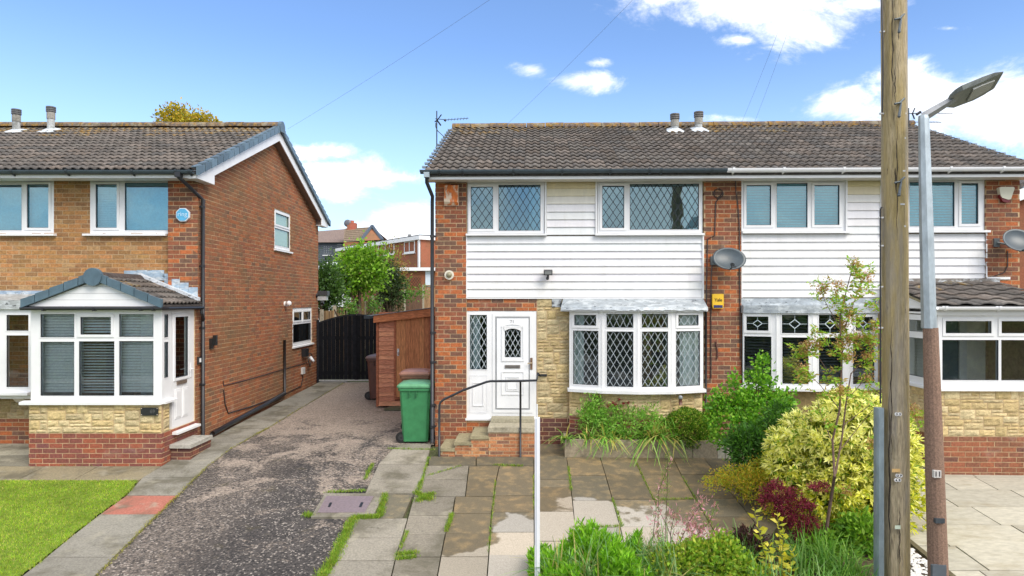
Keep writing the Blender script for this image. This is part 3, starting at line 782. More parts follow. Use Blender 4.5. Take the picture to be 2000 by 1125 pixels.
rm = MB(F); rm.box(UL, -.31, 2.6, 2.7, 0, 4.9, (.45, .45, .44)); rm.box(UL, -.31, .31, 7.4, 2.42, 2.55, (.5, .5, .5)); rm.box(UL, -.31, .31, 7.4, 4.9, 4.96, (.5, .5, .5)); rm.build('interior', m_room, lh)
bricks('L', wall_f, F, UL, up-.004, 1.9, 4.95, 'tan', m_brick, .10, hs=[winA, winB])
bricks('L', wall_f, F, UL, up-.004, -.2, 1.9, 'tan', m_brick, .10, hs=[(-2.2, 0, -1, 3)])
bricks('L', wall_f, F, up, -.002, 0, 4.95, 'red', m_brick, 0, off=.1)
bricks('L', wall_g, F, .0, 7.76, -.15, 6.98, 'gable', m_gbrick, 0, 'v', hs=[(gw1[0]-.0, gw1[1], gw1[2], gw1[3]), gw2], side=1, clip=lambda v: roofz(v)-.02)

# roof
rf = MB(F); UR = .20
rf.prism([(VE, ZE-.03), (VR, ZR-.12), (2*VR-VE, ZE-.03), (2*VR-VE, ZE-.09), (VR, ZR-.2), (VE, ZE-.09)], 'x', UL-.2, UR-.04, (.08, .075, .07))
roofL = rf.build('roof', m_tile, lh)
tile_field(roofL, F, UL-.2, UR-.01, VE-.03, ZE-.02, VR, ZR-.10, .30, 15, seed=3)
tile_field(roofL, F, UL-.2, UR-.01, 2*VR-VE+.03, ZE-.02, VR, ZR-.10, .30, 15, seed=4, limit=0)
ridge_tiles(roofL, F, UL-.2, UR, VR, ZR-.02, seed=5)
for i in range(17):
    for sgn in (1, -1):
        t0, t1 = i/17, (i+1)/17-.006
        a = VE-.05+(VR-VE+.05)*t0; b = VE-.05+(VR-VE+.05)*t1; za = ZE-.0+(ZR-.06-ZE)*t0; zb_ = ZE+(ZR-.06-ZE)*t1
        if sgn < 0: a, b = 2*VR-a, 2*VR-b
        g = R.uniform(.8, 1.35); mb = MB(F)
        mb.prism([(a, za-.11), (a, za+.06), (b, zb_+.022), (b, zb_-.10)], 'x', UR-.01, UR+.05, (.085*g, .13*g, .165*g))
        mb.prism([(a, za+.03), (a, za+.05), (b, zb_+.035), (b, zb_+.015)], 'x', UR-.10, UR-.01, (.085*g, .13*g, .165*g)); mb.build('verge_cap', m_dark, roofL)
for su in (0,):
    mb = MB(F); pts = [(VR+.16*math.cos(a*math.pi/8), ZR-.08+.15*math.sin(a*math.pi/8)) for a in range(9)]
    mb.prism(pts+[(VR-.16, ZR-.2), (VR+.16, ZR-.2)], 'x', UR-.01, UR+.07, (.085, .13, .165)); mb.build('ridge_end_cap', m_dark, roofL)
mb = MB(F)
def bl(v, d): return ZE-.09+slope*((v-VE) if v < VR else (2*VR-v-VE))-d
for (v0, v1) in ((VE+.03, VR), (2*VR-VE-.03, VR)):
    mb.prism([(v0, bl(v0, -.03)), (v1, bl(v1, -.03)), (v1, bl(v1, .19)), (v0+(.68 if v0 < v1 else -.68), bl(v0+(.68 if v0 < v1 else -.68), .19)), (v0+(.68 if v0 < v1 else -.68), 4.92), (v0, 4.92)], 'x', UR-.035, UR-.012, WH)
for (v0, v1) in ((VE+.03, .28), (7.5, 2*VR-VE-.03)): mb.box(0.0, UR-.035, v0, v1, 4.92, 4.94, WH)
mb.build('barge_board', m_white, lh)
mb = MB(F)     # brown sloping soffit under the rear verge
for sg in (0, 1):
    v0, v1 = ((.28, VR) if not sg else (7.5, VR)); mb.prism([(v0, bl(v0, .17)), (v1, bl(v1, .17)), (v1, bl(v1, .19)), (v0, bl(v0, .19))], 'x', .003, UR-.036, (.20, .15, .12) if sg else WH)
mb.box(.0, UR-.04, 7.52, 7.75, 4.95, 5.15, (.16, .12, .10)); mb.build('soffit', m_paint, lh)
mb = MB(F); mb.box(UL-.2, UR-.04, VE+.02, VE+.045, 4.93, 5.075, WH); mb.build('fascia', m_white, lh)
mb = MB(F); mb.box(UL-.2, UR-.04, VE+.046, -.002, 4.945, 4.965, (.70, .70, .69)); mb.build('soffit', m_white, lh)
def gutter(F, house, u0, u1, v, z, col, brk, r=.055):
    mb = MB(F); pts = [(v+r*math.cos(a), z+r*1.25*math.sin(a)) for a in [math.pi+math.pi*i/8 for i in range(9)]]
    inn = [(v+(r-.006)*math.cos(a), z+(r-.006)*1.25*math.sin(a)) for a in [2*math.pi-math.pi*i/8 for i in range(9)]]
    mb.prism(pts+inn, 'x', u0, u1, col)
    g = mb.build('gutter', m_dark if col[0] < .3 else m_white, house)
    for ub in brk:
        m2 = MB(F); q = [(v+(r+.007)*math.cos(a), z+(r+.007)*1.25*math.sin(a)) for a in [math.pi*.95+math.pi*1.1*i/8 for i in range(9)]]
        i2 = [(v+(r-.012)*math.cos(a), z+(r-.012)*1.25*math.sin(a)) for a in [math.pi*2.05-math.pi*1.1*i/8 for i in range(9)]]
        m2.prism(q+i2, 'x', ub-.02, ub+.02, tuple(c*.6 for c in col) if col[0] < .3 else col); m2.prism([(v, z-r*1.3), (v+r, z-r*1.3), (v+r, z-r*1.8), (v+.01, z-r*1.5)], 'x', ub-.012, ub+.012, tuple(c*.5 for c in col) if col[0] < .3 else (.6, .6, .6))
        m2.build('gutter_bracket', m_dark if col[0] < .3 else m_white, g)
    return g
GC = (.045, .065, .08)
gutter(F, lh, UL-.2, UR-.06, VE-.045, 5.055, GC, [F.at(x, 330, -.46)[0] for x in (25, 132, 260, 345, 372)])
# windows
bl_reflect = (.40, .70, .78)  # blue sky reflection of the upper panes is put into the blind colour
window(F, lh, .10, (-70, 105.3, 352, 457), [(-60, 42.7, 361, 450), (53.3, 95.5, 360, 445, 1)], (-75, 111, 456, 461), glass=m_glassu,
       fill=[('net', F.at(-60, 0, .22)[0], F.at(100, 0, .22)[0], 4.0, 4.85, bl_reflect)])
window(F, lh, .10, (176, 336, 352, 457), [(187.5, 228.8, 360, 445, 1), (244, 331, 357, 450)], (166, 327, 456, 461), glass=m_glassu,
       fill=[('blind', F.at(188, 0, .22)[0], F.at(229, 0, .22)[0], 3.95, 4.9, .045, 1.2, (.7, .74, .76)), ('net', F.at(240, 0, .22)[0], F.at(334, 0, .22)[0], 3.9, 4.85, bl_reflect)])
# gable windows (built in a frame turned to face the drive)
FG = Frame(-5.99, 12.8, -math.pi/2)         # u runs away from the camera, v runs into the wall
def gwin(r, panes, sash, glass, fill=()):
    window(FG, lh, .02, (r[0], r[1], r[2]+.06, r[3]), panes, (r[0]-.05, r[1]+.06, r[2], r[2]+.05), px=False, glass=glass, fill=fill, sill_out=.07)
r = gw1; m_ = .07
gwin(r, [(r[0]+m_+.04, r[1]-m_-.04, r[3]-.40, r[3]-.12, 1), (r[0]+m_, r[1]-m_, r[2]+.14, r[3]-.50)], 0, m_frost, [('net', r[0]+.05, r[1]-.05, r[2]+.1, r[3]-.05, (.5, .62, .5))])
r = gw2; md = (r[0]+r[1])/2
gwin(r, [(r[0]+.12, md-.07, r[3]-.36, r[3]-.13, 1), (md+.07, r[1]-.12, r[3]-.36, r[3]-.13, 1), (r[0]+m_, r[1]-m_, r[2]+.14, r[3]-.46)], 0, m_glass, [('blind', md+.1, r[1]-.05, r[2]+.1, r[3]-.1, .04, .6, (.25, .25, .27))])
# flue pipes on the ridge
def flue(house_roof, F, px, ytop, ybase, v, tops=(.10, .10, .10), wpx=13):
    u, zt = F.at(px, ytop, v); _, zb_ = F.at(px, ybase, v); s = wpx/FPX*(F.w(u, v)[1]); r_ = s/2
    mb = MB(F); mb.tube([(u, v, zb_-.15), (u, v, zt-.13)], r_, 14, (.42, .44, .44)); mb.tube([(u, v, zt-.30), (u, v, zt-.15)], r_*1.14, 14, (.30, .29, .26))
    c = mb.build('flue_pipe', m_coping, house_roof, smooth=False)
    mb = MB(F)
    for k in range(3): mb.tube([(u, v, zt-.13+k*.045), (u, v, zt-.10+k*.045)], r_*1.32, 14, tops)
    mb.tube([(u, v, zt-.14), (u, v, zt-.01)], r_*1.1, 14, tops); mb.build('flue_cowl', m_dark, c)
    mb = MB(F); zz = lambda vv: ZE-.02+slope*(vv-VE)+.05
    a = .24; mb.mesh([(u-a, v-.26, zz(v-.26)), (u-.1, v-.3, zz(v-.3)-.01), (u+.1, v-.3, zz(v-.3)-.01), (u+a, v-.26, zz(v-.26)), (u+.16, v+.18, zz(v+.18)+.02), (u-.16, v+.18, zz(v+.18)+.02),
        (u, v-.0, zz(v)+.10)], [(0, 1, 6), (1, 2, 6), (2, 3, 6), (3, 4, 6), (4, 5, 6), (5, 0, 6)], (.55, .60, .64)); mb.build('flashing', m_lead, c)
flue(roofL, F, 32, 213, 252, 3.35); flue(roofL, F, 99.5, 208, 250, 3.45)
# downpipe
u0, z0 = F.at(349, 341, VE-.045)
pu = .065
dpz = lambda y, v=.07: F.atu(400, y, pu)[1]
mb = MB(F); mb.tube([(u0, VE-.045, 5.0), (u0, VE-.045, 4.93), (u0+.04, VE+.02, 4.88), (pu-.05, .02, 4.66), (pu, .07, 4.60), (pu, .07, zg(12.9)+.03)], .034, 10, (.016, .017, .02))
dp = mb.build('downpipe', m_dark, lh, smooth=True)
mb = MB(F); mb.box(u0-.05, u0+.05, VE-.10, VE+.01, 4.93, 5.02, (.016, .017, .02)); mb.build('gutter_outlet', m_dark, dp)
for y in (405, 520, 640, 750): z = dpz(y); mb = MB(F); mb.tube([(pu, .07, z-.02), (pu, .07, z+.02)], .042, 10, (.016, .017, .02)); mb.box(.0, pu, .05, .09, z-.012, z+.012, (.016, .017, .02)); mb.build('pipe_clip', m_dark, dp)

# ---- left porch (part of the left house)
PV, PL = -1.30, F.at(56, 800, -1.30)[0]
zs_ = lambda y: F.at(180, y, PV)[1]
ZS1, ZB, ZF0, ZF1 = zs_(787), zs_(846.5), zs_(783), zs_(600)
pw = MB(F); pw.box(PL+.004, -.004, PV+.004, PV+.2, -.35, ZS1-.02, mc); pw.box(-.2, -.0045, PV+.2, .003, -.35, ZB, mc); pw.box(-.2, -.012, PV+.2, -1.02, ZB, ZS1-.02, mc); pw.box(PL+.012, PL+.2, PV+.2, .1, -.35, ZS1-.02, mc)
pw = pw.build('porch_wall', m_mort, lh)
bricks('L', pw, F, PL, -.002, -.2, ZB-.002, 'porch', m_brick, PV, L=.225, H=(ZB+.105)/6.75, zbase=ZB-7*(ZB+.105)/6.75, off=.12, vis=1.5)
bricks('L', pw, F, PV+.092, .0, -.2, ZB-.002, 'porch', m_brick, 0, 'v', side=1, L=.225, H=(ZB+.105)/6.75, zbase=ZB-7*(ZB+.105)/6.75, off=.2)
stones(pw, F, PL, 0, ZB+.004, ZS1-.02, PV, seed=5); stones(pw, F, PV+.06, -1.03, ZB+.004, ZS1-.02, 0, 'v', 1, seed=6)
wpan = [(79.4, 145.5, 613.4, 659), (157.6, 217.5, 619, 653.5, 1), (233, 300, 613.4, 658), (79.4, 145.5, 667.4, 773), (154.5, 223.7, 666.5, 773), (233, 300, 666, 772.5)]
zb0 = F.at(200, 772, PV)[1]; zb1 = F.at(200, 613, PV)[1]
blc = (.93, .95, .95)
uu = lambda x: F.at(x, 0, PV+.13)[0]
window(F, lh, PV+.02, (60.5, 316.5, 600, 783.5), wpan, (44, 318.5, 783, 789.5), name='porch_window',
       fill=[('blind', uu(78), uu(148), zb0, zb1, .048, 1.0, blc), ('blind', uu(153), uu(226), zb0, F.at(0, 660, PV)[1], .048, .45, blc), ('blind', uu(232), uu(302), zb0, zb1, .048, 1.0, blc), ('blind', uu(156), uu(220), F.at(0, 655, PV)[1], zb1, .048, .75, blc)])
# side of the porch: narrow light and door, facing the drive
r1 = FL.rectv(0, 317.5, 336, 603, 780); 
pf0 = FG.loc(*FL.w(0, PV+.02)[:2])[0]
pvx = lambda x: F.atu(x, 0, 0)[0]
zt_ = ZF1; dz0 = .40
window(FG, lh, .02, (PV+.022, pvx(337.5), ZF0, ZF1), [(pvx(322.5), pvx(330.5), F.atu(326, 667, 0)[1]-.62, F.atu(326, 668, 0)[1]), (pvx(322.5), pvx(330.5), F.atu(326, 659, 0)[1], F.atu(326, 614, 0)[1])], (PV-.02, pvx(339), ZF0-.05, ZF0), px=False, name='porch_window', sill_out=.1)
dA, dB = pvx(338), pvx(381)
zpb, zpt, zlb = F.atu(345, 741, 0)[1], F.atu(345, 619, 0)[1], F.atu(345, 812, 0)[1]
pd = window(FG, lh, .02, (dA+.002, dB, .42, ZF1), [(pvx(343.5), pvx(369), zpb+.02, zpt, 1)], (dA-.03, dB+.02, .37, .42), px=False, name='porch_door', sill_out=.12)
mb = MB(FG)
for (a, b) in ((343.5, 355), (358, 369)):
    for k, o_ in ((0, .012), (.03, .020)): mb.box(pvx(a)+k, pvx(b)-k, .02-o_, .021, .62+k, zpb-.18-k, WH)
mb.build('door_panel', m_white, pd)
mb = MB(FG); mb.box(pvx(347), pvx(365), -.005, .02, zpb-.10, zpb-.04, (.16, .12, .09)); mb.build('letterbox', m_iron, pd)
mb = MB(FG); q = pvx(374); mb.box(q-.015, q+.015, -.0, .02, 1.30, 1.55, WH); mb.tube([(q, .0, 1.45), (q, -.04, 1.45), (q-.12, -.045, 1.45)], .010, 6, WH); mb.build('handle', m_white, pd)
mb = MB(F); mb.box(-.14, -.005, dB+FL.loc(0, 12.8)[1]+.0, .008, ZB, ZF1, mc); wq = mb.build('porch_wall', m_mort, lh)
bricks('L', wq, F, dB+.01, -.0, ZB, ZF1, 'gable', m_gbrick, 0, 'v', side=1, off=.05)
pin = MB(F); pin.box(PL+.2, -.2, -.2, .09, .35, .42, (.3, .3, .3)); pin.box(PL+.15, -.05, PV+.2, .09, ZF1+.02, ZF1+.05, (.7, .7, .7))
pin.box(PL+.0, PL+.05, PV+.05, .09, ZS1, ZF1, (.75, .75, .75)); pin.box(-1.1, -.25, .06, .095, .42, 2.45, (.75, .78, .78)); pin.box(-1.75, -1.25, .06, .095, .42, 2.45, (.25, .18, .10)); pin.build('porch_interior', m_room, lh)
# roof of the porch
AX, AZ = F.at(184, 541, PV-.12)[0], F.at(184, 541, PV-.12)[1]; EZ = F.at(184, 596, PV-.1)[1]; EL, ER = F.at(43, 597, PV-.12)[0], .07
rp = MB(F); rp.prism([(EL, EZ-.0), (AX, AZ), (ER, EZ-.0), (ER, EZ-.04), (AX, AZ-.06), (EL, EZ-.04)], 'y', PV-.10, .095, (.07, .06, .055)); rp = rp.build('porch_roof', m_tile, lh)
# tiles: the slope that runs down towards +u needs its own frame; w is measured along v
FT = Frame(*FL.w(0, 0)[:2], -math.pi/2)
FT2 = Frame(*FL.w(0, 0)[:2], math.pi/2)
tile_field(rp, FT2, -.09, 1.26-.0, -ER, EZ+.0, -AX, AZ+.02, .30, 5, mossy=0, seed=8) if False else None
def slope_tiles(roof, a, b, left):
    # frame whose +v points up the slope
    Ft = Frame(*FL.w(0, 0)[:2], (-math.pi/2 if left else math.pi/2))
    # for the right-hand slope: up-slope is -u of FL
    v_of = lambda u: Ft.loc(*FL.w(u, 0)[:2])[1]; u_of = lambda v: Ft.loc(*FL.w(0, v)[:2])[0]
    ua, ub = sorted((u_of(a), u_of(b)))
    return Ft, ua, ub, v_of
Ft, ua, ub, v_of = slope_tiles(rp, PV-.08, -.0, False)
ve, vr = v_of(ER), v_of(AX)
if ve > vr: Ft, ua, ub, v_of = slope_tiles(rp, PV-.08, -.0, True); ve, vr = v_of(ER), v_of(AX)
tile_field(rp, Ft, ua, ub, ve, EZ+.01, vr, AZ+.01, .30, 5, mossy=0, seed=8)
Ft, ua, ub, v_of = slope_tiles(rp, PV-.08, -.0, True)
ve, vr = v_of(EL), v_of(AX)
if ve > vr: Ft, ua, ub, v_of = slope_tiles(rp, PV-.08, -.0, False); ve, vr = v_of(EL), v_of(AX)
tile_field(rp, Ft, ua, ub, ve, EZ+.01, vr, AZ+.01, .30, 5, mossy=0, seed=9, limit=0)
mb = MB(F); mb.prism([(AX+.12*math.cos(math.pi*k/8), AZ-.03+.12*math.sin(math.pi*k/8)) for k in range(9)], 'y', PV-.06, -.0, (.075, .06, .055)); mb.build('ridge_tile', m_tile, rp)
for sgn, eu in ((1, ER+.0), (-1, EL)):
    for i in range(5):
        t0, t1 = i/5, (i+1)/5-.01; a = eu+(AX-eu)*t0; b = eu+(AX-eu)*t1; za = EZ+(AZ-EZ)*t0; zc = EZ+(AZ-EZ)*t1; g = R.uniform(.9, 1.1)
        mb = MB(F); mb.prism([(a, za-.045), (a, za+.10), (b, zc+.085), (b, zc-.045)], 'y', PV-.16, PV-.09, (.075*g, .125*g, .16*g)); mb.build('verge_cap', m_dark, rp)
mb = MB(F); mb.prism([(AX+.15*math.cos(2*math.pi*k/16), AZ-.0+.15*math.sin(2*math.pi*k/16)) for k in range(16)], 'y', PV-.18, PV-.10, (.075, .125, .16)); mb.build('ridge_end_cap', m_dark, rp)
for k in range(4):
    h0, h1 = EZ-.02+(AZ-EZ-.03)*k/4, EZ-.02+(AZ-EZ-.03)*(k+1)/4-.004; tt = lambda z: min(.98, (z-EZ+.05)/(AZ-EZ))
    mb = MB(F); mb.prism([(EL+(AX-EL)*tt(h0), h0), (ER+(AX-ER)*tt(h0), h0), (ER+(AX-ER)*tt(h1), h1), (EL+(AX-EL)*tt(h1), h1)], 'y', PV-.085+.004*(k % 2), PV-.05, WH); mb.build('gable_board', m_white, rp)
mb = MB(F); mb.box(EL+.02, ER-.02, PV-.09, PV+.06, ZF1, EZ-.045, WH); mb.build('porch_fascia', m_white, lh)
mb = MB(F); mb.tube([(EL-.02, PV-.13, EZ-.055), (ER+.02, PV-.13, EZ-.055), (ER+.03, PV-.0, EZ-.055), (ER+.03, -.02, EZ-.06)], .030, 8, (.016, .017, .02))
mb.tube([(ER+.03, -.06, EZ-.07), (ER+.03, -.06, EZ-.16), (ER-.01+.04, .03, EZ-.27), (.075, .055, EZ-.30)], .026, 8, (.016, .017, .02)); gq = mb.build('porch_gutter', m_dark, lh)
for x in (85, 184, 275, 300): u = F.at(x, 0, PV-.13)[0]; mb = MB(F); mb.box(u-.015, u+.015, PV-.165, PV-.08, EZ-.095, EZ-.04, (.012, .012, .015)); mb.build('gutter_bracket', m_dark, gq)
# stepped lead flashing
st = [(237, 262, 528, 540), (262, 316, 527, 542), (316, 336, 534, 553), (336, 352, 545, 566), (352, 369, 552, 576), (369, 387, 561, 585)]
for i, (x0, x1, y0, y1) in enumerate(st):
    r_ = F.rect(-.0, x0, x1-.5, y0, y1); ff = -.012 if r_[0] > up-.02 else .088
    mb = MB(F); mb.box(r_[0], r_[1], ff, ff+.010, r_[2]-.05, r_[3], (.33, .43, .52)); mb.build('flashing', m_lead, rp)
mb = MB(F); mb.prism([(AX, AZ+.06), (AX, AZ+.12), (ER-.02, EZ+.13), (ER-.02, EZ+.07)], 'y', -.10, -.004, (.62, .66, .70)); mb.build('flashing', m_lead, rp)
# ---- left bay
BV = -.42
bb = MB(F); bb.box(UL+2.2, PL-.03, BV+.04, .09, F.at(30, 773, BV)[1]-.06, F.at(30, 771, BV)[1], WH); bb.build('bay_base', m_white, lh)
window(F, lh, BV, (-150, 60, 604, 768), [(13, 56, 615, 646), (13, 56, 655, 756), (-55, -5, 615, 646), (-55, -5, 655, 756), (-130, -70, 615, 646), (-130, -70, 655, 756)], (-155, 60, 765, 771), name='bay_window')
mb = MB(F); u0, u1, z0, z1 = F.rect(BV-.06, -155, 60, 584, 604); mb.prism([(.09, z1+.10), (BV-.06, z1-.02), (BV-.06, z0), (.09, z0)], 'x', u0, PL+.06, (.36, .38, .38)); mb.build('bay_roof', m_lead, lh)
mb = MB(F); mb.box(u0, PL+.25, .075, .098, z1+.02, z1+.16, (.28, .36, .45)); mb.build('flashing', m_lead, lh)
u, z = F.at(34, 777, BV+.1); mb = MB(F); mb.prism([(BV+.02, z+.1), (.05, z+.1), (.05, z-.12), (BV+.22, z-.1), (BV+.05, z+.04)], 'x', u-.11, u+.09, (.7, .69, .66)); mb.build('bay_bracket', m_paint, lh)
lw_ = MB(F); lw_.box(UL+2, PL-.0, .024, .095, -.3, 1.1, mc); lw_ = lw_.build('wall', m_mort, lh)
z_b = F.at(30, 818, .02)[1]
stones(lw_, F, -4.2, PL-.0, z_b+.005, F.at(30, 772, .02)[1]+.1, .02, seed=12, tint=.62)
bricks('L', lw_, F, -4.2, PL, -.2, z_b-.002, 'red', m_brick, .02, vis=1.2)
# side step by the porch door
sp = MB(F); sp.box(.012, .338, -1.006, -.22, -.2, .155, mc); sp = sp.build('door_step', m_mort, lh)
bricks('L', sp, F, .0, .342, -.12, .15, 'plinth', m_brick, -1.01); bricks('L', sp, F, -1.01+.092, -.21, -.12, .15, 'plinth', m_brick, .342, 'v', side=1)
mb = MB(F); mb.box(.004, .37, -1.05, -.2, .155, .215, (.42, .40, .35), .003); mb.build('step_slab', m_coping, sp)
flush_bricks('L')
# drain pipe and wiring along the gable
def gpt(px, py, u=.03): v, z = F.atu(px, py, u); return (u, v, z)
mb = MB(F); mb.tube([gpt(415, 847, .07), gpt(470, 816, .07), gpt(520, 789, .07), gpt(556, 768, .07)], .05, 8, (.02, .02, .022))
mb.top('drain_pipe', m_dark, 'black waste pipe lying along the foot of the gable wall', 'pipe', (.07, .5, 0), smooth=True)
mb = MB(F); mb.tube([gpt(556, 664, .04), gpt(556, 770, .04)], .035, 8, (.03, .025, .025)); mb.top('waste_pipe', m_dark, 'thin dark upright pipe halfway along the gable wall', 'pipe', (.04, 4, 0), smooth=True)
mb = MB(F); mb.tube([gpt(436, 744, .012), gpt(437, 753, .012), gpt(470, 745, .012), gpt(500, 737, .012), gpt(554, 721, .012), gpt(600, 708, .012)], .010, 5, (.05, .03, .03))
mb.tube([gpt(437, 762, .014), gpt(440, 790, .014), gpt(446, 807, .014), gpt(490, 794, .014), gpt(556, 770, .014), gpt(588, 754, .014), gpt(592, 735, .014)], .012, 5, (.03, .025, .025))
mb.top('wall_cable', m_dark, 'black cable clipped low along the gable wall in a long loop', 'cable', (.012, 3, 0))
ev = thing('car_charger', 'black wall box with coiled cable and white plug by the gate', 'charger', F, (0, F.atu(600, 700)[0], 1.0))
vv, zz = F.atu(595, 689, .04); mb = MB(F); mb.box(.0, .11, vv-.16, vv+.16, zz-.10, zz+.12, (.02, .02, .022)); mb.build('charger_box', m_dark, ev)
vv, zz = F.atu(604, 703, .05); mb = MB(F); mb.tube([(.07+.02*math.sin(i), vv+.15*math.cos(i*.5), zz+.19*math.sin(i*.5)) for i in range(38)], .014, 5, (.02, .02, .022)); mb.build('cable_coil', m_dark, ev)
mb = MB(F); a = gpt(606, 698, .10); b = gpt(613, 706, .22); mb.tube([a, b], [.05, .03], 8, (.75, .76, .78)); mb.build('plug', m_white, ev, smooth=True)
mb = MB(F); vv, zz = F.atu(592, 724, .03); mb.box(.0, .06, vv-.10, vv+.10, zz-.09, zz+.09, (.6, .6, .58)); mb.top('junction_box', m_white, 'small pale grey box low on the gable wall under the charger', 'box', (0, vv, zz))
mb = MB(F); vv, zz = F.atu(415.7, 669, .05); mb.box(.0, .05, vv-.05, vv+.03, zz-.12, zz+.08, (.02, .02, .02)); mb.box(.04, .10, vv+.02, vv+.10, zz-.06, zz+.14, (.02, .02, .02)); mb.top('wall_light', m_dark, 'small black wall light beside the downpipe on the gable', 'lamp', (0, vv, zz))
mb = MB(F); vv, zz = F.atu(562, 593.5, .08); mb.tube([(0, vv, zz), (.06, vv, zz)], .07, 10, (.7, .7, .68)); mb.ball((.12, vv-.03, zz+.01), .07, 10, 6, (.8, .8, .8)); mb.top('security_light', m_white, 'small white dome light between the two gable windows', 'lamp', (0, vv, zz), smooth=True)
ub_ = thing('security_camera', 'black camera unit on the rear corner of the left house', 'camera', F, (0, 7.7, 2.7))
vv, zz = F.atu(627, 580, .1); zz = F.at(627, 576, 7.72)[1]
mb = MB(F); mb.box(-.02, .30, 7.66, 7.9, zz-.02, zz+.12, (.05, .055, .06)); mb.box(-.02, .26, 7.68, 7.88, zz-.16, zz-.03, (.45, .47, .48)); mb.build('bracket', m_dark, ub_)
for q in (-.02, .17): mb = MB(F); mb.tube([(q, 7.62, zz+(.0 if q < 0 else -.22)), (q+.02, 7.50, zz-.06+(0 if q < 0 else -.22))], .055, 8, (.02, .02, .02)); mb.build('camera_head', m_dark, ub_, smooth=True)
vv = F.at(391, 703.5, -.12); mb = MB(F); q = F.atu(391, 703.5, .02); mb.box(.0, .03, q[0]-.09, q[0]+.06, q[1]-.07, q[1]+.07, (.03, .03, .03)); mb.box(.03, .045, q[0]-.05, q[0]+.03, q[1]-.035, q[1]+.04, (.85, .85, .85)); mb.top('door_bell', m_white, 'small white and black bell push beside the left porch door', 'door bell', (0, q[0], q[1]))
# blue octagonal alarm plate
u, z = F.at(357, 419.5, -.04); ab = thing('alarm_box', 'pale blue octagonal alarm box on the left house corner', 'alarm box', F, (u, 0, z))
oc = lambda r: [(u+r*math.cos(math.pi/8+k*math.pi/4), z+r*math.sin(math.pi/8+k*math.pi/4)) for k in range(8)]
mb = MB(F); mb.prism(oc(.133), 'y', -.05, -.003, (.75, .80, .84)); mb.build('case', m_white, ab)
mb = MB(F); mb.prism(oc(.118), 'y', -.058, -.051, (.10, .42, .68)); mb.build('face', m_paint, ab)
text('ring', F, u, -.060, z+.01, .12, m_paint, ab, (.55, .75, .88))
u0, u1, z0, z1 = F.rect(PV-.04, 275, 309, 796, 811.5); hp = thing('number_plaque', 'black slate house number plaque reading 69 on the left porch stone', 'sign', F, ((u0+u1)/2, PV, z0))
mb = MB(F); mb.box(u0, u1, PV-.045, PV-.03, z0, z1, (.02, .022, .022)); mb.build('slate', m_paint, hp)
mb = MB(F)
for a in (u0+.015, u1-.015):
    for b in (z0+.015, z1-.015): mb.tube([(a, PV-.05, b), (a, PV-.044, b)], .007, 8, (.7, .6, .5))
mb.build('screw', m_iron, hp)
text('69', F, u0+(u1-u0)*.68, PV-.047, (z0+z1)/2, .085, m_paint, hp, (.10, .10, .10), bold=.001)

# ================================================================== THE PAIR ON THE RIGHT
F = FM
u_pl = F.at(911, 600, .0)[0]; u_pr0, u_pr1 = F.at(1375, 500, 0)[0], F.at(1448, 500, 0)[0]
u_rr0, u_rr1 = F.at(1926, 400, 0)[0], F.at(1992, 400, 0)[0]
mhs = thing('semi_detached_house', 'white boarded house with number 71 on its white front door and a bow window', 'house', F)
rhs = thing('semi_detached_house', 'white boarded house behind the two poles with white gutter and glazed porch', 'house', F, (u_pr1, 0, 0))
UE0 = (F.at(832, 333, VE)[0]+F.at(880, 243, VR)[0])/2; UE1 = (F.at(2040, 325, VE)[0]+F.at(1787, 237, VR)[0])/2
UP = F.at(1418, 330, VE)[0]
ZEm = F.at(1100, 334, VE)[1]; ZRm = F.at(1100, 241, VR)[1]
slm = (ZRm-.10-ZEm)/(VR-VE)
IN = .06          # infill wall face (behind boards, windows)
W1 = F.rect(.04, 913, 1064, 356.5, 455.5); W2 = F.rect(.04, 1167, 1372, 355, 455)
DR = F.rect(.06, 911, 1048, 607, 820); BYo = F.rect(.03, 1114, 1374, 610, 765)
R1 = F.rect(.04, 1449, 1652, 354.7, 451); R2 = F.rect(.04, 1724, 1923, 352.5, 449.5)
RB = F.rect(.03, 1451, 1714, 612, 760)
zt5 = 4.98
W_ = MB(F); W_.box(.004, u_pl-.0, .004, .3, -.4, zt5, mc); W_.holes(u_pl, u_pr0, -.4, zt5, [W1, W2, DR, BYo], .10, .30, mc); W_.box(u_pr0, u_pr1, .004, .3, -.4, zt5, mc); W_.holes(u_pl, u_pr0, -.4, F.at(980, 584, .04)[1], [DR, BYo], .044, .0995, mc)
W_ = W_.build('wall', m_mort, mhs)
Ws = MB(F); Ws.box(.0045, .3, .301, 7.76, -.4, zt5, mc); Ws.prism([(.3, zt5), (7.76, zt5), (VR, ZRm-.25)], 'x', .01, .3, mc); Ws.box(.3, u_pr1-.15, 7.5, 7.74, -.4, zt5, mc); Ws.box(u_pr1-.3, u_pr1-.16, .31, 7.5, -.4, zt5, mc)
Ws = Ws.build('wall', m_mort, mhs)
Wr = MB(F); Wr.holes(u_pr1+.001, u_rr0, -.4, zt5, [R1, R2, RB, F.rect(.06, 1775, 1926, 556, 830)], .10, .30, mc); Wr.box(u_rr0, u_rr1-.004, .004, .3, -.4, zt5, mc)
Wr.box(u_pr1+.001, u_rr1-.01, 7.5, 7.74, -.4, zt5, mc); Wr.box(u_rr1-.3, u_rr1-.0045, .301, 7.5, -.4, zt5, mc); Wr.prism([(.3, zt5), (7.6, zt5), (VR, ZRm-.25)], 'x', u_rr1-.3, u_rr1-.012, mc)
Wr = Wr.build('wall', m_mort, rhs)
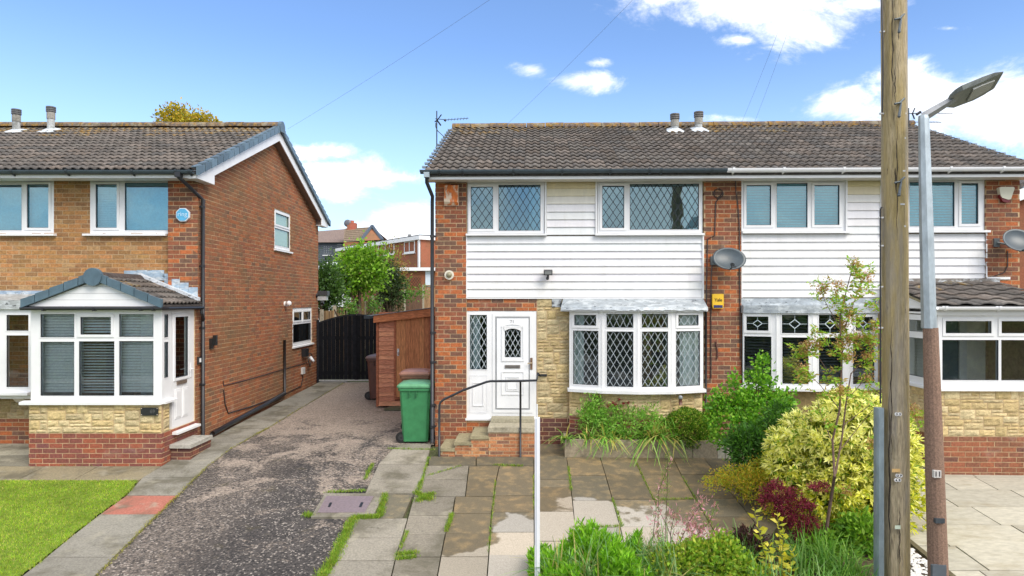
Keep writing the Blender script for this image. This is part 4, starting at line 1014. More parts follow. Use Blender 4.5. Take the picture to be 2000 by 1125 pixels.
for hs, ua_, ub_ in ((mhs, .3, u_pr1-.31), (rhs, u_pr1+.01, u_rr1-.31)):
    rm = MB(F); rm.box(ua_, ub_, 2.9, 3.0, 0, 4.9, (.42, .42, .40)); rm.box(ua_, ub_, .31, 7.4, 2.42, 2.55, (.5, .5, .5)); rm.box(ua_, ub_, .31, 7.4, .40, .44, (.2, .17, .14)); rm.box(ua_, ub_, .31, 7.4, 4.9, 4.96, (.6, .6, .6)); rm.build('interior', m_room, hs)
bricks('M', W_, F, 0, u_pl-.004, -.2, zt5, 'red', m_brick, 0, L=.232, off=.05)
bricks('M', W_, F, u_pr0, u_pr1, -.2, zt5, 'red', m_brick, 0, L=.232, off=.14)
zab, zbb = F.at(980, 607, .06)[1], F.at(980, 583, .06)[1]
bricks('M', W_, F, u_pl, F.at(1048, 0, .04)[0], zab+.0, zbb+.02, 'red', m_brick, .04, dep=.07, L=.232)
bricks('M', W_, F, u_pl, F.at(1048, 0, .04)[0], -.2, DR[2]-.02, 'red', m_brick, .04, dep=.07, L=.232)
bricks('M', W_, F, F.at(1048, 0, .04)[0], u_pr0, -.2, F.at(1080, 817, .04)[1], 'plinth', m_brick, .04, dep=.07, L=.232)
bricks('M', Ws, F, .092, 7.76, -.1, zt5, 'gable', m_gbrick, 0, 'v', side=-1)
bricks('R', Wr, F, u_rr0, u_rr1, 2.6, zt5, 'red', m_brick, 0, L=.232, vis=1.3)
bricks('R', Wr, F, u_pr1+.002, u_rr0, -.2, F.at(1600, 850, .04)[1], 'plinth', m_brick, .04, dep=.07)
bricks('R', Wr, F, .092, 7.76, -.1, zt5, 'gable', m_gbrick, u_rr1, 'v', side=1)
# stone panel beside the door and above
zsb = F.at(1080, 817, .04)[1]
stones(W_, F, F.at(1049, 0, .04)[0], F.at(1112, 0, .04)[0], zsb+.004, zbb+.0, .04, seed=21, tint=.9)
stones(Wr, F, u_pr1+.01, F.at(1720, 0, .05)[0], F.at(1600, 850, .05)[1], F.at(1600, 758, .05)[1], .05, seed=22, tint=.7)
# cladding boards
def boards(wall, x0, x1, ys, stain=(), off=.018, pix=True):
    for i, (y0, y1) in enumerate(zip(ys, ys[1:])):
        u0, u1 = F.at(x0, 0, off)[0], F.at(x1, 0, off)[0]; z1, z0 = F.at((x0+x1)/2, y0, off)[1], F.at((x0+x1)/2, y1, off)[1]
        c = stain[i] if i < len(stain) else tuple(w*R.uniform(.97, 1.02) for w in (.73, .73, .73))
        mb = MB(F); mb.prism([(off, z0+.006), (off+.026, z1), (off+.08, z1), (off+.08, z0), (off+.012, z0)], 'x', u0, u1, c); mb.build('cladding_board', m_clad, wall)
ST = [(.68, .58, .36), (.73, .67, .50), (.74, .71, .63)]
boards(W_, 1068, 1163, [349, 367.6, 382.8, 398.3, 413.9, 428.7, 443.6, 458.8], ST)
boards(W_, 912, 1373, [460.8, 475.7, 490.7, 505.2, 520, 534.9, 549.7, 564.7, 581.2])
ST2 = [(.66, .58, .34), (.72, .64, .45), (.76, .74, .70)]
boards(Wr, 1656, 1723, [347, 363.5, 379.5, 395, 411, 426.7, 441.5, 457], ST2)
ysr_ = [456.8+15.55*i for i in range(9)]
boards(Wr, 1450, 1926, ysr_)
def trim(par, x0, x1, y0, y1, o0=.0, o1=.05, col=WH, name='trim'):
    r_ = F.rect(o0, x0, x1, y0, y1); mb = MB(F); mb.box(r_[0], r_[1], o0, o1, r_[2], r_[3], col); return mb.build(name, m_white, par)
for x0, x1, y0, y1 in ((1064.3, 1067.6, 350, 460), (1163.2, 1166.7, 350, 460), (1372.2, 1375, 456, 583), (910.4, 912.2, 456, 583)): trim(W_, x0, x1, y0, y1)
trim(W_, 911, 1375, 581.4, 583.6, .01, .09)
for x0, x1, y0, y1 in ((1652.5, 1655.6, 348, 457), (1448.2, 1450.2, 348, 582), (1926, 1928.6, 449, 560), (1720.5, 1723.5, 348, 457)): trim(Wr, x0, x1, y0, y1)
# roofs
def slab_roof(par, a, b):
    mb = MB(F); mb.prism([(VE, ZEm-.03), (VR, ZRm-.12), (2*VR-VE, ZEm-.03), (2*VR-VE, ZEm-.09), (VR, ZRm-.2), (VE, ZEm-.09)], 'x', a, b, (.08, .075, .07)); return mb.build('roof', m_tile, par)
roM = slab_roof(mhs, UE0+.03, UP); roR = slab_roof(rhs, UP+.002, UE1-.03)
for ro, a, b, sd_ in ((roM, UE0, UP, 31), (roR, UP, UE1, 41)):
    tile_field(ro, F, a, b, VE-.03, ZEm-.02, VR, ZRm-.10, .30, 15, seed=sd_, mossy=1)
    tile_field(ro, F, a, b, 2*VR-VE+.03, ZEm-.02, VR, ZRm-.10, .30, 15, seed=sd_+1, limit=0)
    ridge_tiles(ro, F, a, b, VR, ZRm-.06, seed=sd_+2, col=(.15, .115, .095))
for ro, ue, sg in ((roM, UE0, -1), (roR, UE1, 1)):
    for i in range(15):
        t = (i+.25)/15; v = VE+(VR-VE)*t; z = ZEm+(ZRm-.1-ZEm)*t
        mb = MB(F); mb.box(ue-.005*sg, ue+.085*sg, v-.03, v+.05, z-.02, z+.015, (.20, .25, .30)); mb.build('verge_clip', m_dark, ro)
    mb = MB(F)
    for (v0, v1) in ((VE+.03, VR), (2*VR-VE-.03, VR)):
        zz = lambda v: ZEm-.06+slm*((v-VE) if v <= VR else (2*VR-v-VE))
        mb.prism([(v0, zz(v0)), (v1, zz(v1)), (v1, zz(v1)-.18), (v0, zz(v0)-.15)], 'x', ue-.02*sg, ue-.05*sg, WH)
    mb.build('barge_board', m_white, ro)
for hs, a, b, c, nm in ((mhs, UE0+.03, UP, GC, 'g'), (rhs, UP+.004, UE1-.02, (.78, .79, .80), 'w')):
    mb = MB(F); mb.box(a, b, VE+.02, VE+.045, F.at(1100, 349, VE)[1], ZEm-.01, (.72, .73, .73) if nm == 'g' else WH); mb.build('fascia', m_white, hs)
    for (x, y) in ((a, min(b, a+2)),): pass
    mb = MB(F); mb.box(a, b, VE+.046, .02, F.at(1100, 349, VE)[1]+.015, F.at(1100, 349, VE)[1]+.03, (.66, .64, .60)); mb.build('soffit', m_white, hs)
zG = F.at(1100, 335, VE-.05)[1]+.035
gutter(F, mhs, UE0-.05, UP, VE-.05, zG, GC, [F.at(x, 0, VE-.05)[0] for x in (858, 904, 1003, 1098, 1192, 1268, 1291, 1390)])
gutter(F, rhs, UP+.006, UE1+.03, VE-.05, zG, (.76, .77, .79), [F.at(x, 0, VE-.05)[0] for x in (1432, 1530, 1647, 1730, 1855, 1958)])
flue(roM, F, 1318, 222, 264, 3.30, (.12, .11, .10), 14); flue(roM, F, 1364.5, 218, 260, 3.40, (.12, .11, .10), 14)
# downpipe at the left corner
uq, zq = F.at(834, 345, VE-.03)
mb = MB(F); mb.tube([(uq, VE-.05, zG-.03), (uq, VE-.05, zG-.22), (uq+.05, -.12, zG-.42), (-.045, -.07, zG-.52), (-.045, -.07, .06)], .034, 10, (.022, .025, .03)); dq = mb.build('downpipe', m_dark, mhs, smooth=True)
mb = MB(F); mb.box(uq-.05, uq+.05, VE-.1, VE, zG-.13, zG-.04, (.33, .40, .44)); mb.build('gutter_outlet', m_dark, dq)
for z in (3.9, 2.1, 1.55, .75, .35):
    mb = MB(F); mb.tube([(-.045, -.07, z-.022), (-.045, -.07, z+.022)], .043, 10, (.022, .025, .03)); mb.box(-.05, .02, -.05, .02, z-.012, z+.012, (.022, .025, .03)); mb.build('pipe_clip', m_dark, dq)
# upper windows of the middle house
DK = ('d', .128, .198, .011, (.035, .045, .055)); LT = ('d', .128, .205, .007, (.50, .56, .60))
cur = (.50, .56, .58)
def uo(x, o): return F.at(x, 0, o)[0]
zcl = (F.at(1000, 452, .1)[1], F.at(1000, 358, .1)[1])
window(F, mhs, .04, (913, 1063.5, 355.8, 455.5), [(919.7, 963, 365, 447.3, 1), (973.7, 1055.7, 361, 450.7)], (910.5, 1068, 455.8, 460.6), lead=DK, glass=m_glassu,
       fill=[('curtain', uo(1034, .2), uo(1060, .2), *zcl, cur), ('curtain', uo(917, .2), uo(925, .2), *zcl, cur)])
window(F, mhs, .04, (1167.5, 1372, 354.5, 455), [(1176, 1219, 363, 445.5, 1), (1230, 1365, 359, 448.6)], (1162, 1374, 455.2, 460.2), lead=DK, glass=m_glassu,
       fill=[('curtain', uo(1335, .2), uo(1368, .2), *zcl, cur), ('curtain', uo(1174, .2), uo(1184, .2), *zcl, cur)])
# upper windows of the right house
blw = (.22, .56, .60)  # slat colour carries the teal reflection of the window panes
z0b, z1b = F.at(1550, 446, .1)[1], F.at(1550, 360, .1)[1]
window(F, rhs, .04, (1449.5, 1652, 353.5, 450.8), [(1457.5, 1505.6, 361.7, 440, 1), (1516.6, 1577, 357.8, 444.6), (1590, 1639, 361.7, 439.5, 1)], (1448, 1658, 451, 456.2), glass=m_glassu,
       fill=[('blind', uo(1456, .2), uo(1642, .2), z0b, z1b, .05, 1.1, blw)])
window(F, rhs, .04, (1725, 1922.5, 351, 449.2), [(1733, 1765, 359, 437, 1), (1776, 1864, 355.5, 442.3), (1877, 1910, 358, 437.3, 1)], (1722, 1929, 449.5, 454.8), glass=m_glassu,
       fill=[('blind', uo(1730, .2), uo(1914, .2), z0b, z1b+.03, .05, 1.1, blw)])
# front door with side light
dr = window(F, mhs, .05, (911.2, 1047.6, 607.4, 819), [(917.6, 951, 615, 721.6), (986, 1017, 642, 697.8)], (909.5, 1049, 815, 820.5), lead=('d', .105, .20, .008, (.58, .64, .68)), name='front_door', sill_out=.05,
       fill=[('curtain', uo(918, .2), uo(938, .2), .9, 2.5, (.80, .90, .88))])
def fr_ring(x0, x1, y0, y1, w, o, th, col=WH, F_=F, mat=m_white, par=None, nm='moulding', arch=0):
    r_ = F_.rect(o, x0, x1, y0, y1); mb = MB(F_); mb.holes(*r_, [(r_[0]+w, r_[1]-w, r_[2]+w, r_[3]-w)], o-th, o+.001, col); return mb.build(nm, mat, par)
r_ = F.rect(.05, 969.8, 1032.8, 621.4, 797.6); gl_ = F.rect(.05, 985.8, 1017, 641, 698)
mb = MB(F)
for q in (.0,): mb.holes(r_[0]-.022, r_[1]+.022, r_[2]-.022, r_[3]+.022, [r_], .045, .0505, (.30, .31, .32)); 
mb.build('door_gap', m_dark, dr)
mb = MB(F); mb.holes(*[a+b for a, b in zip(r_, (.006, -.006, .006, -.006))], [gl_], .036, .051, (.80, .81, .82)); leaf = mb.build('door_leaf', m_white, dr)
fr_ring(962, 1040, 613, 806, .05, .05, .012, par=dr, nm='door_frame')
fr_ring(979.8, 1023.6, 636.8, 705.6, .028, .036, .014, par=dr)
mb = MB(F); g0, g1, gb, gt = gl_
arc = [(g0+(g1-g0)*k/10, gt-.004-.045*(1-math.sin(math.pi*k/10))) for k in range(11)]
mb.prism([(g0-.02, gt+.02), (g1+.02, gt+.02)]+arc[::-1], 'y', .024, .040, WH)
mb.prism([(g0-.06+(g1-g0+.12)*k/10, gt+.045+.045*math.sin(math.pi*k/10)) for k in range(11)]+[(g1+.06-(g1-g0+.12)*k/10, gt+.02+.045*math.sin(math.pi*k/10)) for k in range(11)], 'y', .020, .038, WH); mb.build('arch_moulding', m_white, dr)
for a in ((979.5, 1023.6, 725.5, 771.2, .016), (988, 1014, 735, 763.5, .014), (991, 1011, 738, 760.5, .012)): fr_ring(*a[:4], a[4], .036, .012, par=dr)
fr_ring(923, 945, 746.5, 793, .016, .05, .012, par=dr); fr_ring(917, 951.5, 733, 806, .006, .05, .006, par=dr)
r_ = F.rect(.02, 986, 1016, 713, 719.3); mb = MB(F); mb.box(r_[0], r_[1], .022, .037, r_[2], r_[3], (.19, .17, .15)); mb.box(r_[0]+.02, r_[1]-.02, .016, .023, r_[2]+.014, r_[3]-.014, (.12, .11, .10)); mb.build('letterbox', m_iron, dr)
r_ = F.rect(.02, 1035.6, 1040.2, 699, 722); mb = MB(F); mb.box(r_[0], r_[1], .028, .040, r_[2], r_[3], (.16, .09, .05)); mb.tube([((r_[0]+r_[1])/2, .03, r_[3]-.095), ((r_[0]+r_[1])/2, -.02, r_[3]-.095), (r_[0]-.05, -.022, r_[3]-.10)], .012, 6, (.45, .35, .22)); mb.build('handle', m_iron, dr)
text('71', F, F.at(1000.5, 0, .03)[0], .030, F.at(1000, 628.6, .03)[1], .085, m_paint, dr, (.42, .42, .42), name='house_number', bold=.002)
# doorstep: brick flight with slabs
SV = -.80
stp = [(954, 1044, 835.5, 844.5), (920, 954, 851.5, 857.6), (888, 920.8, 863.5, 869.8), (860, 888, 875.5, 881.5)]
ds = thing('door_steps', 'brick flight of four steps with stone slabs below the white front door', 'steps', F, (1.3, SV, 0))
sc_ = MB(F); tops = []
for i, (x0, x1, y0, y1) in enumerate(stp):
    u0, u1, z0, z1 = F.rect(SV-.01, x0, x1, y0, y1); tops.append((u0, u1, z0, z1)); sc_.box(u0+.005, u1-.005, SV+.004, .03, -.3, z0, mc)
sc_ = sc_.build('riser', m_mort, ds)
for i, (u0, u1, z0, z1) in enumerate(tops):
    bricks('S', sc_, F, u0+(0 if i else 0), u1-.001, -.12, z0-.004, 'orange', m_brick, SV, L=.225, H=.062, off=.03, vis=3)
    mb = MB(F); mb.box(u0-.012, u1+.002, SV-.02, .025, z0, z1, (.42, .38, .28) if i == 0 else (.32, .28, .17), .003); mb.build('tread', m_coping, ds)
    if i == 0: mb = MB(F); mb.box(u0+.01, u1-.01, -.32, .02, z1+.003, z1+.065, (.36, .33, .24), .002); mb.build('tread', m_coping, ds)
flush_bricks('S')
mb = MB(F); hv = SV-.04
pp = [(858, 893), (858, 793), (860, 786), (867, 780), (905, 762), (950, 746), (958, 744.5), (1016, 744), (1048, 743)]
pts = [(F.at(x, y, hv)[0], hv, F.at(x, y, hv)[1]) for x, y in pp]
e_ = F.at(1053, 733, hv); e2 = F.at(1056, 733, .02)
mb.tube(pts+[(e_[0]-.02, hv+.02, e_[1]+.04), (e_[0], hv+.05, e_[1]+.0), (e2[0], .035, e2[1])], .021, 10, (.022, .024, .03))
hrl = thing('handrail', 'black tubular handrail beside the brick steps', 'handrail', F, (pts[0][0], hv, -.05)); mb.build('rail', m_dark, hrl, smooth=True)
mb = MB(F); a = F.at(1016.5, 744, hv); b = F.at(1017, 893, hv); mb.tube([(a[0], hv, a[1]), (a[0], hv, b[1]-.02)], .019, 10, (.022, .024, .03)); mb.build('post', m_dark, hrl, smooth=True)
mb = MB(F); e3 = F.at(1062, 733, .0); mb.box(e3[0]-.08, e3[0]+.06, .01, .035, e3[1]-.02, e3[1]+.02, (.022, .024, .03)); mb.build('wall_plate', m_dark, hrl)

# bow windows: facets in plan
def bow(house, wall, xs, vs, ytop, ybot, lights, fill, glass, lead, sill_px, yoff=0):
    """xs: pixel columns of the mullions, vs: local depths there"""
    pts = []
    for x, v in zip(xs, vs): pts.append((F.at(x, 0, v)[0], v))
    vm = sum(vs[1:-1])/len(vs[1:-1])
    out = []
    for i in range(len(pts)-1):
        (ua, va), (ub, vb) = pts[i], pts[i+1]; A = F.w(ua, va); B = F.w(ub, vb)
        yaw = -math.atan2(B[1]-A[1], B[0]-A[0]); Ff = Frame(A[0], A[1], yaw); Lf = math.hypot(B[0]-A[0], B[1]-A[1])
        zt_, zb_ = F.at(xs[2], ytop, vm)[1], F.at(xs[2], ybot, vm)[1]
        ps = []
        for l in lights[i]:
            u0 = Ff.at(l[0], 600, 0)[0]; u1 = Ff.at(l[1], 600, 0)[0]; xm = (l[0]+l[1])/2
            ps.append((u0, u1, Ff.at(xm, l[3], 0)[1], Ff.at(xm, l[2], 0)[1], *l[4:]))
        fl = [tuple([q[0], Lf*q[1], Lf*q[2], zb_+.05+(zt_-zb_)*q[3], zb_+(zt_-zb_)*q[4], *q[5:]]) for q in fill[i]]
        window(Ff, house, 0, (0, Lf, zb_, zt_), ps, None, lead=lead, fill=fl, glass=glass, name='bow_window', px=False)
        out.append((Ff, Lf))
    for j, (u, v) in enumerate(pts[1:-1]):
        mb = MB(F); mb.tube([(u, v+.02, zb_), (u, v+.02, zt_)], .026, 8, WH); mb.build('mullion', m_white, wall)
    poly = [(u, v) for u, v in pts]; cx = sum(p[0] for p in pts)/len(pts)
    o = [(u+(u-cx)*.028, v-.09) for u, v in poly]
    mb = MB(F); mb.prism(o+[(o[-1][0], .03), (o[0][0], .03)], 'z', zb_-.055, zb_-.0, WH); mb.build('sill', m_white, wall)
    return pts, zb_, zt_
cb = (.75, .85, .84)
cn = [('curtain', .02, .36, 0, 1, cb)]
pts, zb_, zt_ = bow(mhs, W_, [1112, 1177, 1245.6, 1311.5, 1373.5], [-.10, -.36, -.46, -.40, -.14], 608.5, 762.5,
    [[(1122, 1164.8, 615, 635.8, 1), (1119.4, 1168.8, 645.8, 751.5)], [(1184.6, 1237, 612.8, 640, 0), (1185, 1237, 647.5, 755.5)], [(1253, 1304.6, 612.8, 640, 0), (1253.5, 1304.6, 647.5, 755.8)], [(1324, 1363.7, 615, 636, 1), (1320, 1367, 646.5, 754)]],
    [cn, [], [('curtain', .9, 1, 0, 1, cb)], [('curtain', .42, .98, 0, 1, (.80, .88, .88))]], m_glass, LT, None)
poly = [(u, v) for u, v in pts]; zbr = F.at(1240, 818, -.3)[1]
inner = [(u, v+.06) for u, v in poly]
mb = MB(F); mb.prism([(inner[0][0]+.04, .08)]+[(u, v+.004) for u, v in inner]+[(inner[-1][0]-.0, .08)], 'z', -.3, zb_-.056, mc); byw = mb.build('bay_wall', m_mort, mhs)
for i in range(4):
    (ua, va), (ub, vb) = inner[i], inner[i+1]; A, B = F.w(ua, va), F.w(ub, vb); Ff = Frame(A[0], A[1], -math.atan2(B[1]-A[1], B[0]-A[0])); Lf = math.hypot(B[0]-A[0], B[1]-A[1])
    stones(byw, Ff, .003, Lf-.003, zbr+.004, zb_-.06, 0, seed=50+i, tint=1.0, unit_h=.06)
    bricks('M', byw, Ff, .003, Lf-.003, -.25, zbr, 'porch', m_brick, 0, dep=.06, L=.232)
def lead_roof(house, pts, zt_, ztop, ov=.10, name='bay_roof'):
    o = [(pts[0][0]-.16, pts[0][1]-ov)]+[(u, v-ov) for u, v in pts[1:-1]]+[(pts[-1][0]+.06, pts[-1][1]-ov)]
    mb = MB(F); n = len(o); vs = [(u, v, zt_+.035) for u, v in o]+[(u, v, zt_+.07) for u, v in o]+[(o[0][0]+.05, .012, ztop), (o[-1][0]-.02, .012, ztop)]
    k = 2*n
    fs = [(i, i+1, n+i+1, n+i) for i in range(n-1)]+[tuple(range(n, 2*n))+(k+1, k), (0, n, k), (n-1, k+1, 2*n-1), tuple(range(n))[::-1]+(k, k+1)]
    mb.mesh(vs, fs, (.36, .40, .43)); r = mb.build(name, m_lead, house)
    mb = MB(F); mb.prism([(u, v+.02) for u, v in o]+[(o[-1][0], .02), (o[0][0], .02)], 'z', zt_-.0, zt_+.034, WH); mb.build('fascia', m_white, r)
    for i in range(n-1):       # dressed lead laps with lifted, torn edges
        (a, va), (b, vb) = o[i], o[i+1]; g = R.uniform(.9, 1.15)
        m = 10; top = []; bot = []
        for k2 in range(m+1):
            t = k2/m; u = a+(b-a)*t; v = va+(vb-va)*t-.012
            top.append((u, .010 if False else v+.02, zt_+.085)); bot.append((u, v-.003, zt_+.035-R.uniform(0, .022)))
        m3 = MB(F); m3.mesh(top+bot, [(q, q+1, m+2+q, m+1+q) for q in range(m)], (.40*g, .44*g, .47*g)); m3.build('lead_flap', m_lead, r)
    return r
lead_roof(mhs, pts, zt_+.0, F.at(1240, 584, .01)[1])
mb = MB(F); a = F.at(1078, 583.5, .03); b = F.at(1097, 600, .03); mb.box(a[0], b[0], .02, .045, b[1], a[1], (.06, .065, .07)); mb.build('flashing', m_lead, mhs)
ptsR, zbR, ztR = bow(rhs, Wr, [1450.5, 1518, 1588, 1657.7, 1714.5], [-.06, -.32, -.42, -.34, -.08], 612, 757,
    [[(1458, 1501, 618, 645.6, 1, 'x'), (1453.5, 1506.6, 657, 748)], [(1527, 1578.5, 614.6, 651, 0, 'x'), (1527.7, 1579, 659, 750)], [(1599, 1645, 614.6, 651, 0, 'x'), (1599, 1645.5, 659, 750)], [(1670, 1704, 618.8, 646, 1, 'x'), (1665.5, 1707.5, 658, 749)]],
    [[('blind', .02, .98, 0, .98, .055, .5, (.16, .17, .18))]]*4, m_glass, ('c', 0, 0, 0, (.62, .72, .76)), None)
mb = MB(F); zc = F.at(1580, 582.5, .02)[1]
u0, u1 = F.at(1448, 0, 0)[0], F.at(1716, 0, 0)[0]
mb.prism([(ptsR[0][0]-.02, .05)]+[(u, v-.05) for u, v in ptsR]+[(ptsR[-1][0]+.02, .05)], 'z', ztR+.002, zc-.13, (.36, .40, .43)); lr = mb.build('bay_roof', m_lead, rhs)
mb = MB(F); mb.box(u0, u1, .002, .06, zc-.14, zc, (.36, .40, .43)); mb.build('flashing', m_lead, lr)
mb = MB(F); mb.prism([(u, v+.08) for u, v in ptsR]+[(ptsR[-1][0], .08), (ptsR[0][0], .08)], 'z', -.3, zbR-.056, (.30, .22, .10)); mb.build('bay_wall', m_stone, rhs)

# right porch (part of the right house)
QV = -1.50
QU = F.at(1829, 700, QV)[0]; QR = 11.2; QR2 = F.at(2075, 700, QV)[0]
zq_ = lambda y, x=1900: F.at(x, y, QV)[1]
zs1, zsb2 = zq_(757), zq_(853)
qw = MB(F); qw.box(QU+.004, QR2, QV+.004, QV+.2, -.45, zs1-.03, mc); qw.box(QU+.0045, QU+.2, QV+.2, .05, -.45, zs1-.03, mc); qw.box(QR2-.2, QR2, QV+.2, .05, -.45, ztR, mc)
qw = qw.build('porch_wall', m_mort, rhs)
bricks('R', qw, F, QU, QR2, -.35, zsb2-.002, 'brown', m_brick, QV, L=.232, H=.083, vis=1.4)
bricks('R', qw, F, QV+.092, .03, -.35, zsb2-.002, 'brown', m_brick, QU, 'v', side=-1, L=.232, vis=1.2)
stones(qw, F, QU, QR2, zsb2+.004, zs1-.03, QV, seed=61, tint=1.02); stones(qw, F, QV+.06, .03, zsb2+.004, zs1-.03, QU, 'v', -1, seed=62)
flush_bricks('R'); flush_bricks('M')
zfT = zq_(616)
uv = lambda x: F.at(x, 700, QV+.02)[0]
z2a, z2b = zq_(743), zq_(664); z1a, z1b = zq_(651), zq_(627)
window(F, rhs, QV+.02, (QU+.0, QR2, zs1+.0, zfT), [(uv(1846), uv(1935.7), z1a, z1b, 1), (uv(1955), uv(2044), z1a, z1b, 1), (uv(1840), uv(1950), z2a, z2b), (uv(1955), uv(2055), z2a, z2b)], (QU-.05, QR2, zs1-.05, zs1), px=False, name='porch_window')
FQ = Frame(*F.w(QU, QV)[:2], YAW+math.pi/2)   # side: u runs towards -v?
# the side light, facing left: frame with u running from the house wall towards the front corner
FQ = Frame(*F.w(QU, .03)[:2], YAW+math.pi/2)
LQ = .03-QV
tt = lambda x: FQ.at(x, 650, 0)[0]
window(FQ, rhs, .02, (0, LQ-.002, zs1, zfT), [(tt(1745), tt(1812), z1a, z1b-.0), (tt(1745), tt(1812), z2a, z2b)], (-.0, LQ+.06, zs1-.05, zs1), px=False, name='porch_window')
mb = MB(F); mb.box(QU-.02, QR2, QV-.04, QV+.1, zfT, zq_(603), WH); mb.build('porch_fascia', m_white, rhs)
zrE, zrW = zq_(597)+.03, F.at(1900, 549, -.0)[1]
mb = MB(F); mb.prism([(QV-.12, zrE-.03), (.04, zrW-.04), (.04, zrW-.10), (QV-.12, zrE-.09)], 'x', QU-.06, QR2, (.07, .065, .06)); qr = mb.build('porch_roof', m_tile, rhs)
tile_field(qr, F, QU-.08, QR2, QV-.14, zrE-.03, .0, zrW-.02, .33, 5, mossy=0, seed=71, rolls=1)
mb = MB(F); mb.prism([(QV+.0, zq_(603)), (QV, zrE-.10), (.04, zrW-.11), (.04, zq_(603))], 'x', QU-.0, QU+.03, WH); mb.build('gable_infill', m_white, qr)
mb = MB(F); mb.prism([(QV-.12, zrE-.09), (.04, zrW-.10), (.04, zrW-.06), (QV-.12, zrE-.05)], 'x', QU-.075, QU-.05, (.30, .26, .16)); mb.build('verge', m_tile, qr)
mb = MB(F); mb.box(QU-.06, QR2, -.02, .02, zrW-.02, zrW+.05, (.20, .18, .16)); mb.build('flashing', m_lead, qr)
mb = MB(F); mb.box(F.at(1926, 0, 0)[0], F.at(1972, 0, 0)[0], -.02, .0, zrW+.03, zrW+.075, (.8, .8, .8)); mb.build('trim', m_white, qr)
gutter(F, rhs, QU-.08, QR2, QV-.17, zrE-.045, (.76, .77, .79), [F.at(x, 0, QV-.17)[0] for x in (1846, 1951)], .045)
mb = MB(F)   # things inside the porch: inner door, wall, white chest
mb.box(QU+.25, QR2-.2, .02, .05, .4, 2.5, (.85, .80, .66)); mb.box(QU+1.0-.35, QU+1.6-.35, -.02, .02, .42, 2.45, (.16, .19, .19)); mb.box(QU+.5, QU+.62, -.03, .02, .42, 2.45, (.75, .72, .62)); mb.box(QU+1.27, QU+1.40, -.03, .02, .42, 2.45, (.75, .74, .68))
mb.box(QU+.3, QU+2.2, -1.2, -.7, .5, 1.25, (.86, .90, .90)); mb.box(QU+.2, QR2-.2, QV+.2, .05, .40, .45, (.4, .38, .34)); mb.box(QU+.0, QR2-.2, QV+.2, .05, zfT+.02, zfT+.05, (.75, .75, .75)); mb.build('porch_interior', m_room, rhs)

# things fixed to the pair
def dish(x, y, w, h, name_lab, off=-.32, faceoff=.25):
    u, z = F.at(x, y, off); a = w/2/FPX*F.w(u, off)[1]; b = h/2/FPX*F.w(u, off)[1]
    t = thing('satellite_dish', name_lab, 'satellite dish', F, (u, .0, z)); vs = []; fs = []; n, m = 28, 6
    for lay, dd in ((0, 0.), (1, .008)):
        for i in range(m+1):
            r_ = i/m
            for k in range(n): q = 2*math.pi*k/n; vs.append((u+a*r_*math.cos(q), off+.07*(1-r_*r_)+dd+.10*b*r_*math.sin(q)/b, z+b*r_*math.sin(q)))
    for lay in (0, 1):
        o = lay*(m+1)*n
        for i in range(m):
            for k in range(n): fs.append((o+i*n+k, o+i*n+(k+1) % n, o+(i+1)*n+(k+1) % n, o+(i+1)*n+k))
    o = (m+1)*n; fs += [(m*n+k, m*n+(k+1) % n, o+m*n+(k+1) % n, o+m*n+k) for k in range(n)]
    mb = MB(F); mb.mesh(vs, fs, (.055, .075, .088)); mb.build('reflector', m_dark, t, smooth=True)
    mb = MB(F); mb.tube([(u, off+.08, z), (u-.05, -.06, z-.05), (u-a*.7, -.03, z-.02)], .02, 6, (.12, .14, .15)); mb.box(u-a*.7-.05, u-a*.7+.05, -.03, .0, z-.10, z+.06, (.12, .14, .15)); mb.build('mount', m_dark, t)
    mb = MB(F); mb.tube([(u, off-.0, z-b*.95), (u, off-.22, z-b*.80)], .012, 6, (.05, .06, .06)); mb.tube([(u-.01, off-.25, z-b*.62), (u, off-.17, z-b*.55)], .035, 8, (.03, .035, .04)); mb.box(u-.03, u+.05, off-.26, off-.2, z-b*.86, z-b*.70, (.03, .035, .04)); mb.build('receiver', m_dark, t)
dish(1424.5, 505, 65, 45, 'grey oval satellite dish on the brick pier between the white boarded houses')
dish(1991, 469, 62, 46, 'grey satellite dish at the right edge on the far brick pier')
# Yale alarm box
u0, u1, z0, z1 = F.rect(-.07, 1391.5, 1413.3, 574, 602.5); t = thing('alarm_box', 'yellow alarm box with a dark blue base on the middle brick pier', 'alarm box', F, ((u0+u1)/2, 0, z0))
mb = MB(F); mb.prism([(u0, z0+.05), (u0+.012, z0), (u1-.012, z0), (u1, z0+.05), (u1, z1-.012), (u1-.012, z1), (u0+.012, z1), (u0, z1-.012)], 'y', -.075, -.003, (.80, .50, .03)); mb.build('case', m_white, t)
mb = MB(F); mb.box(u0+.02, u1-.02, -.080, -.070, z0+.012, z0+.062, (.02, .03, .14)); mb.build('strobe', m_dark, t)
text('Yale', F, (u0+u1)/2+.005, -.079, z0+(z1-z0)*.58, .082, m_paint, t, (.10, .06, .01), bold=.0012)
u0, u1, z0, z1 = F.rect(-.07, 867.5, 894.5, 361, 400.5); t = thing('alarm_box', 'old bleached orange alarm box with flaking paint on the left brick pier', 'alarm box', F, ((u0+u1)/2, 0, z0))
m_rust = mk('flaking_paint', .7, 20, .25, .3, 40, stains=(((.72, .62, .48), 9, .5, .62, .9), ((.26, .07, .02), 14, .60, .7, .8)), stretch=(1, 1, .5))
mb = MB(F); mb.prism([(-.003, z0), (-.03, z0), (-.085, z0+.06), (-.085, z1-.015), (-.07, z1), (-.003, z1)], 'x', u0, u1, (.62, .17, .04)); mb.build('case', m_rust, t)
mb = MB(F); mb.box(u0-.008, u1+.008, -.02, -.002, z0-.01, z1+.008, (.6, .5, .36)); mb.build('backplate', m_rust, t)
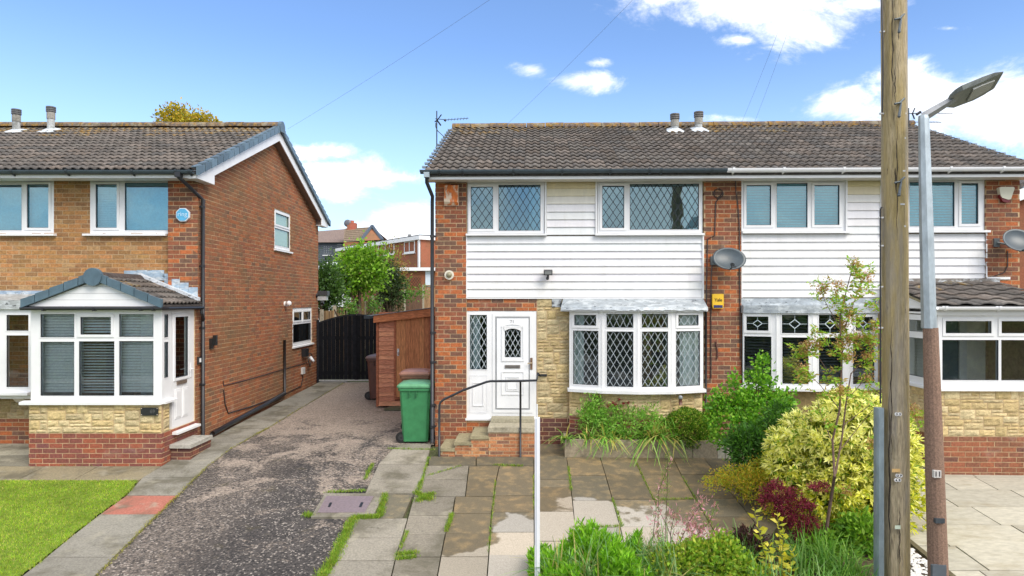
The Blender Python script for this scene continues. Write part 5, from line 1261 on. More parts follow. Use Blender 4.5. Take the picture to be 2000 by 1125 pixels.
u, z = F.at(877, 537, -.06); t = thing('wall_lamp', 'round cream bulkhead lamp on the left brick pier', 'lamp', F, (u, 0, z))
mb = MB(F); mb.tube([(u, -.002, z), (u, -.05, z)], .088, 20, (.70, .66, .55)); mb.build('base', m_paint, t)
mb = MB(F); n = 16; mb.mesh([(u+.055*math.cos(a_)*math.cos(b_), -.05-.05*math.sin(b_), z+.055*math.sin(a_)*math.cos(b_)) for b_ in [math.pi/2*i/5 for i in range(6)] for a_ in [2*math.pi*k/n for k in range(n)]], [(i*n+k, i*n+(k+1) % n, (i+1)*n+(k+1) % n, (i+1)*n+k) for i in range(5) for k in range(n)], (.26, .24, .15)); mb.build('dome', m_white, t, smooth=True)
u0, u1, z0, z1 = F.rect(-.14, 1062, 1079, 526, 537.5); t = thing('floodlight', 'black floodlight with motion sensor on the white boards above the door', 'floodlight', F, ((u0+u1)/2, 0, z0))
mb = MB(F); mb.prism([(-.05, z1), (-.17, z1-.03), (-.15, z0), (-.05, z0+.01)], 'x', u0, u1, (.035, .035, .04)); mb.build('housing', m_dark, t)
mb = MB(F); mb.prism([(-.165, z1-.035), (-.175, z1-.035), (-.158, z0+.015), (-.148, z0+.015)], 'x', u0+.015, u1-.015, (.25, .26, .26)); mb.build('lens', m_white, t)
um = (u0+u1)/2; mb = MB(F); mb.tube([(um, -.04, z0-.0), (um, -.06, z0-.03)], .02, 6, (.03, .03, .03)); mb.ball((um-.01, -.08, z0-.055), .032, 8, 6, (.03, .03, .035)); mb.tube([(um, .02, z0+.05), (um, -.06, z0+.05)], .03, 8, (.03, .03, .03)); mb.build('sensor', m_dark, t, smooth=True)
u0, u1, z0, z1 = F.rect(-.07, 1951, 1981.5, 365, 395.5); t = thing('alarm_box', 'cream shield shaped alarm box with dark red base on the far right pier', 'alarm box', F, ((u0+u1)/2, 0, z0))
um = (u0+u1)/2; mb = MB(F); mb.prism([(u0, z1-.02), (u0+.03, z1), (u1-.03, z1), (u1, z1-.02), (u1-.07, z0+.06), (um+.03, z0+.05), (um-.08, z0+.085), (u0+.03, z1-.16)], 'y', -.08, -.003, (.66, .64, .50)); mb.build('case', m_white, t)
mb = MB(F); mb.prism([(u0+.02, z1-.14), (um, z0+.08), (u1-.065, z0+.065), (u1-.09, z0+.01), (um+.02, z0), (um-.06, z0+.02), (u0+.02, z1-.17)], 'y', -.065, -.004, (.16, .008, .015)); mb.build('base', m_white, t)
def mcab(pts_, r_, lab, col=(.05, .035, .035)):
    mb = MB(F); q = [(F.at(x, y, -.012)[0], -.012, F.at(x, y, -.012)[1]) for x, y in pts_]; mb.tube(q, r_, 5, col); mb.top('wall_cable', m_dark, lab, 'cable', q[0])
mcab([(1437, 352), (1437, 372), (1441, 400), (1444, 440), (1445, 560), (1446, 700)], .010, 'brown cable down the right edge of the middle brick pier')
circ = [(1403+9*math.cos(a), 378+9*math.sin(a)) for a in [i*.5 for i in range(13)]]
mcab(circ+[(1398, 395), (1396, 460), (1382, 466), (1380, 560), (1380, 700)], .010, 'cable with a coiled loop near the top of the middle brick pier')
mcab([(1391, 514), (1389, 540), (1388.5, 620), (1388.5, 740)], .011, 'black cable running down from the middle satellite dish')
mcab([(1398, 667), (1401, 686), (1401, 700)], .014, 'short brown thermometer shaped fitting on the middle brick pier', (.12, .05, .04))
mb = MB(F); q = F.at(1379, 600, -.03); q2 = F.at(1379, 850, -.03); mb.tube([(q[0], -.03, q[1]), (q[0], -.03, q2[1])], .018, 6, (.03, .032, .036)); mb.top('overflow_pipe', m_dark, 'thin black pipe at the right end of the bow window', 'pipe', (q[0], -.03, q2[1]), smooth=True)
u, z = F.at(1329, 783, -.44); mb = MB(F); mb.tube([(u, -.44, z-.07), (u, -.44, z+.05)], .032, 8, (.16, .07, .05)); mb.ball((u, -.44, z+.06), .042, 8, 6, (.25, .27, .28)); mb.top('vent_stub', m_dark, 'small capped pipe on the stone below the bow window', 'pipe', (u, -.44, z-.07), smooth=True)
mcab([(1968, 490), (1968, 520), (1962, 532), (1940, 540), (1900, 548)], .009, 'black cable from the far right dish across to the porch roof')

# ================================================================== THE SIDE YARD
# wooden shed
SHY = 16.4
sh = thing('shed', 'orange brown wooden lean-to shed between the drive and the white boarded house', 'shed', WF, (-2.6, SHY, 0))
X0, X1 = P(735, 700, SHY)[0], -1.32; zb_s = P(0, 793, SHY)[2]
zt = lambda x: P(735, 622, SHY)[2]+(x-X0)*.115
SC = [(.62, .27, .15), (.58, .245, .135), (.68, .31, .17), (.60, .26, .15), (.52, .21, .12)]
mb = MB(); mb.prism([(X0+.03, zb_s+.02), (X1, zb_s+.02), (X1, zt(X1)-.02), (X0+.03, zt(X0)-.02)], 'y', SHY+.03, SHY+2.3, (.25, .09, .045)); bd = mb.build('body', m_shed, sh)
dX0, dX1 = P(771, 700, SHY)[0], P(839, 700, SHY)[0]; dz1, dz0 = P(0, 612, SHY)[2], P(0, 777, SHY)[2]
nB = 20; bh = (P(0, 612, SHY)[2]-zb_s)/nB
for k in range(nB):
    z = zb_s+k*bh; a, b = X0+.05, (dX0-.0 if z+bh/2 > dz0-.05 else X1)
    mb = MB(); mb.prism([(SHY, z+.004), (SHY+.018, z+bh), (SHY+.04, z+bh), (SHY+.04, z+.004)], 'x', a, b, R.choice(SC)); mb.build('board', m_shed, bd)
for x0, x1 in ((X0, X0+.055),): mb = MB(); mb.box(x0, x1, SHY-.02, SHY+.05, zb_s-.01, zt(X0)-.04, (.34, .12, .06)); mb.build('corner_post', m_shed, sh)
mb = MB(); mb.holes(dX0-.02, dX1+.04, dz0-.03, dz1+.03, [(dX0+.03, dX1-.01, dz0+.01, dz1-.02)], SHY-.015, SHY+.03, (.38, .13, .065)); mb.build('door_frame', m_shed, sh)
dd = MB(); dd.box(dX0+.035, dX1-.015, SHY+.012, SHY+.04, dz0+.02, dz1-.025, (.16, .05, .025)); dd = dd.build('door', m_shedv, sh)
nb = 7; bw = (dX1-.05-dX0)/nb
for k in range(nb): mb = MB(); mb.box(dX0+.037+k*bw, dX0+.034+(k+1)*bw, SHY-.004, SHY+.014, dz0+.02, dz1-.10, R.choice([(.50, .20, .085), (.56, .24, .10), (.44, .17, .075), (.52, .21, .09)])); mb.build('board', m_shedv, dd)
mb = MB(); mb.box(dX0+.037, dX1-.015, SHY-.006, SHY+.014, dz1-.095, dz1-.028, (.44, .17, .08)); mb.build('board', m_shed, dd)
q = P(777.5, 688, SHY-.03); mb = MB(); mb.box(q[0]-.022, q[0]+.022, SHY-.025, SHY-.004, q[2]-.085, q[2]+.085, (.6, .6, .6)); mb.tube([(q[0], SHY-.02, q[2]), (q[0], SHY-.06, q[2]), (q[0]+.01, SHY-.06, q[2]-.07)], .01, 6, (.5, .5, .5)); mb.build('handle', m_metal, dd)
mb = MB(); mb.prism([(X0+.06, dz1+.03), (X1, dz1+.03), (X1, zt(X1)-.12), (X0+.06, zt(X0)-.08)], 'y', SHY+.005, SHY+.035, (.46, .17, .085)); mb.build('board', m_shed, sh)
mb = MB(); mb.prism([(X0-.05, zt(X0)-.10), (X1, zt(X1)-.10), (X1, zt(X1)+.10), (X0-.05, zt(X0)+.07)], 'y', SHY-.10, SHY-.06, (.50, .18, .075)); mb.build('roof_fascia', m_shed, sh)
mb = MB(); mb.prism([(X0-.12, zt(X0)+.06), (X1, zt(X1)+.11), (X1, zt(X1)+.125), (X0-.12, zt(X0)+.075)], 'y', SHY-.13, SHY+2.5, (.22, .22, .23)); mb.build('roof', m_coping, sh)
mb = MB(); mb.prism([(SHY-.12, zt(X0)+.0), (SHY+2.4, zt(X0)+.0), (SHY+2.4, zt(X0)+.07), (SHY-.12, zt(X0)+.07)], 'x', X0-.27, X0-.12, (.025, .03, .035)); mb.build('gutter', m_dark, sh)
for x in (X0+.2, X0+.9, X0+1.6): mb = MB(); mb.box(x-.05, x+.05, SHY+.08, SHY+2.2, zg(SHY)-.02, zb_s+.02, (.05, .04, .03)); mb.build('bearer', m_shed, sh)
mb = MB(); q = G(772, 804); mb.prism([(q[0]-.16, SHY-.02), (q[0]+.7, SHY-.02), (q[0]+.7, SHY-.38), (q[0]-.28, SHY-.38)], 'z', zg(16.2), zg(16.2)+.05, (.12, .12, .07)); mb.top('stone_step', m_coping, 'mossy stone slab lying on the drive in front of the shed door', 'slab', (q[0], SHY-.2, zg(16.2)))

# gate
GY = 20.35
gx0_, gx1_, gx2_ = P(623, 0, GY)[0], P(696, 0, GY)[0], P(770, 0, GY)[0]
gz0 = P(0, 742, GY)[2]; gt_ = lambda x: P(0, 630, GY)[2]+(.235)*math.sin(math.pi/2*min(1, max(0, (x-gx0_)/(gx1_-gx0_)))) if x < gx1_ else P(0, 630, GY)[2]+.235*math.sin(math.pi/2*(gx2_-x)/(gx2_-gx1_))
gate = thing('driveway_gate', 'black arched double gate of upright boards at the end of the drive', 'gate', WF, (gx1_, GY, gz0))
for (a, b) in ((gx0_, gx1_-.01), (gx1_+.01, gx2_)):
    n = 9; w_ = (b-a)/n; mb = MB(); mb.box(a, b, GY+.03, GY+.06, gz0+.15, gz0+.25, (.015, .016, .02)); mb.box(a, b, GY+.03, GY+.06, gz0+1.2, gz0+1.3, (.015, .016, .02)); fr_ = mb.build('rail', m_gate, gate)
    for k in range(n):
        c0, c1 = a+k*w_+.004, a+(k+1)*w_-.004; g = R.uniform(.7, 1.3)
        mb = MB(); mb.prism([(c0, gz0+.02), (c1, gz0+.02), (c1, gt_(c1)), (c0, gt_(c0))], 'y', GY, GY+.022, (.007*g, .008*g, .011*g)); mb.build('board', m_gate, gate)
    mb = MB(); arc = [(a+(b-a)*k/8, gt_(a+(b-a)*k/8)) for k in range(9)]
    mb.prism([(x, z+.02) for x, z in arc]+[(x, z-.03) for x, z in arc[::-1]], 'y', GY-.012, GY+.03, (.02, .022, .026)); mb.build('top_rail', m_gate, gate)
mb = MB(); mb.box(gx1_-.06, gx1_+.06, GY+.024, GY+.05, gz0, gt_(gx1_)-.02, (.008, .009, .012)); mb.build('meeting_stile', m_gate, gate)
mb = MB(); mb.box(gx0_-.06, gx0_-.005, GY-.02, GY+.06, gz0-.1, P(0, 628, GY)[2]+.05, (.02, .02, .025)); mb.build('post', m_gate, gate)
mb = MB(); mb.box(gx0_, gx2_, GY-.0, GY+.05, gz0-.03, gz0+.0, (.4, .4, .4)); mb.build('threshold', m_coping, gate)

# wheelie bins
def bin_(F, u, v, z, w, d, h, col, lidc, label, wheel_side=-1, open_=0):
    t = thing('wheelie_bin', label, 'bin', F, (u, v, z)); mb = MB(F); n = 3
    def ring(s, zz, r=.04): 
        a, b = w/2*s, d/2*s; return [(u-a+r, v-b, zz), (u+a-r, v-b, zz), (u+a, v-b+r, zz), (u+a, v+b-r, zz), (u+a-r, v+b, zz), (u-a+r, v+b, zz), (u-a, v+b-r, zz), (u-a, v-b+r, zz)]
    lv = [ring(.80, z+.03), ring(.84, z+h*.3), ring(.95, z+h*.86), ring(.97, z+h*.90), ring(1.05, z+h*.905), ring(1.05, z+h*.95)]
    vs = [p for l in lv for p in l]; fs = [(i*8+k, i*8+(k+1) % 8, (i+1)*8+(k+1) % 8, (i+1)*8+k) for i in range(len(lv)-1) for k in range(8)]+[tuple(range(8))[::-1], tuple(range(40, 48))]
    mb.mesh(vs, fs, col); mb.build('body', m_dark, t)
    lz = z+h*.955; mb = MB(F)
    lv = [ring(1.10, lz), ring(1.11, lz+.03), ring(1.0, lz+.07), ring(.55, lz+.10)]
    vs = [p for l in lv for p in l]; fs = [(i*8+k, i*8+(k+1) % 8, (i+1)*8+(k+1) % 8, (i+1)*8+k) for i in range(3) for k in range(8)]+[tuple(range(8))[::-1], tuple(range(24, 32))]
    mb.mesh(vs, fs, lidc); mb.build('lid', m_dark, t)
    for q in (.26, .42):
        mb = MB(F); mb.box(u-w*.16-.008+(.0 if q < .3 else w*.22), u-w*.16+.008+(0 if q < .3 else w*.22), v-d/2*.98-.03, v-d/2*.85, z+h*.80, z+h*.90, tuple(c*.7 for c in col)); mb.build('rib', m_dark, t)
    mb = MB(F); mb.tube([(u-w*.56, v+d*.52, lz+.0), (u+w*.56, v+d*.52, lz+.0)], .016, 6, tuple(c*.8 for c in col)); mb.build('handle', m_dark, t)
    for yy in (v-d*.30,) if wheel_side == -1 else (v+d*.3,):
        xx = u-w*.44; mb = MB(F); mb.tube([(xx-.0, yy-.035, z+.10), (xx, yy+.03, z+.10)], .105, 20, (.018, .018, .018)); wl = mb.build('wheel', m_dark, t)
        mb = MB(F); mb.tube([(xx, yy-.045, z+.10), (xx, yy-.034, z+.10)], .055, 14, (.045, .045, .045)); mb.tube([(xx, yy-.052, z+.10), (xx, yy-.044, z+.10)], .022, 10, (.02, .02, .02)); mb.build('hub', m_dark, wl)
    return t
q = P(812, 864, 12.95)
bin_(WF, q[0], 13.1, zg(12.9), .60, .62, 1.10, (.045, .22, .085), (.10, .30, .15), 'green wheelie bin with pale green lid beside the black downpipe')
bin_(WF, P(815, 0, 13.75)[0], 13.75, zg(13.7), .58, .58, 1.24, (.20, .09, .05), (.34, .16, .11), 'brown lidded wheelie bin standing directly behind the green one', 1)
bin_(WF, P(739, 0, 17.5)[0]+.0, 17.7, zg(17.6), .56, .62, 1.10, (.13, .055, .04), (.20, .13, .12), 'dark brown wheelie bin between the black gate and the shed', -1)

# ================================================================== BEHIND
def fence(name, a, b, n, h, label, cols, cap=False, hf=None):
    t = thing(name, label, 'fence', WF, (*a, zg(a[1])))
    a, b = np.array(a), np.array(b); L = np.linalg.norm(b-a); yaw = -math.atan2((b-a)[1], (b-a)[0]); Ff = Frame(*a, yaw); st_ = L/n
    for i in range(n):
        x0 = i*st_; Yw = Ff.w(x0, 0)[1]; z = zg(Yw); m = max(6, int(st_/.14)); mb = MB(Ff)
        for k in range(m):
            g = R.uniform(.75, 1.15); c = tuple(q*g for q in R.choice(cols)); mb.box(x0+.06+k*(st_-.08)/m, x0+.055+(k+1)*(st_-.08)/m, -.01+.012*(k % 2), .012+.012*(k % 2), z, z+h+R.uniform(-.01, .01), c)
        mb.build('boarding', m_fence, t, kind='stuff')
        mb = MB(Ff); mb.box(x0-.02, x0+.06, -.05, .05, z-.2, z+h+.06, (.40, .36, .28)); mb.build('post', m_coping, t)
        if cap: mb = MB(Ff); mb.box(x0, x0+st_, -.03, .04, z+h, z+h+.05, (.3, .2, .1)); mb.build('capping_rail', m_fence, t)
    return t
fence('garden_fence', P(628, 0, 22)[:2], P(742, 0, 31)[:2], 6, 2.0, 'brown boarded garden fence with pale posts behind the black gate', [(.22, .135, .06), (.27, .17, .08), (.17, .10, .05)])
fence('garden_fence', P(742, 0, 31)[:2], P(838, 0, 31)[:2], 2, 2.15, 'weathered brown fence under the dark conifer behind the shed', [(.15, .09, .06), (.20, .13, .08)])
fence('garden_fence', P(826, 0, 29)[:2], P(900, 0, 29)[:2], 1, 2.45, 'lighter tan fence panel seen just left of the downpipe', [(.36, .22, .12), (.32, .20, .11)], True)
# terrace of flat-roofed red houses
def hz_window(Fh, par, u0, u1, z0, z1, n=2):
    window(Fh, par, -.02, (u0, u1, z0, z1), [(u0+.10+(u1-u0-.1)*k/n, u0+(u1-u0-.1)*(k+1)/n, z0+.10, z1-.10) for k in range(n)], (u0-.08, u1+.08, z0-.08, z0), px=False,
           fill=[('net', u0+.05, u1-.05, z0, z1, (.62, .66, .66))])
A_, B_ = P(662, 0, 60)[:2], P(822, 0, 48)[:2]
Ff = Frame(*A_, -math.atan2(B_[1]-A_[1], B_[0]-A_[0])); LL = math.hypot(B_[0]-A_[0], B_[1]-A_[1]); gz_ = 1.6
zt1 = P(0, 462, 48)[2]
tr = thing('flat_roofed_house', 'red brick flat-roofed house in the distance with white fascia and white windows', 'house', Ff, (LL, 0, gz_))
mb = MB(Ff); mb.box(0, LL, 0, 7, gz_-1, zt1-.2, (.32, .115, .065)); wl = mb.build('wall', m_gbrick, tr)
mb = MB(Ff); mb.box(-.2, LL+.2, -.25, 7.2, zt1-.22, zt1+.05, WH); mb.build('fascia', m_white, tr)
mb = MB(Ff); mb.box(-.2, LL+.2, -.2, 7.2, zt1+.052, zt1+.12, (.10, .10, .11)); mb.build('roof', m_coping, tr)
for x0, x1, y0, y1 in ((752, 770.5, 474, 497), (789.5, 810.5, 470, 494), (722, 740, 477, 498), (694, 706, 480, 500)):
    u0, _ = Ff.at(x0, 0, 0); u1, _ = Ff.at(x1, 0, 0); z1 = Ff.at((x0+x1)/2, y0, 0)[1]; z0 = Ff.at((x0+x1)/2, y1, 0)[1]; hz_window(Ff, tr, u0, u1, z0, z1)
mb = MB(Ff); mb.box(LL-.25, LL-.05, -.12, -.02, gz_, zt1-.2, WH); mb.build('downpipe', m_white, tr)
u = Ff.at(800, 0, 3)[0]; mb = MB(Ff); mb.tube([(u, 3, zt1), (u, 3, zt1+.9)], .14, 8, (.2, .2, .2)); mb.build('flue', m_dark, tr)
E1 = Frame(*P(754, 0, 42)[:2], 0); zt2 = P(0, 524, 42)[2]
ex = thing('single_storey_house', 'low red brick extension with white fascia and pale door behind the garden fence', 'house', E1)
mb = MB(E1); mb.box(0, 6, 0, 4.2, gz_-.5, zt2-.15, (.30, .10, .05)); mb.build('wall', m_gbrick, ex)
mb = MB(E1); mb.box(-.2, 6, -.3, 4.4, zt2-.16, zt2+.04, WH); mb.build('fascia', m_white, ex)
u0, z1 = E1.at(764, 532, 0); u1, z0 = E1.at(778, 550, 0); hz_window(E1, ex, u0, u1, z0, z1)
u0, z1 = E1.at(831, 529, 0); u1, z0 = E1.at(846, 565, 0); mb = MB(E1); mb.box(u0, u1, -.04, .02, gz_, z1, (.62, .70, .76)); mb.build('door', m_white, ex)
u0, z1 = E1.at(791, 541, -.1); u1, z0 = E1.at(823, 562, -.1); tl = thing('trellis', 'dark diamond trellis fixed to the low brick extension', 'trellis', E1, ((u0+u1)/2, -.1, z0)); mb = MB(E1); diamonds(mb, (u0, u1, z0, z1), -.1, .17, .26, .03, (.10, .05, .035)); mb.build('lattice', m_fence, tl, kind='stuff')
# dark clad house and roofs further left
E2 = Frame(*P(600, 0, 66)[:2], 0); gr = thing('dark_clad_house', 'distant house with dark grey boarded upper floor and small white windows', 'house', E2)
q0 = E2.at(625, 0)[0]; q1 = E2.at(676, 0)[0]; zA, zB = E2.at(0, 474)[1], E2.at(0, 510)[1]
mb = MB(E2); mb.box(q0-6, q1, .0, 8, gz_, zA, (.065, .08, .095)); mb.build('wall', m_fence, gr)
for i in range(10): mb = MB(E2); z = zB+(zA-zB)*i/10; mb.prism([(-.05, z), (-.02, z+(zA-zB)/10-.02), (.0, z+(zA-zB)/10-.02), (0, z)], 'x', q0-6, q1, (.075, .092, .11)); mb.build('board', m_paint, gr)
for x0, x1, y0, y1 in ((632, 648, 478.5, 498), (658, 669, 476, 496)):
    u0, z1 = E2.at(x0, y0); u1, z0 = E2.at(x1, y1); hz_window(E2, gr, u0, u1, z0, z1, 3)
mb = MB(E2); zr = E2.at(0, 447, 4)[1]; ur = E2.at(677, 0, 4)[0]
mb.mesh([(q0-7, -.4, zA), (q1+.3, -.4, zA), (q1+.3, 8.4, zA), (q0-7, 8.4, zA), (q0-6, 4, zr-.6), (ur, 4, zr)], [(0, 1, 5, 4), (2, 3, 4, 5), (1, 2, 5), (0, 4, 3)], (.20, .15, .13)); mb.build('roof', m_tile, gr)
mb = MB(E2); mb.tube([(q1+.1, -.42, zA+.03), (ur, 3.98, zr+.04)], .10, 6, (.38, .34, .31)); mb.build('hip_ridge', m_coping, gr)
E3 = Frame(*P(677, 0, 62)[:2], 0); gb = thing('gabled_house', 'distant gabled roof with a small brick gable, red chimney pot and dish', 'house', E3)
a0, za_ = E3.at(671, 472); a1, zr1 = E3.at(677, 447, 3); b0, zb0_ = E3.at(706, 470.5); b1, zr2 = E3.at(727, 443, 3); c0, zc0 = E3.at(745, 468)
mb = MB(E3); mb.mesh([(a0, 0, za_), (b0, 0, zb0_), (b1, 3, zr2), (a1-.2, 3, zr1)], [(0, 1, 2, 3)], (.20, .15, .105)); mb.mesh([(b1, 3, zr2), (a1-.2, 3, zr1), (a1-.2, 7, za_), (c0, 6, zc0)], [(0, 1, 2, 3)], (.16, .14, .11)); rr = mb.build('roof', m_tile, gb)
for k in range(7):
    t = (k+.5)/7; mb = MB(E3); mb.tube([(a0+(a1-a0)*t, 3*t-.03, za_+(zr1-za_)*t), (b0+(b1-b0)*t, 3*t-.03, zb0_+(zr2-zb0_)*t)], .035, 4, (.13, .10, .07)); mb.build('tile_course', m_tile, rr)
mb = MB(E3); mb.mesh([(b0, .01, zb0_), (c0, .01, zc0), (b1, 3.0, zr2)], [(0, 1, 2)], (.30, .13, .065)); mb.box(a0, c0, .05, 6, gz_, za_-.02, (.36, .14, .06)); mb.build('wall', m_gbrick, gb)
mb = MB(E3); mb.tube([(b0-.1, -.05, zb0_-.05), (b1, 2.95, zr2+.08)], .16, 5, (.06, .08, .10)); mb.tube([(b1, 2.95, zr2+.08), (c0+.1, -.05, zc0-.05)], .16, 5, (.06, .08, .10)); mb.build('verge', m_dark, rr)
u, z = E3.at(687.5, 438, 3); mb = MB(E3); mb.box(u-.4, u+.4, 2.7, 3.4, z-.6, z+.1, (.40, .12, .08)); mb.tube([(u, 3, z), (u, 3, z+.35)], .2, 8, (.45, .14, .09)); mb.build('chimney', m_gbrick, rr)
u, z = E3.at(679, 436, 2.8); mb = MB(E3); mb.ball((u, 2.8, z), (.36, .12, .36), 12, 8, (.12, .12, .14)); mb.tube([(u, 2.9, z), (u+.2, 3, z-.8)], .05, 5, (.3, .3, .3)); mb.build('dish', m_dark, rr, smooth=True)
E4 = Frame(*P(620, 0, 38)[:2], 0); cv = thing('conservatory', 'pale white roofed conservatory half hidden by the garden trees', 'conservatory', E4)
q = [E4.at(x, 0)[0] for x in (612, 660)]; z0, z1 = E4.at(0, 524)[1], E4.at(0, 509)[1]
mb = MB(E4); mb.box(q[0], q[1], 0, 3, gz_-.4, z0-.02, (.62, .68, .70)); mb.build('glazing', m_white, cv)
for k in range(4): mb = MB(E4); x = q[0]+(q[1]-q[0])*k/3.2; mb.box(x, x+.07, -.05, .0, gz_-.4, z0-.03, WH); mb.build('mullion', m_white, cv)
mb = MB(E4); m_x = (q[0]+q[1])/2; mb.mesh([(q[0]-.1, -.1, z0), (q[1]+.1, -.1, z0), (q[1]+.1, 3.1, z0), (q[0]-.1, 3.1, z0), (m_x-.3, 1.5, z1), (m_x+.3, 1.5, z1)], [(0, 1, 5, 4), (1, 2, 5), (2, 3, 4, 5), (3, 0, 4)], (.68, .70, .70)); mb.build('roof', m_white, cv)
# neighbour seen past the far right pier
E5 = Frame(10.25, 15.5, 0); nb_ = thing('next_door_house', 'sliver of the next brick house with white barge board at the right edge', 'house', E5)
mb = MB(E5); mb.prism([(0, -.3), (6.5, -.3), (6.5, 4.6), (3.2, 5.7), (0, 4.6)], 'y', 0, 3, (.28, .10, .055)); mb.build('wall', m_gbrick, nb_)
mb = MB(E5)
mb.prism([(-.25, 4.5), (3.2, 5.68), (3.2, 5.95), (-.25, 4.75)], 'y', -.2, -.15, WH); mb.prism([(6.75, 4.5), (3.2, 5.68), (3.2, 5.95), (6.75, 4.75)], 'y', -.2, -.15, WH); mb.build('barge_board', m_white, nb_)
mb = MB(E5); mb.prism([(-.3, 4.76), (3.2, 5.96), (6.8, 4.76), (6.8, 4.86), (3.2, 6.08), (-.3, 4.86)], 'y', -.2, 3.2, (.10, .09, .085)); mb.build('roof', m_tile, nb_)

# ================================================================== POLES, WIRES, AERIALS
PD = 7.2; tp = thing('telegraph_pole', 'tall weathered yellow brown wooden telegraph pole in front of the right house', 'pole', WF, (P(1749, 0, PD)[0], PD, zg(PD)))
pole_pts = []; n = 20
for i in range(34):
    y = 1300-i*56.5; cxp = 1751-(1125-y)*.0045; z = P(0, y, PD)[2]; pole_pts.append(((cxp-CX)/FPX*PD, PD, z))
wid = [24.2/FPX*PD-(i*.00028) for i in range(34)]
vs = []; n = 26
for (x, y, z), r_ in zip(pole_pts, wid):
    for k in range(n):
        q = 2*math.pi*k/n; rr_ = r_*(1+.012*math.sin(3*q+1)-(.055 if k in (17,) else 0)+R.uniform(-.006, .006)); vs.append((x+rr_*math.cos(q), y+rr_*math.sin(q), z))
def pp_(px, py, out=0.0): 
    x = (px-CX)/FPX*PD; cx_ = (1751-(1125-py)*.0045-CX)/FPX*PD; r_ = .131; dx_ = max(-r_, min(r_, x-cx_)); y = PD-math.sqrt(max(0, r_*r_-dx_*dx_))-out
    return (x*y/PD, y, P(0, py, y)[2])
mb = MB(); mb.mesh(vs, [(i*n+k, i*n+(k+1) % n, (i+1)*n+(k+1) % n, (i+1)*n+k) for i in range(33) for k in range(n)]+[tuple(range(33*n, 34*n))], (.46, .38, .25)); mb.build('shaft', m_pole, tp)
for (x, y0_, y1_, w_) in ((1743, -40, 215, 1.2), (1752, 225, 470, 1.0), (1741, 620, 900, 1.3), (1737, 760, 1110, 1.6), (1757, 985, 1125, .9), (1748, 130, 205, .9), (1760, 480, 700, .8)):
    lf, rt = [], []
    for k in range(25):
        yy = y0_+(y1_-y0_)*k/24; xx = x+1.1*math.sin(k*.9+x)+.5*math.sin(k*2.1); ww = w_*math.sin(math.pi*(k+.3)/24.8)*R.uniform(.5, 1.1)+.1; lf.append(pp_(xx-ww, yy, .0035)); rt.append(pp_(xx+ww, yy, .0035))
    mb = MB(); mb.mesh(lf+rt, [(k, k+1, 26+k, 25+k) for k in range(24)], (.035, .028, .022)); mb.build('crack', m_bark, tp)
top_p = pole_pts[-1]
for y in (38, 203, 357):     # folding step irons
    a, b, c = pp_(1750, y, .0), pp_(1766, y-12, .06), pp_(1758, y+22, .10); mb = MB()
    mb.tube([pp_(1747, y, .02), pp_(1757, y-2, .035), pp_(1766, y-11, .03)], .011, 6, (.10, .12, .13)); mb.tube([pp_(1760, y-3, .03), pp_(1756, y+22, .06)], [.010, .014], 6, (.12, .14, .15)); mb.ball(pp_(1756, y+24, .06), .017, 8, 6, (.12, .14, .15)); mb.build('step_iron', m_metal, tp)
mb = MB(); mb.tube([pp_(1769, 225, .02)]+[pp_(1768.5+1.2*math.sin(y*.02), y, .02) for y in range(250, 460, 15)]+[pp_(1770, 465, .0)], .010, 6, (.02, .02, .022)); mb.build('cable', m_dark, tp)
mb = MB(); mb.tube([pp_(1725, -200, .01)]+[pp_(1722+2.5*math.sin(y*.012), y, .02) for y in range(-180, 240, 20)], .008, 6, (.02, .02, .022)); mb.build('cable', m_dark, tp)
mb = MB(); mb.tube([pp_(1722, 405, .0)]+[pp_(1719.5, y, .02) for y in range(408, 800, 20)], .009, 6, (.03, .03, .035)); mb.build('cable', m_dark, tp)
for (x, y) in ((1765, 222), (1764, 270), (1763, 334), (1762, 399), (1764, 442), (1723, 62), (1722, 222), (1721, 425), (1721, 480), (1720, 560), (1720, 640)):
    a = pp_(x, y, .012); mb = MB(); mb.box(a[0]-.024, a[0]+.022, a[1]-.012, a[1]+.01, a[2]-.008, a[2]+.008, (.62, .62, .60)); mb.build('cable_clip', m_white, tp)
mb = MB(); xa = P(1708, 0, PD-.02)[0]; xb = P(1722.5, 0, PD-.02)[0]; mb.prism([(xa, PD-.06), (xa+.012, PD-.085), (xb-.012, PD-.085), (xb, PD-.06), (xb, PD), (xa, PD)], 'z', -1, P(0, 795, PD)[2], (.26, .33, .37)); mb.build('cable_guard', m_metal, tp)
def disc_(p, r_, col, par, nm): mb = MB(); mb.tube([(p[0], p[1]-.006, p[2]), (p[0], p[1]+.004, p[2])], r_, 14, col); mb.build(nm, m_paint, par)
def tag_chars(chars, par):
    for ch, x, y in chars:
        p = pp_(x, y, .004); disc_(p, .019, (.75, .75, .74), par, 'number_stud'); text(ch, WF, p[0], p[1]-.008, p[2], .032, m_paint, par, (.02, .02, .02), name='stud_mark', bold=.0008)
tag_chars([('3', 1751, 809), ('3', 1757, 809), ('5', 1763, 809), ('D', 1752.5, 929), ('P', 1759, 929), ('6', 1750, 937.5), ('0', 1756.2, 937.5), ('0', 1762.5, 937.5)], tp)
for (x0, x1, y0, y1, c) in ((1742, 1768, 915.5, 922.5, (.58, .38, .16)), (1748, 1768, 1026, 1033.5, (.50, .58, .47))):
    a, b = pp_(x0, y1, .004), pp_(x1, y0, .004); mb = MB(); m = 6; top_, bot_ = [], []
    for k in range(m+1): xx = x0+(x1-x0)*k/m; top_.append(pp_(xx, y0, .004)); bot_.append(pp_(xx, y1, .004))
    mb.mesh(top_+bot_, [(k, k+1, m+2+k, m+1+k) for k in range(m)], c); mb.build('label_plate', m_paint, tp)
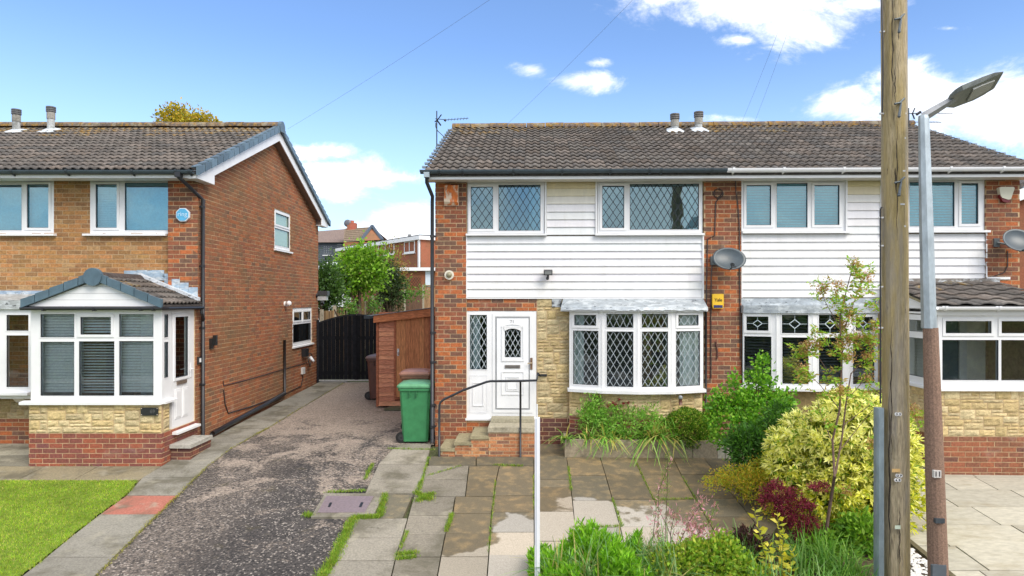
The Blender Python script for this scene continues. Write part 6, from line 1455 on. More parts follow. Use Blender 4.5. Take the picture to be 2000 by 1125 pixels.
# street lamp
LD = 6.9; lpt = thing('street_lamp', 'concrete street lamp with galvanised sleeve and angled lantern at the right', 'street lamp', WF, (P(1834, 0, LD)[0], LD, zg(LD)))
def lpnt(px, py): return P(px, py, LD)
def oct_col(path, col, mat, nm, cut=1, n=8, grad=None):
    vs = []
    for (p, r_) in path:
        for k in range(n): q = math.pi/n+2*math.pi*k/n; vs.append((p[0]+r_*math.cos(q), p[1]+r_*math.sin(q), p[2]))
    mb = MB(); L = len(path); mb.mesh(vs, [(i*n+k, i*n+(k+1) % n, (i+1)*n+(k+1) % n, (i+1)*n+k) for i in range(L-1) for k in range(n)]+[tuple(range(n))[::-1], tuple(range((L-1)*n, L*n))], col); return mb.build(nm, mat, lpt)
k_ = LD/FPX
oct_col([(lpnt(1836, 1300), 20*k_), (lpnt(1832.5, 1125), 18*k_), (lpnt(1825, 900), 16.5*k_), (lpnt(1817.5, 640), 13.4*k_)], (.25, .16, .115), m_conc, 'column', n=14)
oct_col([(lpnt(1814.5, 641), 13.7*k_), (lpnt(1809, 430), 12.2*k_), (lpnt(1804, 232), 9.6*k_), (lpnt(1804, 226), 9.0*k_)], (.40, .46, .49), m_metal, 'sleeve', n=8)
mb = MB(); a = lpnt(1802, 230); b = lpnt(1864, 192)
mb.tube([(a[0], a[1], a[2]-.02), (a[0]+.03, a[1], a[2]+.02), (b[0], b[1], b[2])], [.044, .046, .034], 4, (.30, .31, .32)); mb.build('arm', m_metal, lpt)
HL = [lpnt(1849, 192), lpnt(1896, 157), lpnt(1951, 156)]
ctr = [(1860, 197), (1950, 156)]
def lant(nm, offs0, offs1, wd, mat, col, prof):
    """lantern shell lofted along its length; prof: (t, half width, up, down)"""
    A, B = Vector(lpnt(1856, 193)), Vector(lpnt(1948, 158)); d = (B-A); ex = d.normalized(); ey = Vector((0, 1, 0)); ez = ex.cross(ey)*-1
    if ez.z < 0: ez = -ez
    tw = Matrix.Rotation(rad(-30), 3, ex); ey = tw @ ey; ez = tw @ ez
    vs = []
    for (t, h, up_, dn) in prof:
        c = A+d*t
        for (s, k) in ((-1, 0), (-.8, up_), (.8, up_), (1, 0), (.8, -dn), (-.8, -dn)): vs.append(tuple(c+ey*(h*s)+ez*k))
    m = len(prof); mb = MB(); mb.mesh(vs, [(i*6+k, i*6+(k+1) % 6, (i+1)*6+(k+1) % 6, (i+1)*6+k) for i in range(m-1) for k in range(6)]+[tuple(range(6)), tuple(range((m-1)*6, m*6))[::-1]], col); mb.build(nm, mat, lpt)
lant('lantern', 0, 0, 0, m_metal, (.22, .24, .23), [(-.04, .07, .012, .02), (.03, .13, .014, .03), (.12, .155, .016, .038), (.55, .165, .014, .034), (.80, .16, .012, .02), (1.02, .12, .005, .005)])
lant('lantern_lens', 0, 0, 0, m_white, (.34, .35, .32), [(.36, .10, -.02, .050), (.55, .105, -.02, .044), (.86, .07, -.012, .026)])
for (x0, x1, y0, y1, c, ch) in ((1824, 1838, 919, 933, (.55, .53, .5), '11'), (1827, 1845, 1013, 1022, (.05, .06, .07), ''), (1821, 1848, 1104, 1135, (.10, .12, .14), '')):
    a, b = P(x0, y1, LD-.10), P(x1, y0, LD-.10); mb = MB(); mb.prism([(a[0], a[2]), (b[0], a[2]), (b[0], b[2]), (a[0], b[2])], 'y', LD-.105, LD-.07, c); mb.build('label_plate', m_paint, lpt)
    if ch: text(ch, WF, (a[0]+b[0])/2, LD-.107, (a[2]+b[2])/2, .07, m_paint, lpt, (.05, .04, .04), name='plate_number', bold=.001)
# overhead wires from the pole head to the houses
def wire(px, py, Dd, lab, r_=.0022, sag=.35):
    e = P(px, py, Dd); a = (top_p[0], top_p[1], top_p[2]-.1); pts = []
    e = tuple(a[i]+(e[i]-a[i])*1.0 for i in range(3))
    for k in range(25): t = k/24; pts.append((a[0]+(e[0]-a[0])*t, a[1]+(e[1]-a[1])*t, a[2]+(e[2]-a[2])*t-sag*4*t*(1-t)*.35))
    mb = MB(); mb.tube(pts, r_, 5, (.10, .11, .12)); mb.top('overhead_wire', m_dark, lab, 'wire', a, group=None)
wire(562, 252, 16.9, 'thin telephone wire running down to the left house gable'); wire(990, 243, 16.5, 'thin telephone wire meeting the white boarded house ridge near its left end')
wire(1449, 238, 16.4, 'left of two close parallel wires meeting the ridge right of the flues'); wire(1474, 238, 16.4, 'right of two close parallel wires meeting the ridge right of the flues')
# aerials
def aerial(px, py, D_, boom, lab, flip=1):
    t = thing('tv_aerial', lab, 'aerial', WF, P(px, py, D_)); k = D_/FPX; x, y, z = P(px, py, D_); c = (.05, .055, .06)
    mb = MB(); mb.tube([(x, y, z-.75), (x, y, z+.18)], .014, 5, c); mb.build('mast', m_metal, t)
    return t, x, y, z, k, c
t, x, y, z, k, c = aerial(853, 232, 15.6, 0, 'television aerial on the left end of the white house ridge')
mb = MB(); mb.tube([P(872, 234, 15.6), P(915, 231, 15.6)], .007, 4, c)
for i in range(7): a = P(876+i*6, 233.6-i*.4, 15.6); mb.tube([(a[0], a[1]-.09, a[2]-.05), (a[0], a[1]+.09, a[2]+.05)], .006, 4, c)
mb.tube([P(850, 232, 15.6), P(872, 234, 15.6)], .008, 4, c); mb.build('boom', m_metal, t)
mb = MB(); mb.tube([P(862, 224, 15.5), P(854, 235, 15.6), P(861, 245, 15.7)], .018, 4, (.02, .02, .025)); mb.tube([P(849, 238, 15.6), P(855, 234, 15.6)], .014, 4, (.02, .02, .025)); mb.tube([P(868, 234, 15.6), P(871, 236, 15.6)], .03, 5, (.02, .02, .025)); mb.build('reflector', m_dark, t)
mb = MB(); mb.tube([P(851, 240, 15.6), P(851, 248, 15.6), P(855, 256, 15.6), P(866, 266, 15.3)], .010, 5, c); mb.build('lead', m_dark, t)
t, x, y, z, k, c = aerial(1775, 226, 15.9, 0, 'television aerial at the right end of the ridge beside the telegraph pole')
mb = MB()
for (x0, x1, yy) in ((1788, 1857, 221), (1786, 1835, 238.5)):
    mb.tube([P(x0, yy, 15.9), P(x1, yy, 15.9)], .008, 4, c)
    for i in range(6): a = P(x1-2-i*6, yy, 15.9); mb.tube([(a[0], a[1]-.1, a[2]-.03), (a[0], a[1]+.1, a[2]+.03)], .008, 4, c)
mb.tube([P(1770, 222, 15.9), P(1797, 221, 15.9)], .010, 4, c); mb.build('boom', m_metal, t)
mb = MB(); mb.tube([P(1787, 211, 15.8), P(1782, 222, 15.9), P(1786, 232, 16)], .016, 4, (.02, .02, .025)); mb.tube([P(1790, 224, 15.9), P(1798, 218, 15.9)], .03, 5, (.02, .02, .025)); mb.build('reflector', m_dark, t)
# white post in the foreground bed
WD = 7.4; wp = thing('white_post', 'slender white square post standing in the foreground bed left of the grasses', 'post', WF, (P(1049, 0, WD)[0], WD, zg(WD)))
a = P(1044.5, 0, WD)[0]; b = P(1054.5, 0, WD)[0]; zt_w = P(0, 816, WD)[2]
mb = MB(); mb.box(a, b, WD, WD+.05, zg(WD)-.1, zt_w, (.78, .79, .82)); mb.build('post', m_white, wp)
mb = MB(); mb.box(a+.012, a+.020, WD-.004, WD, zg(WD)-.1, zt_w-.01, (.45, .50, .58)); mb.build('groove', m_white, wp)
mb = MB(); mb.box(a+.02, a+.032, WD+.01, WD+.03, zt_w-.0, P(0, 790, WD)[2], (.78, .79, .80)); mb.build('tip', m_white, wp)

# ================================================================== PLANTS
def norm(a): return a/np.maximum(1e-9, np.linalg.norm(a, axis=1))[:, None]
def leaves(name, P0, D0, L, Wd, cols, mat=None, parent=None, kind='stuff', spread=.5, var=.22, fold=0, face_up=.0):
    N = len(P0); D0 = norm(D0+NR.normal(0, spread, (N, 3))); r = NR.normal(0, 1, (N, 3)); r[:, 2] += face_up
    S_ = norm(np.cross(D0, r)); l = (L*NR.uniform(.6, 1.25, N))[:, None]; w = (Wd*NR.uniform(.7, 1.2, N))[:, None]/2
    a = P0; t = P0+D0*l; m = P0+D0*l*.45; n_ = np.cross(S_, D0)*(l*.08)
    V = np.stack([a, m+S_*w+n_, t, m-S_*w+n_], 1)
    C = np.array(cols)[NR.integers(0, len(cols), N)]*NR.uniform(1-var, 1+var, N)[:, None]
    return bulk(name, mat or m_leaf, V, 4, np.clip(C, 0, .95), parent, kind)
def shell(c, r, n, inner=.55, top=False, seed_noise=.18, zmin=-1):
    d = norm(NR.normal(0, 1, (n*3, 3))); d = d[d[:, 2] > zmin][:n]; 
    lump = 1+seed_noise*(np.sin(d[:, 0]*5+c[0]*3)+np.sin(d[:, 1]*6+1.3+c[1])+np.sin(d[:, 2]*7+c[2]*2))/2
    rr_ = NR.uniform(inner, 1, len(d))**.5*lump
    return np.array(c)+d*np.array(r)*rr_[:, None], d
def clumps(pts, dirs, k, s):
    P_ = np.repeat(pts, k, 0)+NR.normal(0, s, (len(pts)*k, 3)); return P_, np.repeat(dirs, k, 0)
def stems(name, lst, mat, parent, col=(.10, .07, .05)):
    mb = MB(); [mb.tube(p, r_, 6, col) for p, r_ in lst]; return mb.build(name, mat, parent, smooth=True)
def rosette(name, pts, dirs, k, L, Wd, cols_fn, parent, ang=1.0):
    N = len(pts); d = norm(dirs); a = norm(np.cross(d, NR.normal(0, 1, (N, 3)))); b = np.cross(d, a); Vs = []; Cs = []
    for i in range(k):
        q = 2*np.pi*(i+NR.uniform(-.3, .3, N))/k; el = NR.uniform(.25, ang, N)
        rad_ = a*np.cos(q)[:, None]+b*np.sin(q)[:, None]; D_ = norm(d*np.cos(el)[:, None]+rad_*np.sin(el)[:, None]); S_ = norm(np.cross(D_, d)+1e-6)
        l = (L*NR.uniform(.6, 1.2, N))[:, None]; w = (Wd*NR.uniform(.7, 1.2, N))[:, None]/2; m = pts+D_*l*.5
        Vs.append(np.stack([pts, m+S_*w, pts+D_*l-np.array([0, 0, .12])*l, m-S_*w], 1)); Cs.append(cols_fn(pts))
    return bulk(name, m_leaf, np.concatenate(Vs), 4, np.clip(np.concatenate(Cs), 0, .95), parent, 'stuff')
def plant(name, label, cat, base, group=None): return thing(name, label, cat, WF, base, group)

# planting bed soil
mb = MB()
bedpts = [G(1040, 1130), G(1020, 1175), (5.78, 6.7), (5.75, 8.2), (5.55, 12.0), (4.3, 12.2), (3.75, 11.4), (3.9, 10.2), (3.6, 9.0), (3.0, 8.55), (1.6, 8.35), (.5, 8.2)]
bx = interp([(7.0, .05), (8.15, .3), (8.35, 1.8), (8.7, 3.2), (9.5, 3.75), (12.2, 4.1)])
sheet('planting_bed', m_soil, [6.4, 7, 7.5, 8.15, 8.35, 8.7, 9.5, 10.5, 11.5, 12.3], bx, lambda y: 4.90, .028, 1, (.07, .05, .03))
# yellow shrub
sc0 = P(1650, 915, 9.4); ys_ = plant('yellow_shrub', 'big rounded shrub with cream and yellow whorled leaves left of the telegraph pole', 'shrub', (sc0[0], sc0[1], zg(9.4)))
lob = [((4.50, 9.55, .30), (.84, .6, .72), 420), ((4.02, 9.35, .84), (.40, .4, .36), 260), ((4.55, 9.4, 1.2), (.30, .3, .26), 130), ((5.05, 9.4, .95), (.26, .3, .3), 110), ((3.62, 9.3, .75), (.22, .25, .2), 70), ((5.3, 9.4, .55), (.22, .25, .25), 70), ((4.3, 9.1, .55), (.42, .35, .36), 220), ((3.75, 9.3, .45), (.34, .3, .3), 160), ((4.8, 9.0, .45), (.42, .35, .36), 220), ((4.1, 8.95, .05), (.40, .3, .33), 200), ((4.85, 9.25, .75), (.55, .5, .62), 360), ((4.45, 9.2, .95), (.60, .5, .48), 330), ((3.95, 9.2, .05), (.42, .45, .50), 240), ((4.95, 9.2, .05), (.50, .45, .60), 300), ((4.4, 8.95, .15), (.55, .35, .5), 260), ((5.15, 9.5, .25), (.38, .4, .62), 220)]
pts_, drs = [], []
for c, r_, n_ in lob: a, b = shell(c, r_, n_, .62, zmin=-.75, seed_noise=.16); pts_.append(a); drs.append(b)
pts_, drs = np.concatenate(pts_), np.concatenate(drs)
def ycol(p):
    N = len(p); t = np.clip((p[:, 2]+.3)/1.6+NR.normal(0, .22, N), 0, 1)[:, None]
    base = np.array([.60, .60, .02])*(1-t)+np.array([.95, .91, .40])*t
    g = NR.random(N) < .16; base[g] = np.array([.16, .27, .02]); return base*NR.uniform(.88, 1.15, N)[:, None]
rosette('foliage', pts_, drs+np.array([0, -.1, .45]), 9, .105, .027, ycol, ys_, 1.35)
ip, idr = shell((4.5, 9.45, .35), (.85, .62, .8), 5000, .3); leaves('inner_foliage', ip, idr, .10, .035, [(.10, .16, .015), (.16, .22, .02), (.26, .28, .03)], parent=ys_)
stems('stem', [([(4.5+.1*math.cos(i), 9.4, zg(9.4)-.02), (4.5+.3*math.cos(i*1.3), 9.4+.2*math.sin(i), .1), (4.5+.6*math.cos(i*1.3), 9.4+.4*math.sin(i), .6)], [.03, .02, .008]) for i in range(7)], m_bark, ys_)
# green shrubs by the right bay
gs = plant('leafy_shrub', 'loose bright green leafy shrub with tall shoots under the right bay window', 'shrub', (*P(1470, 0, 11)[:2], zg(11)))
base_ = P(1475, 0, 11.2)
def bush(par, lst, cols, L, Wd, k=7, s=.05, Dp=11, name='foliage', spread=.7):
    PP, DD = [], []
    for (px, py, rpx, rpz, n_, dd) in lst:
        c = P(px, py, Dp+dd); kx = (Dp+dd)/FPX; a, b = shell(c, (rpx*kx, rpx*kx*.8, rpz*kx), n_, .5, zmin=-.9, seed_noise=.25); PP.append(a); DD.append(b)
    PP, DD = np.concatenate(PP), np.concatenate(DD); a, b = clumps(PP, DD, k, s)
    ok = a[:, 2] > np.array([zg(y) for y in a[:, 1]]); a, b = a[ok], b[ok]
    return leaves(name, a, b+np.array([0, 0, .15]), L, Wd, cols, parent=par, spread=spread)
GR = [(.14, .36, .025), (.20, .45, .03), (.10, .27, .025), (.28, .50, .05)]
bush(gs, [(1430, 830, 46, 42, 210, 0), (1500, 820, 50, 42, 230, 0), (1478, 765, 20, 32, 75, .1), (1418, 785, 24, 26, 70, .1), (1530, 790, 24, 22, 60, 0), (1488, 722, 10, 30, 36, .1), (1398, 800, 16, 24, 44, .2), (1455, 790, 26, 24, 70, 0), (1505, 765, 12, 22, 30, 0), (1437, 752, 8, 18, 18, 0)], GR, .066, .046)
stems('stem', [([(base_[0]+.1*i, 11, zg(11)), (base_[0]+.13*i, 11.05, .7), P(1475+i*14, 720+abs(i)*18, 11.1)], [.016, .011, .005]) for i in (-2, -1, 0, 1, 2)], m_bark, gs)
g2 = plant('leafy_shrub', 'darker green narrow leaved shrub between the planter and the yellow shrub', 'shrub', (*P(1500, 0, 10.4)[:2], zg(10.4)))
bush(g2, [(1490, 885, 56, 46, 380, 0), (1540, 870, 40, 50, 240, .1), (1455, 868, 30, 30, 130, 0), (1520, 815, 20, 24, 60, 0)], [(.055, .16, .02), (.08, .21, .03), (.10, .26, .03), (.04, .11, .018)], .10, .026, Dp=10.4)
stems('stem', [([(P(1500, 0, 10.4)[0]+.12*i, 10.4, zg(10.4)), P(1495+i*18, 850, 10.4)], [.014, .006]) for i in (-2, -1, 0, 1, 2)], m_bark, g2)
g3 = plant('golden_shrub', 'low spreading shrub with yellow bronze feathery leaves over the patio edge', 'shrub', (*P(1480, 0, 10.0)[:2], zg(10)))
bush(g3, [(1450, 930, 50, 13, 200, 0), (1490, 950, 50, 28, 330, -.2), (1525, 985, 35, 30, 200, -.5), (1400, 940, 28, 7, 60, 0), (1510, 915, 40, 22, 180, .1)], [(.60, .46, .04), (.48, .50, .04), (.64, .42, .05), (.30, .40, .03)], .045, .016, k=9, s=.045, Dp=9.9)
stems('stem', [([(P(1500, 0, 9.9)[0], 9.9, zg(9.9)), P(1470-i*25, 945, 9.85)], [.010, .003]) for i in range(-1, 4)], m_bark, g3)
# purple maple
mp = plant('purple_maple', 'small dark purple leaved maple drooping in front of the yellow shrub', 'shrub', (*P(1560, 0, 8.6)[:2], zg(8.6)))
bush(mp, [(1522, 962, 32, 9, 90, 0), (1548, 985, 36, 9, 110, 0), (1538, 1004, 26, 7, 60, 0), (1568, 1022, 32, 10, 90, 0), (1580, 1052, 24, 14, 70, 0), (1600, 950, 18, 4, 36, 0), (1500, 978, 20, 5, 40, 0), (1515, 945, 10, 5, 18, 0)], [(.26, .025, .06), (.18, .018, .04), (.34, .05, .09), (.12, .02, .03)], .046, .011, k=12, s=.022, Dp=8.6, spread=.9)
b0_ = (P(1580, 0, 8.6)[0], 8.65, zg(8.6)); stems('stem', [([b0_, P(1570, 1040, 8.65), P(x, y, 8.6)], [.012, .008, .003]) for x, y in ((1520, 965), (1545, 990), (1600, 955), (1565, 1020))], m_bark, mp, (.08, .03, .03))
pm2 = plant('dark_foliage_plant', 'low dark maroon leaved plant among the green leaves by the purple maple', 'plant', (*P(1465, 0, 8.0)[:2], zg(8)))
bush(pm2, [(1462, 1065, 34, 28, 200, 0)], [(.07, .03, .035), (.10, .045, .04), (.05, .03, .025)], .06, .024, k=8, s=.03, Dp=8.0)
# sapling
sp_ = plant('rowan_sapling', 'tall thin sapling with bronze flower heads in front of the bay beside the telegraph pole', 'sapling', (*P(1612, 0, 8.5)[:2], zg(8.5)))
def pl3(lst, Dp=8.5): return [P(x, y, Dp) for x, y in lst]
ST_ = [([(1620, 1190), (1612, 1110), (1616, 1020), (1630, 930)], [.026, .024, .021, .018]), ([(1630, 930), (1626, 860), (1640, 800), (1644, 700), (1640, 620), (1655, 560), (1668, 512)], [.015, .013, .012, .010, .008, .006, .004]),
 ([(1632, 925), (1645, 850), (1652, 790), (1662, 730), (1700, 690), (1712, 640)], [.013, .011, .009, .007, .005, .003]), ([(1640, 640), (1612, 590), (1603, 568)], [.006, .004, .003]), ([(1650, 640), (1668, 590), (1684, 540)], [.005, .004, .003]),
 ([(1640, 760), (1600, 700), (1568, 680)], [.006, .004, .003]), ([(1640, 800), (1600, 750), (1572, 725)], [.006, .004, .003]), ([(1628, 870), (1600, 800), (1595, 770)], [.006, .004, .003]), ([(1655, 780), (1690, 740), (1706, 715)], [.005, .004, .003]), ([(1640, 880), (1680, 830), (1705, 800)], [.006, .004, .003]), ([(1640, 700), (1662, 650), (1690, 610)], [.005, .003, .003]), ([(1648, 830), (1700, 790), (1722, 775)], [.005, .003, .002])]
for p, r_ in ST_: mb = MB(); mb.tube(pl3(p), r_, 7, (.16, .105, .085)); mb.build('branch' if len(p) < 7 and p[0] != (1620, 1190) else 'trunk', m_bark, sp_, smooth=True)
cl_ = [(1603, 568, 20), (1668, 520, 16), (1662, 545, 20), (1690, 545, 20), (1690, 565, 16), (1652, 600, 24), (1634, 590, 18), (1645, 640, 26), (1575, 678, 22), (1568, 690, 22), (1592, 675, 18), (1565, 725, 26), (1578, 740, 20), (1640, 678, 24), (1655, 668, 24), (1622, 735, 22), (1640, 765, 22), (1598, 770, 16), (1690, 700, 24), (1700, 670, 22), (1708, 640, 20), (1692, 740, 20), (1680, 780, 18), (1660, 580, 16), (1700, 590, 14), (1655, 700, 18), (1635, 560, 12), (1790, 815, 16), (1780, 800, 10), (1610, 820, 14), (1700, 870, 14), (1652, 960, 18), (1590, 650, 14), (1712, 700, 12), (1660, 620, 20), (1676, 660, 16)]
Pp, Dd, Pf = [], [], []
for (x, y, s_) in cl_:
    c = np.array(P(x, y, 8.5+R.uniform(-.15, .15))); n_ = int(s_*3.8)
    for _ in range(max(3, int(s_/2.2))):      # pinnate leaves: leaflets in pairs on a rib
        d = norm(NR.normal(0, 1, (1, 3))+np.array([[0, 0, .1]]))[0]; o = c+NR.normal(0, s_*.0020, 3); Lr = .12
        for j in range(1, 7):
            q = o+d*Lr*j/6; sd2 = norm(np.cross(d, NR.normal(0, .3, 3)+np.array([0, 0, 1]))[None])[0]
            for sg in (-1, 1): Pp.append(q); Dd.append(sd2*sg+d*.5)
    if R.random() < .6: Pf.append(c+np.array([0, -.03, .02]))
leaves('foliage', np.array(Pp), np.array(Dd), .062, .024, [(.22, .44, .035), (.30, .52, .05), (.42, .50, .08), (.46, .32, .09)], parent=sp_, spread=.15)
a, b = clumps(np.array(Pf), np.tile(np.array([[0, 0, 1.]]), (len(Pf), 1)), 170, .036); leaves('flower_heads', a, b, .022, .018, [(.52, .28, .15), (.44, .22, .09), (.58, .42, .22), (.36, .30, .08)], parent=sp_, spread=1)
# yellow broad leaved stems
yl_ = plant('yellow_leaved_plant', 'upright stems with large bright yellow leaves below the purple maple', 'plant', (*P(1515, 0, 7.6)[:2], zg(7.6)))
Pp, Dd = [], []
for (x0, y0, x1, y1) in ((1535, 1180, 1518, 1000), (1515, 1180, 1472, 990), (1500, 1190, 1502, 1060), (1540, 1180, 1545, 1075), (1525, 1180, 1530, 1035)):
    a, b = np.array(P(x0, y0, 7.6)), np.array(P(x1, y1, 7.6)); mb = MB(); mb.tube([tuple(a), tuple(b)], [.007, .003], 5, (.20, .22, .05)); mb.build('stem', m_bark, yl_)
    for k in range(26): t = .25+.75*k/26; Pp.append(a+(b-a)*t); q = k*2.4; Dd.append([math.cos(q), math.sin(q)-.3, .45])
leaves('foliage', np.array(Pp), np.array(Dd), .105, .052, [(.70, .62, .05), (.62, .60, .08), (.50, .52, .05), (.78, .68, .12)], parent=yl_, spread=.2, face_up=0)
# tamarisk with pink plumes
tm = plant('pink_tamarisk', 'wispy tamarisk with pale pink feathery plumes above the foreground grass', 'shrub', (*P(1345, 0, 7.8)[:2], zg(7.8)))
Pp, Dd, Pk, Dk = [], [], [], []
for p, pink in (([(1290, 1180), (1296, 1100), (1285, 1040), (1286, 960), (1310, 900)], .3), ([(1300, 1180), (1298, 1080), (1303, 960), (1305, 880)], 0), ([(1300, 1180), (1320, 1080), (1345, 1020), (1375, 975)], .9), ([(1310, 1180), (1340, 1070), (1385, 1020), (1400, 985)], .4), ([(1320, 1180), (1360, 1080), (1390, 1050), (1420, 1045)], 1), ([(1330, 1180), (1350, 1060), (1370, 1035), (1340, 1030)], 1), ([(1290, 1150), (1275, 1050), (1283, 985)], .8), ([(1310, 1180), (1310, 1040), (1318, 1000)], .7)):
    q = pl3(p, 7.8); mb = MB(); mb.tube(q, [.006-.004*i/len(q) for i in range(len(q))], 5, (.13, .09, .07)); mb.build('stem', m_bark, tm)
    for a, b in zip(q[len(q)//3:], q[len(q)//3+1:]):
        a, b = np.array(a), np.array(b)
        for k in range(210):
            t = R.random(); o = a+(b-a)*t+NR.normal(0, .012, 3)
            (Pk if R.random() < pink*.75 else Pp).append(o+NR.normal(0, .040 if pink > .6 else .012, 3)) if R.random() < .6 else None
leaves('foliage', np.array(Pp), np.tile([[0, 0, 1.]], (len(Pp), 1)), .05, .006, [(.22, .32, .06), (.16, .25, .05)], parent=tm, spread=.6)
leaves('plumes', np.array(Pk), np.tile([[.2, 0, .8]], (len(Pk), 1)), .055, .015, [(.66, .30, .40), (.74, .42, .50), (.55, .26, .32)], parent=tm, spread=.8)
# foreground bright green mass
fm = plant('herbaceous_clump', 'bright green clump of upright narrow leaves right of the white post', 'plant', (*P(1160, 0, 7.7)[:2], zg(7.7)))
n = 2500; X = NR.uniform(P(1036, 0, 7.6)[0], P(1262, 0, 7.6)[0], n); Y = NR.uniform(7.25, 8.2, n)-.12*np.abs(np.sin(X*4))
hgt_ = np.clip((.50-.26*np.abs((X-1.05)/.8)**1.6)*(.78+.22*np.sin(X*9+Y*4)+.16*np.sin(X*21-Y*17)), .12, .56); fx = np.stack([X, Y, np.array([zg(y) for y in Y])], 1)
Pp, Dd = [], []
for i in range(n):
    for k in range(6): t = R.uniform(.30, 1)*hgt_[i]; q = R.uniform(0, 6.28); Pp.append(fx[i]+[0, 0, t]); Dd.append([math.cos(q)*.7, math.sin(q)*.7, 1])
leaves('foliage', np.array(Pp), np.array(Dd), .095, .021, [(.20, .46, .015), (.26, .54, .03), (.14, .36, .015), (.30, .56, .05)], parent=fm, spread=.22)
# strappy leaves in front
sf = plant('strappy_grass', 'blue green strap leaved clump with bent tips in the foreground', 'grass', (*P(1260, 0, 7.1)[:2], zg(7.1)))
def strap(par, x0, x1, y0, y1, n_, L, wd, cols, lean=.5, seg=5, droop=.75, zb=None, nm='foliage'):
    X = NR.uniform(x0, x1, n_); Y = NR.uniform(y0, y1, n_); g = R.random
    cx_ = NR.uniform(x0, x1, max(3, n_//28)); cy_ = NR.uniform(y0, y1, max(3, n_//28)); k = NR.integers(0, len(cx_), n_)
    X = cx_[k]+NR.normal(0, .045, n_); Y = cy_[k]+NR.normal(0, .04, n_); Z = np.array([zg(y) for y in Y]) if zb is None else np.full(n_, zb)
    return blades(nm, np.stack([X, Y, Z], 1), L, wd, lean, cols, m_leaf, seg, 'stuff', droop, par)
BG = [(.13, .27, .08), (.18, .33, .12), (.09, .20, .05), (.24, .38, .14), (.40, .36, .12)]
kx = 7.2/FPX
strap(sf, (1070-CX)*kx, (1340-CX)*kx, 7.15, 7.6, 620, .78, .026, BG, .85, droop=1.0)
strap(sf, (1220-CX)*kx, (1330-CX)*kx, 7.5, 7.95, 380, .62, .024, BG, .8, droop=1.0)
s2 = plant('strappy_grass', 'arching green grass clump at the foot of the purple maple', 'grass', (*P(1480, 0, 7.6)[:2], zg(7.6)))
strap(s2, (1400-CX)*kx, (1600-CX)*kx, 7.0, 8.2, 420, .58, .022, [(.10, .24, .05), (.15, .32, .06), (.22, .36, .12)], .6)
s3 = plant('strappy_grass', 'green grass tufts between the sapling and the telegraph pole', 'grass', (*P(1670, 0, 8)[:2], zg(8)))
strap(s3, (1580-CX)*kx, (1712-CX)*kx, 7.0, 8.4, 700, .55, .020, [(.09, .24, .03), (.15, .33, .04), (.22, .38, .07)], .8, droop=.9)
lm = plant('lime_shrub', 'low yellow green rounded leafy plant in the middle of the foreground bed', 'plant', (*P(1380, 0, 7.5)[:2], zg(7.5)))
bush(lm, [(1340, 1110, 60, 50, 420, 0), (1400, 1105, 55, 50, 380, 0), (1310, 1130, 45, 40, 250, -.1), (1450, 1130, 40, 40, 200, -.1), (1410, 1065, 22, 20, 60, .1)], [(.26, .42, .03), (.34, .48, .05), (.18, .34, .03), (.42, .46, .06)], .055, .034, k=8, s=.04, Dp=7.6)
lm2 = plant('leafy_plant', 'pointed mid green leaves between the yellow shrub and the pole foot', 'plant', (*P(1670, 0, 8.3)[:2], zg(8.3)))
bush(lm2, [(1680, 1050, 38, 45, 220, 0), (1640, 1075, 40, 35, 160, 0), (1600, 1090, 35, 30, 120, -.1)], [(.17, .34, .03), (.24, .42, .04), (.10, .24, .02)], .085, .040, k=6, s=.05, Dp=8.4)

# ---- planter with its plants
PVv = F.loc(*G(1250, 895))[1]
F = FM
pa, pb = F.at(1103, 880, PVv)[0], F.at(1431, 880, PVv)[0]; pz0, pz1 = -.12, F.at(1250, 860, PVv)[1]
pln = thing('stone_planter', 'long low lichen spotted concrete planter below the bow window', 'planter', F, ((pa+pb)/2, PVv, -.05))
cuts = [pa, F.at(1353, 880, PVv)[0], F.at(1402, 880, PVv)[0], F.at(1417, 880, PVv)[0], pb]
for i in range(4):
    mb = MB(F); g = (.33, .275, .195) if i < 2 else (.46, .44, .36); mb.box(cuts[i]+.003, cuts[i+1]-.003, PVv+R.uniform(-.004, .004), PVv+.07, pz0, pz1, g, .003); mb.build('kerb_stone', m_coping, pln)
mb = MB(F); mb.box(pa, pa+.07, PVv+.07, -.12, pz0, pz1-.004, (.33, .275, .195)); mb.build('kerb_stone', m_coping, pln)
mb = MB(F); mb.box(pa+.07, pb+.1, PVv+.07, -.06, pz0, pz1-.05, (.07, .05, .03)); mb.build('soil', m_soil, pln, kind='stuff')
Ypl = F.w(0, PVv)[1]
def fmw(u, v): q = F.w(u, v); return q[0], q[1]
cr = plant('crocosmia_clump', 'spiky strap leaves arching over the front of the planter', 'plant', (*fmw(pa+.9, PVv+.2), pz1))
x0, y0 = fmw(pa+.0, PVv+.16); x1, _ = fmw(F.at(1235, 0, PVv)[0], PVv)
CG = [(.18, .42, .05), (.26, .50, .08), (.13, .32, .04), (.38, .54, .15), (.52, .46, .12)]
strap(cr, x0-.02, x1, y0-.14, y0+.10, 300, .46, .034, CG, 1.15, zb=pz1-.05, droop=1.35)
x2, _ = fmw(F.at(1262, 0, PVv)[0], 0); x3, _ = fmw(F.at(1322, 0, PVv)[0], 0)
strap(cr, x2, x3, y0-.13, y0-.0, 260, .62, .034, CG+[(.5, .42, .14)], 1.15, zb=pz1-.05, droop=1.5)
ff_ = plant('flowering_perennial', 'soft green perennials with small dark red flowers in front of the bow window', 'plant', (*fmw(pa+.8, PVv+.35), pz1))
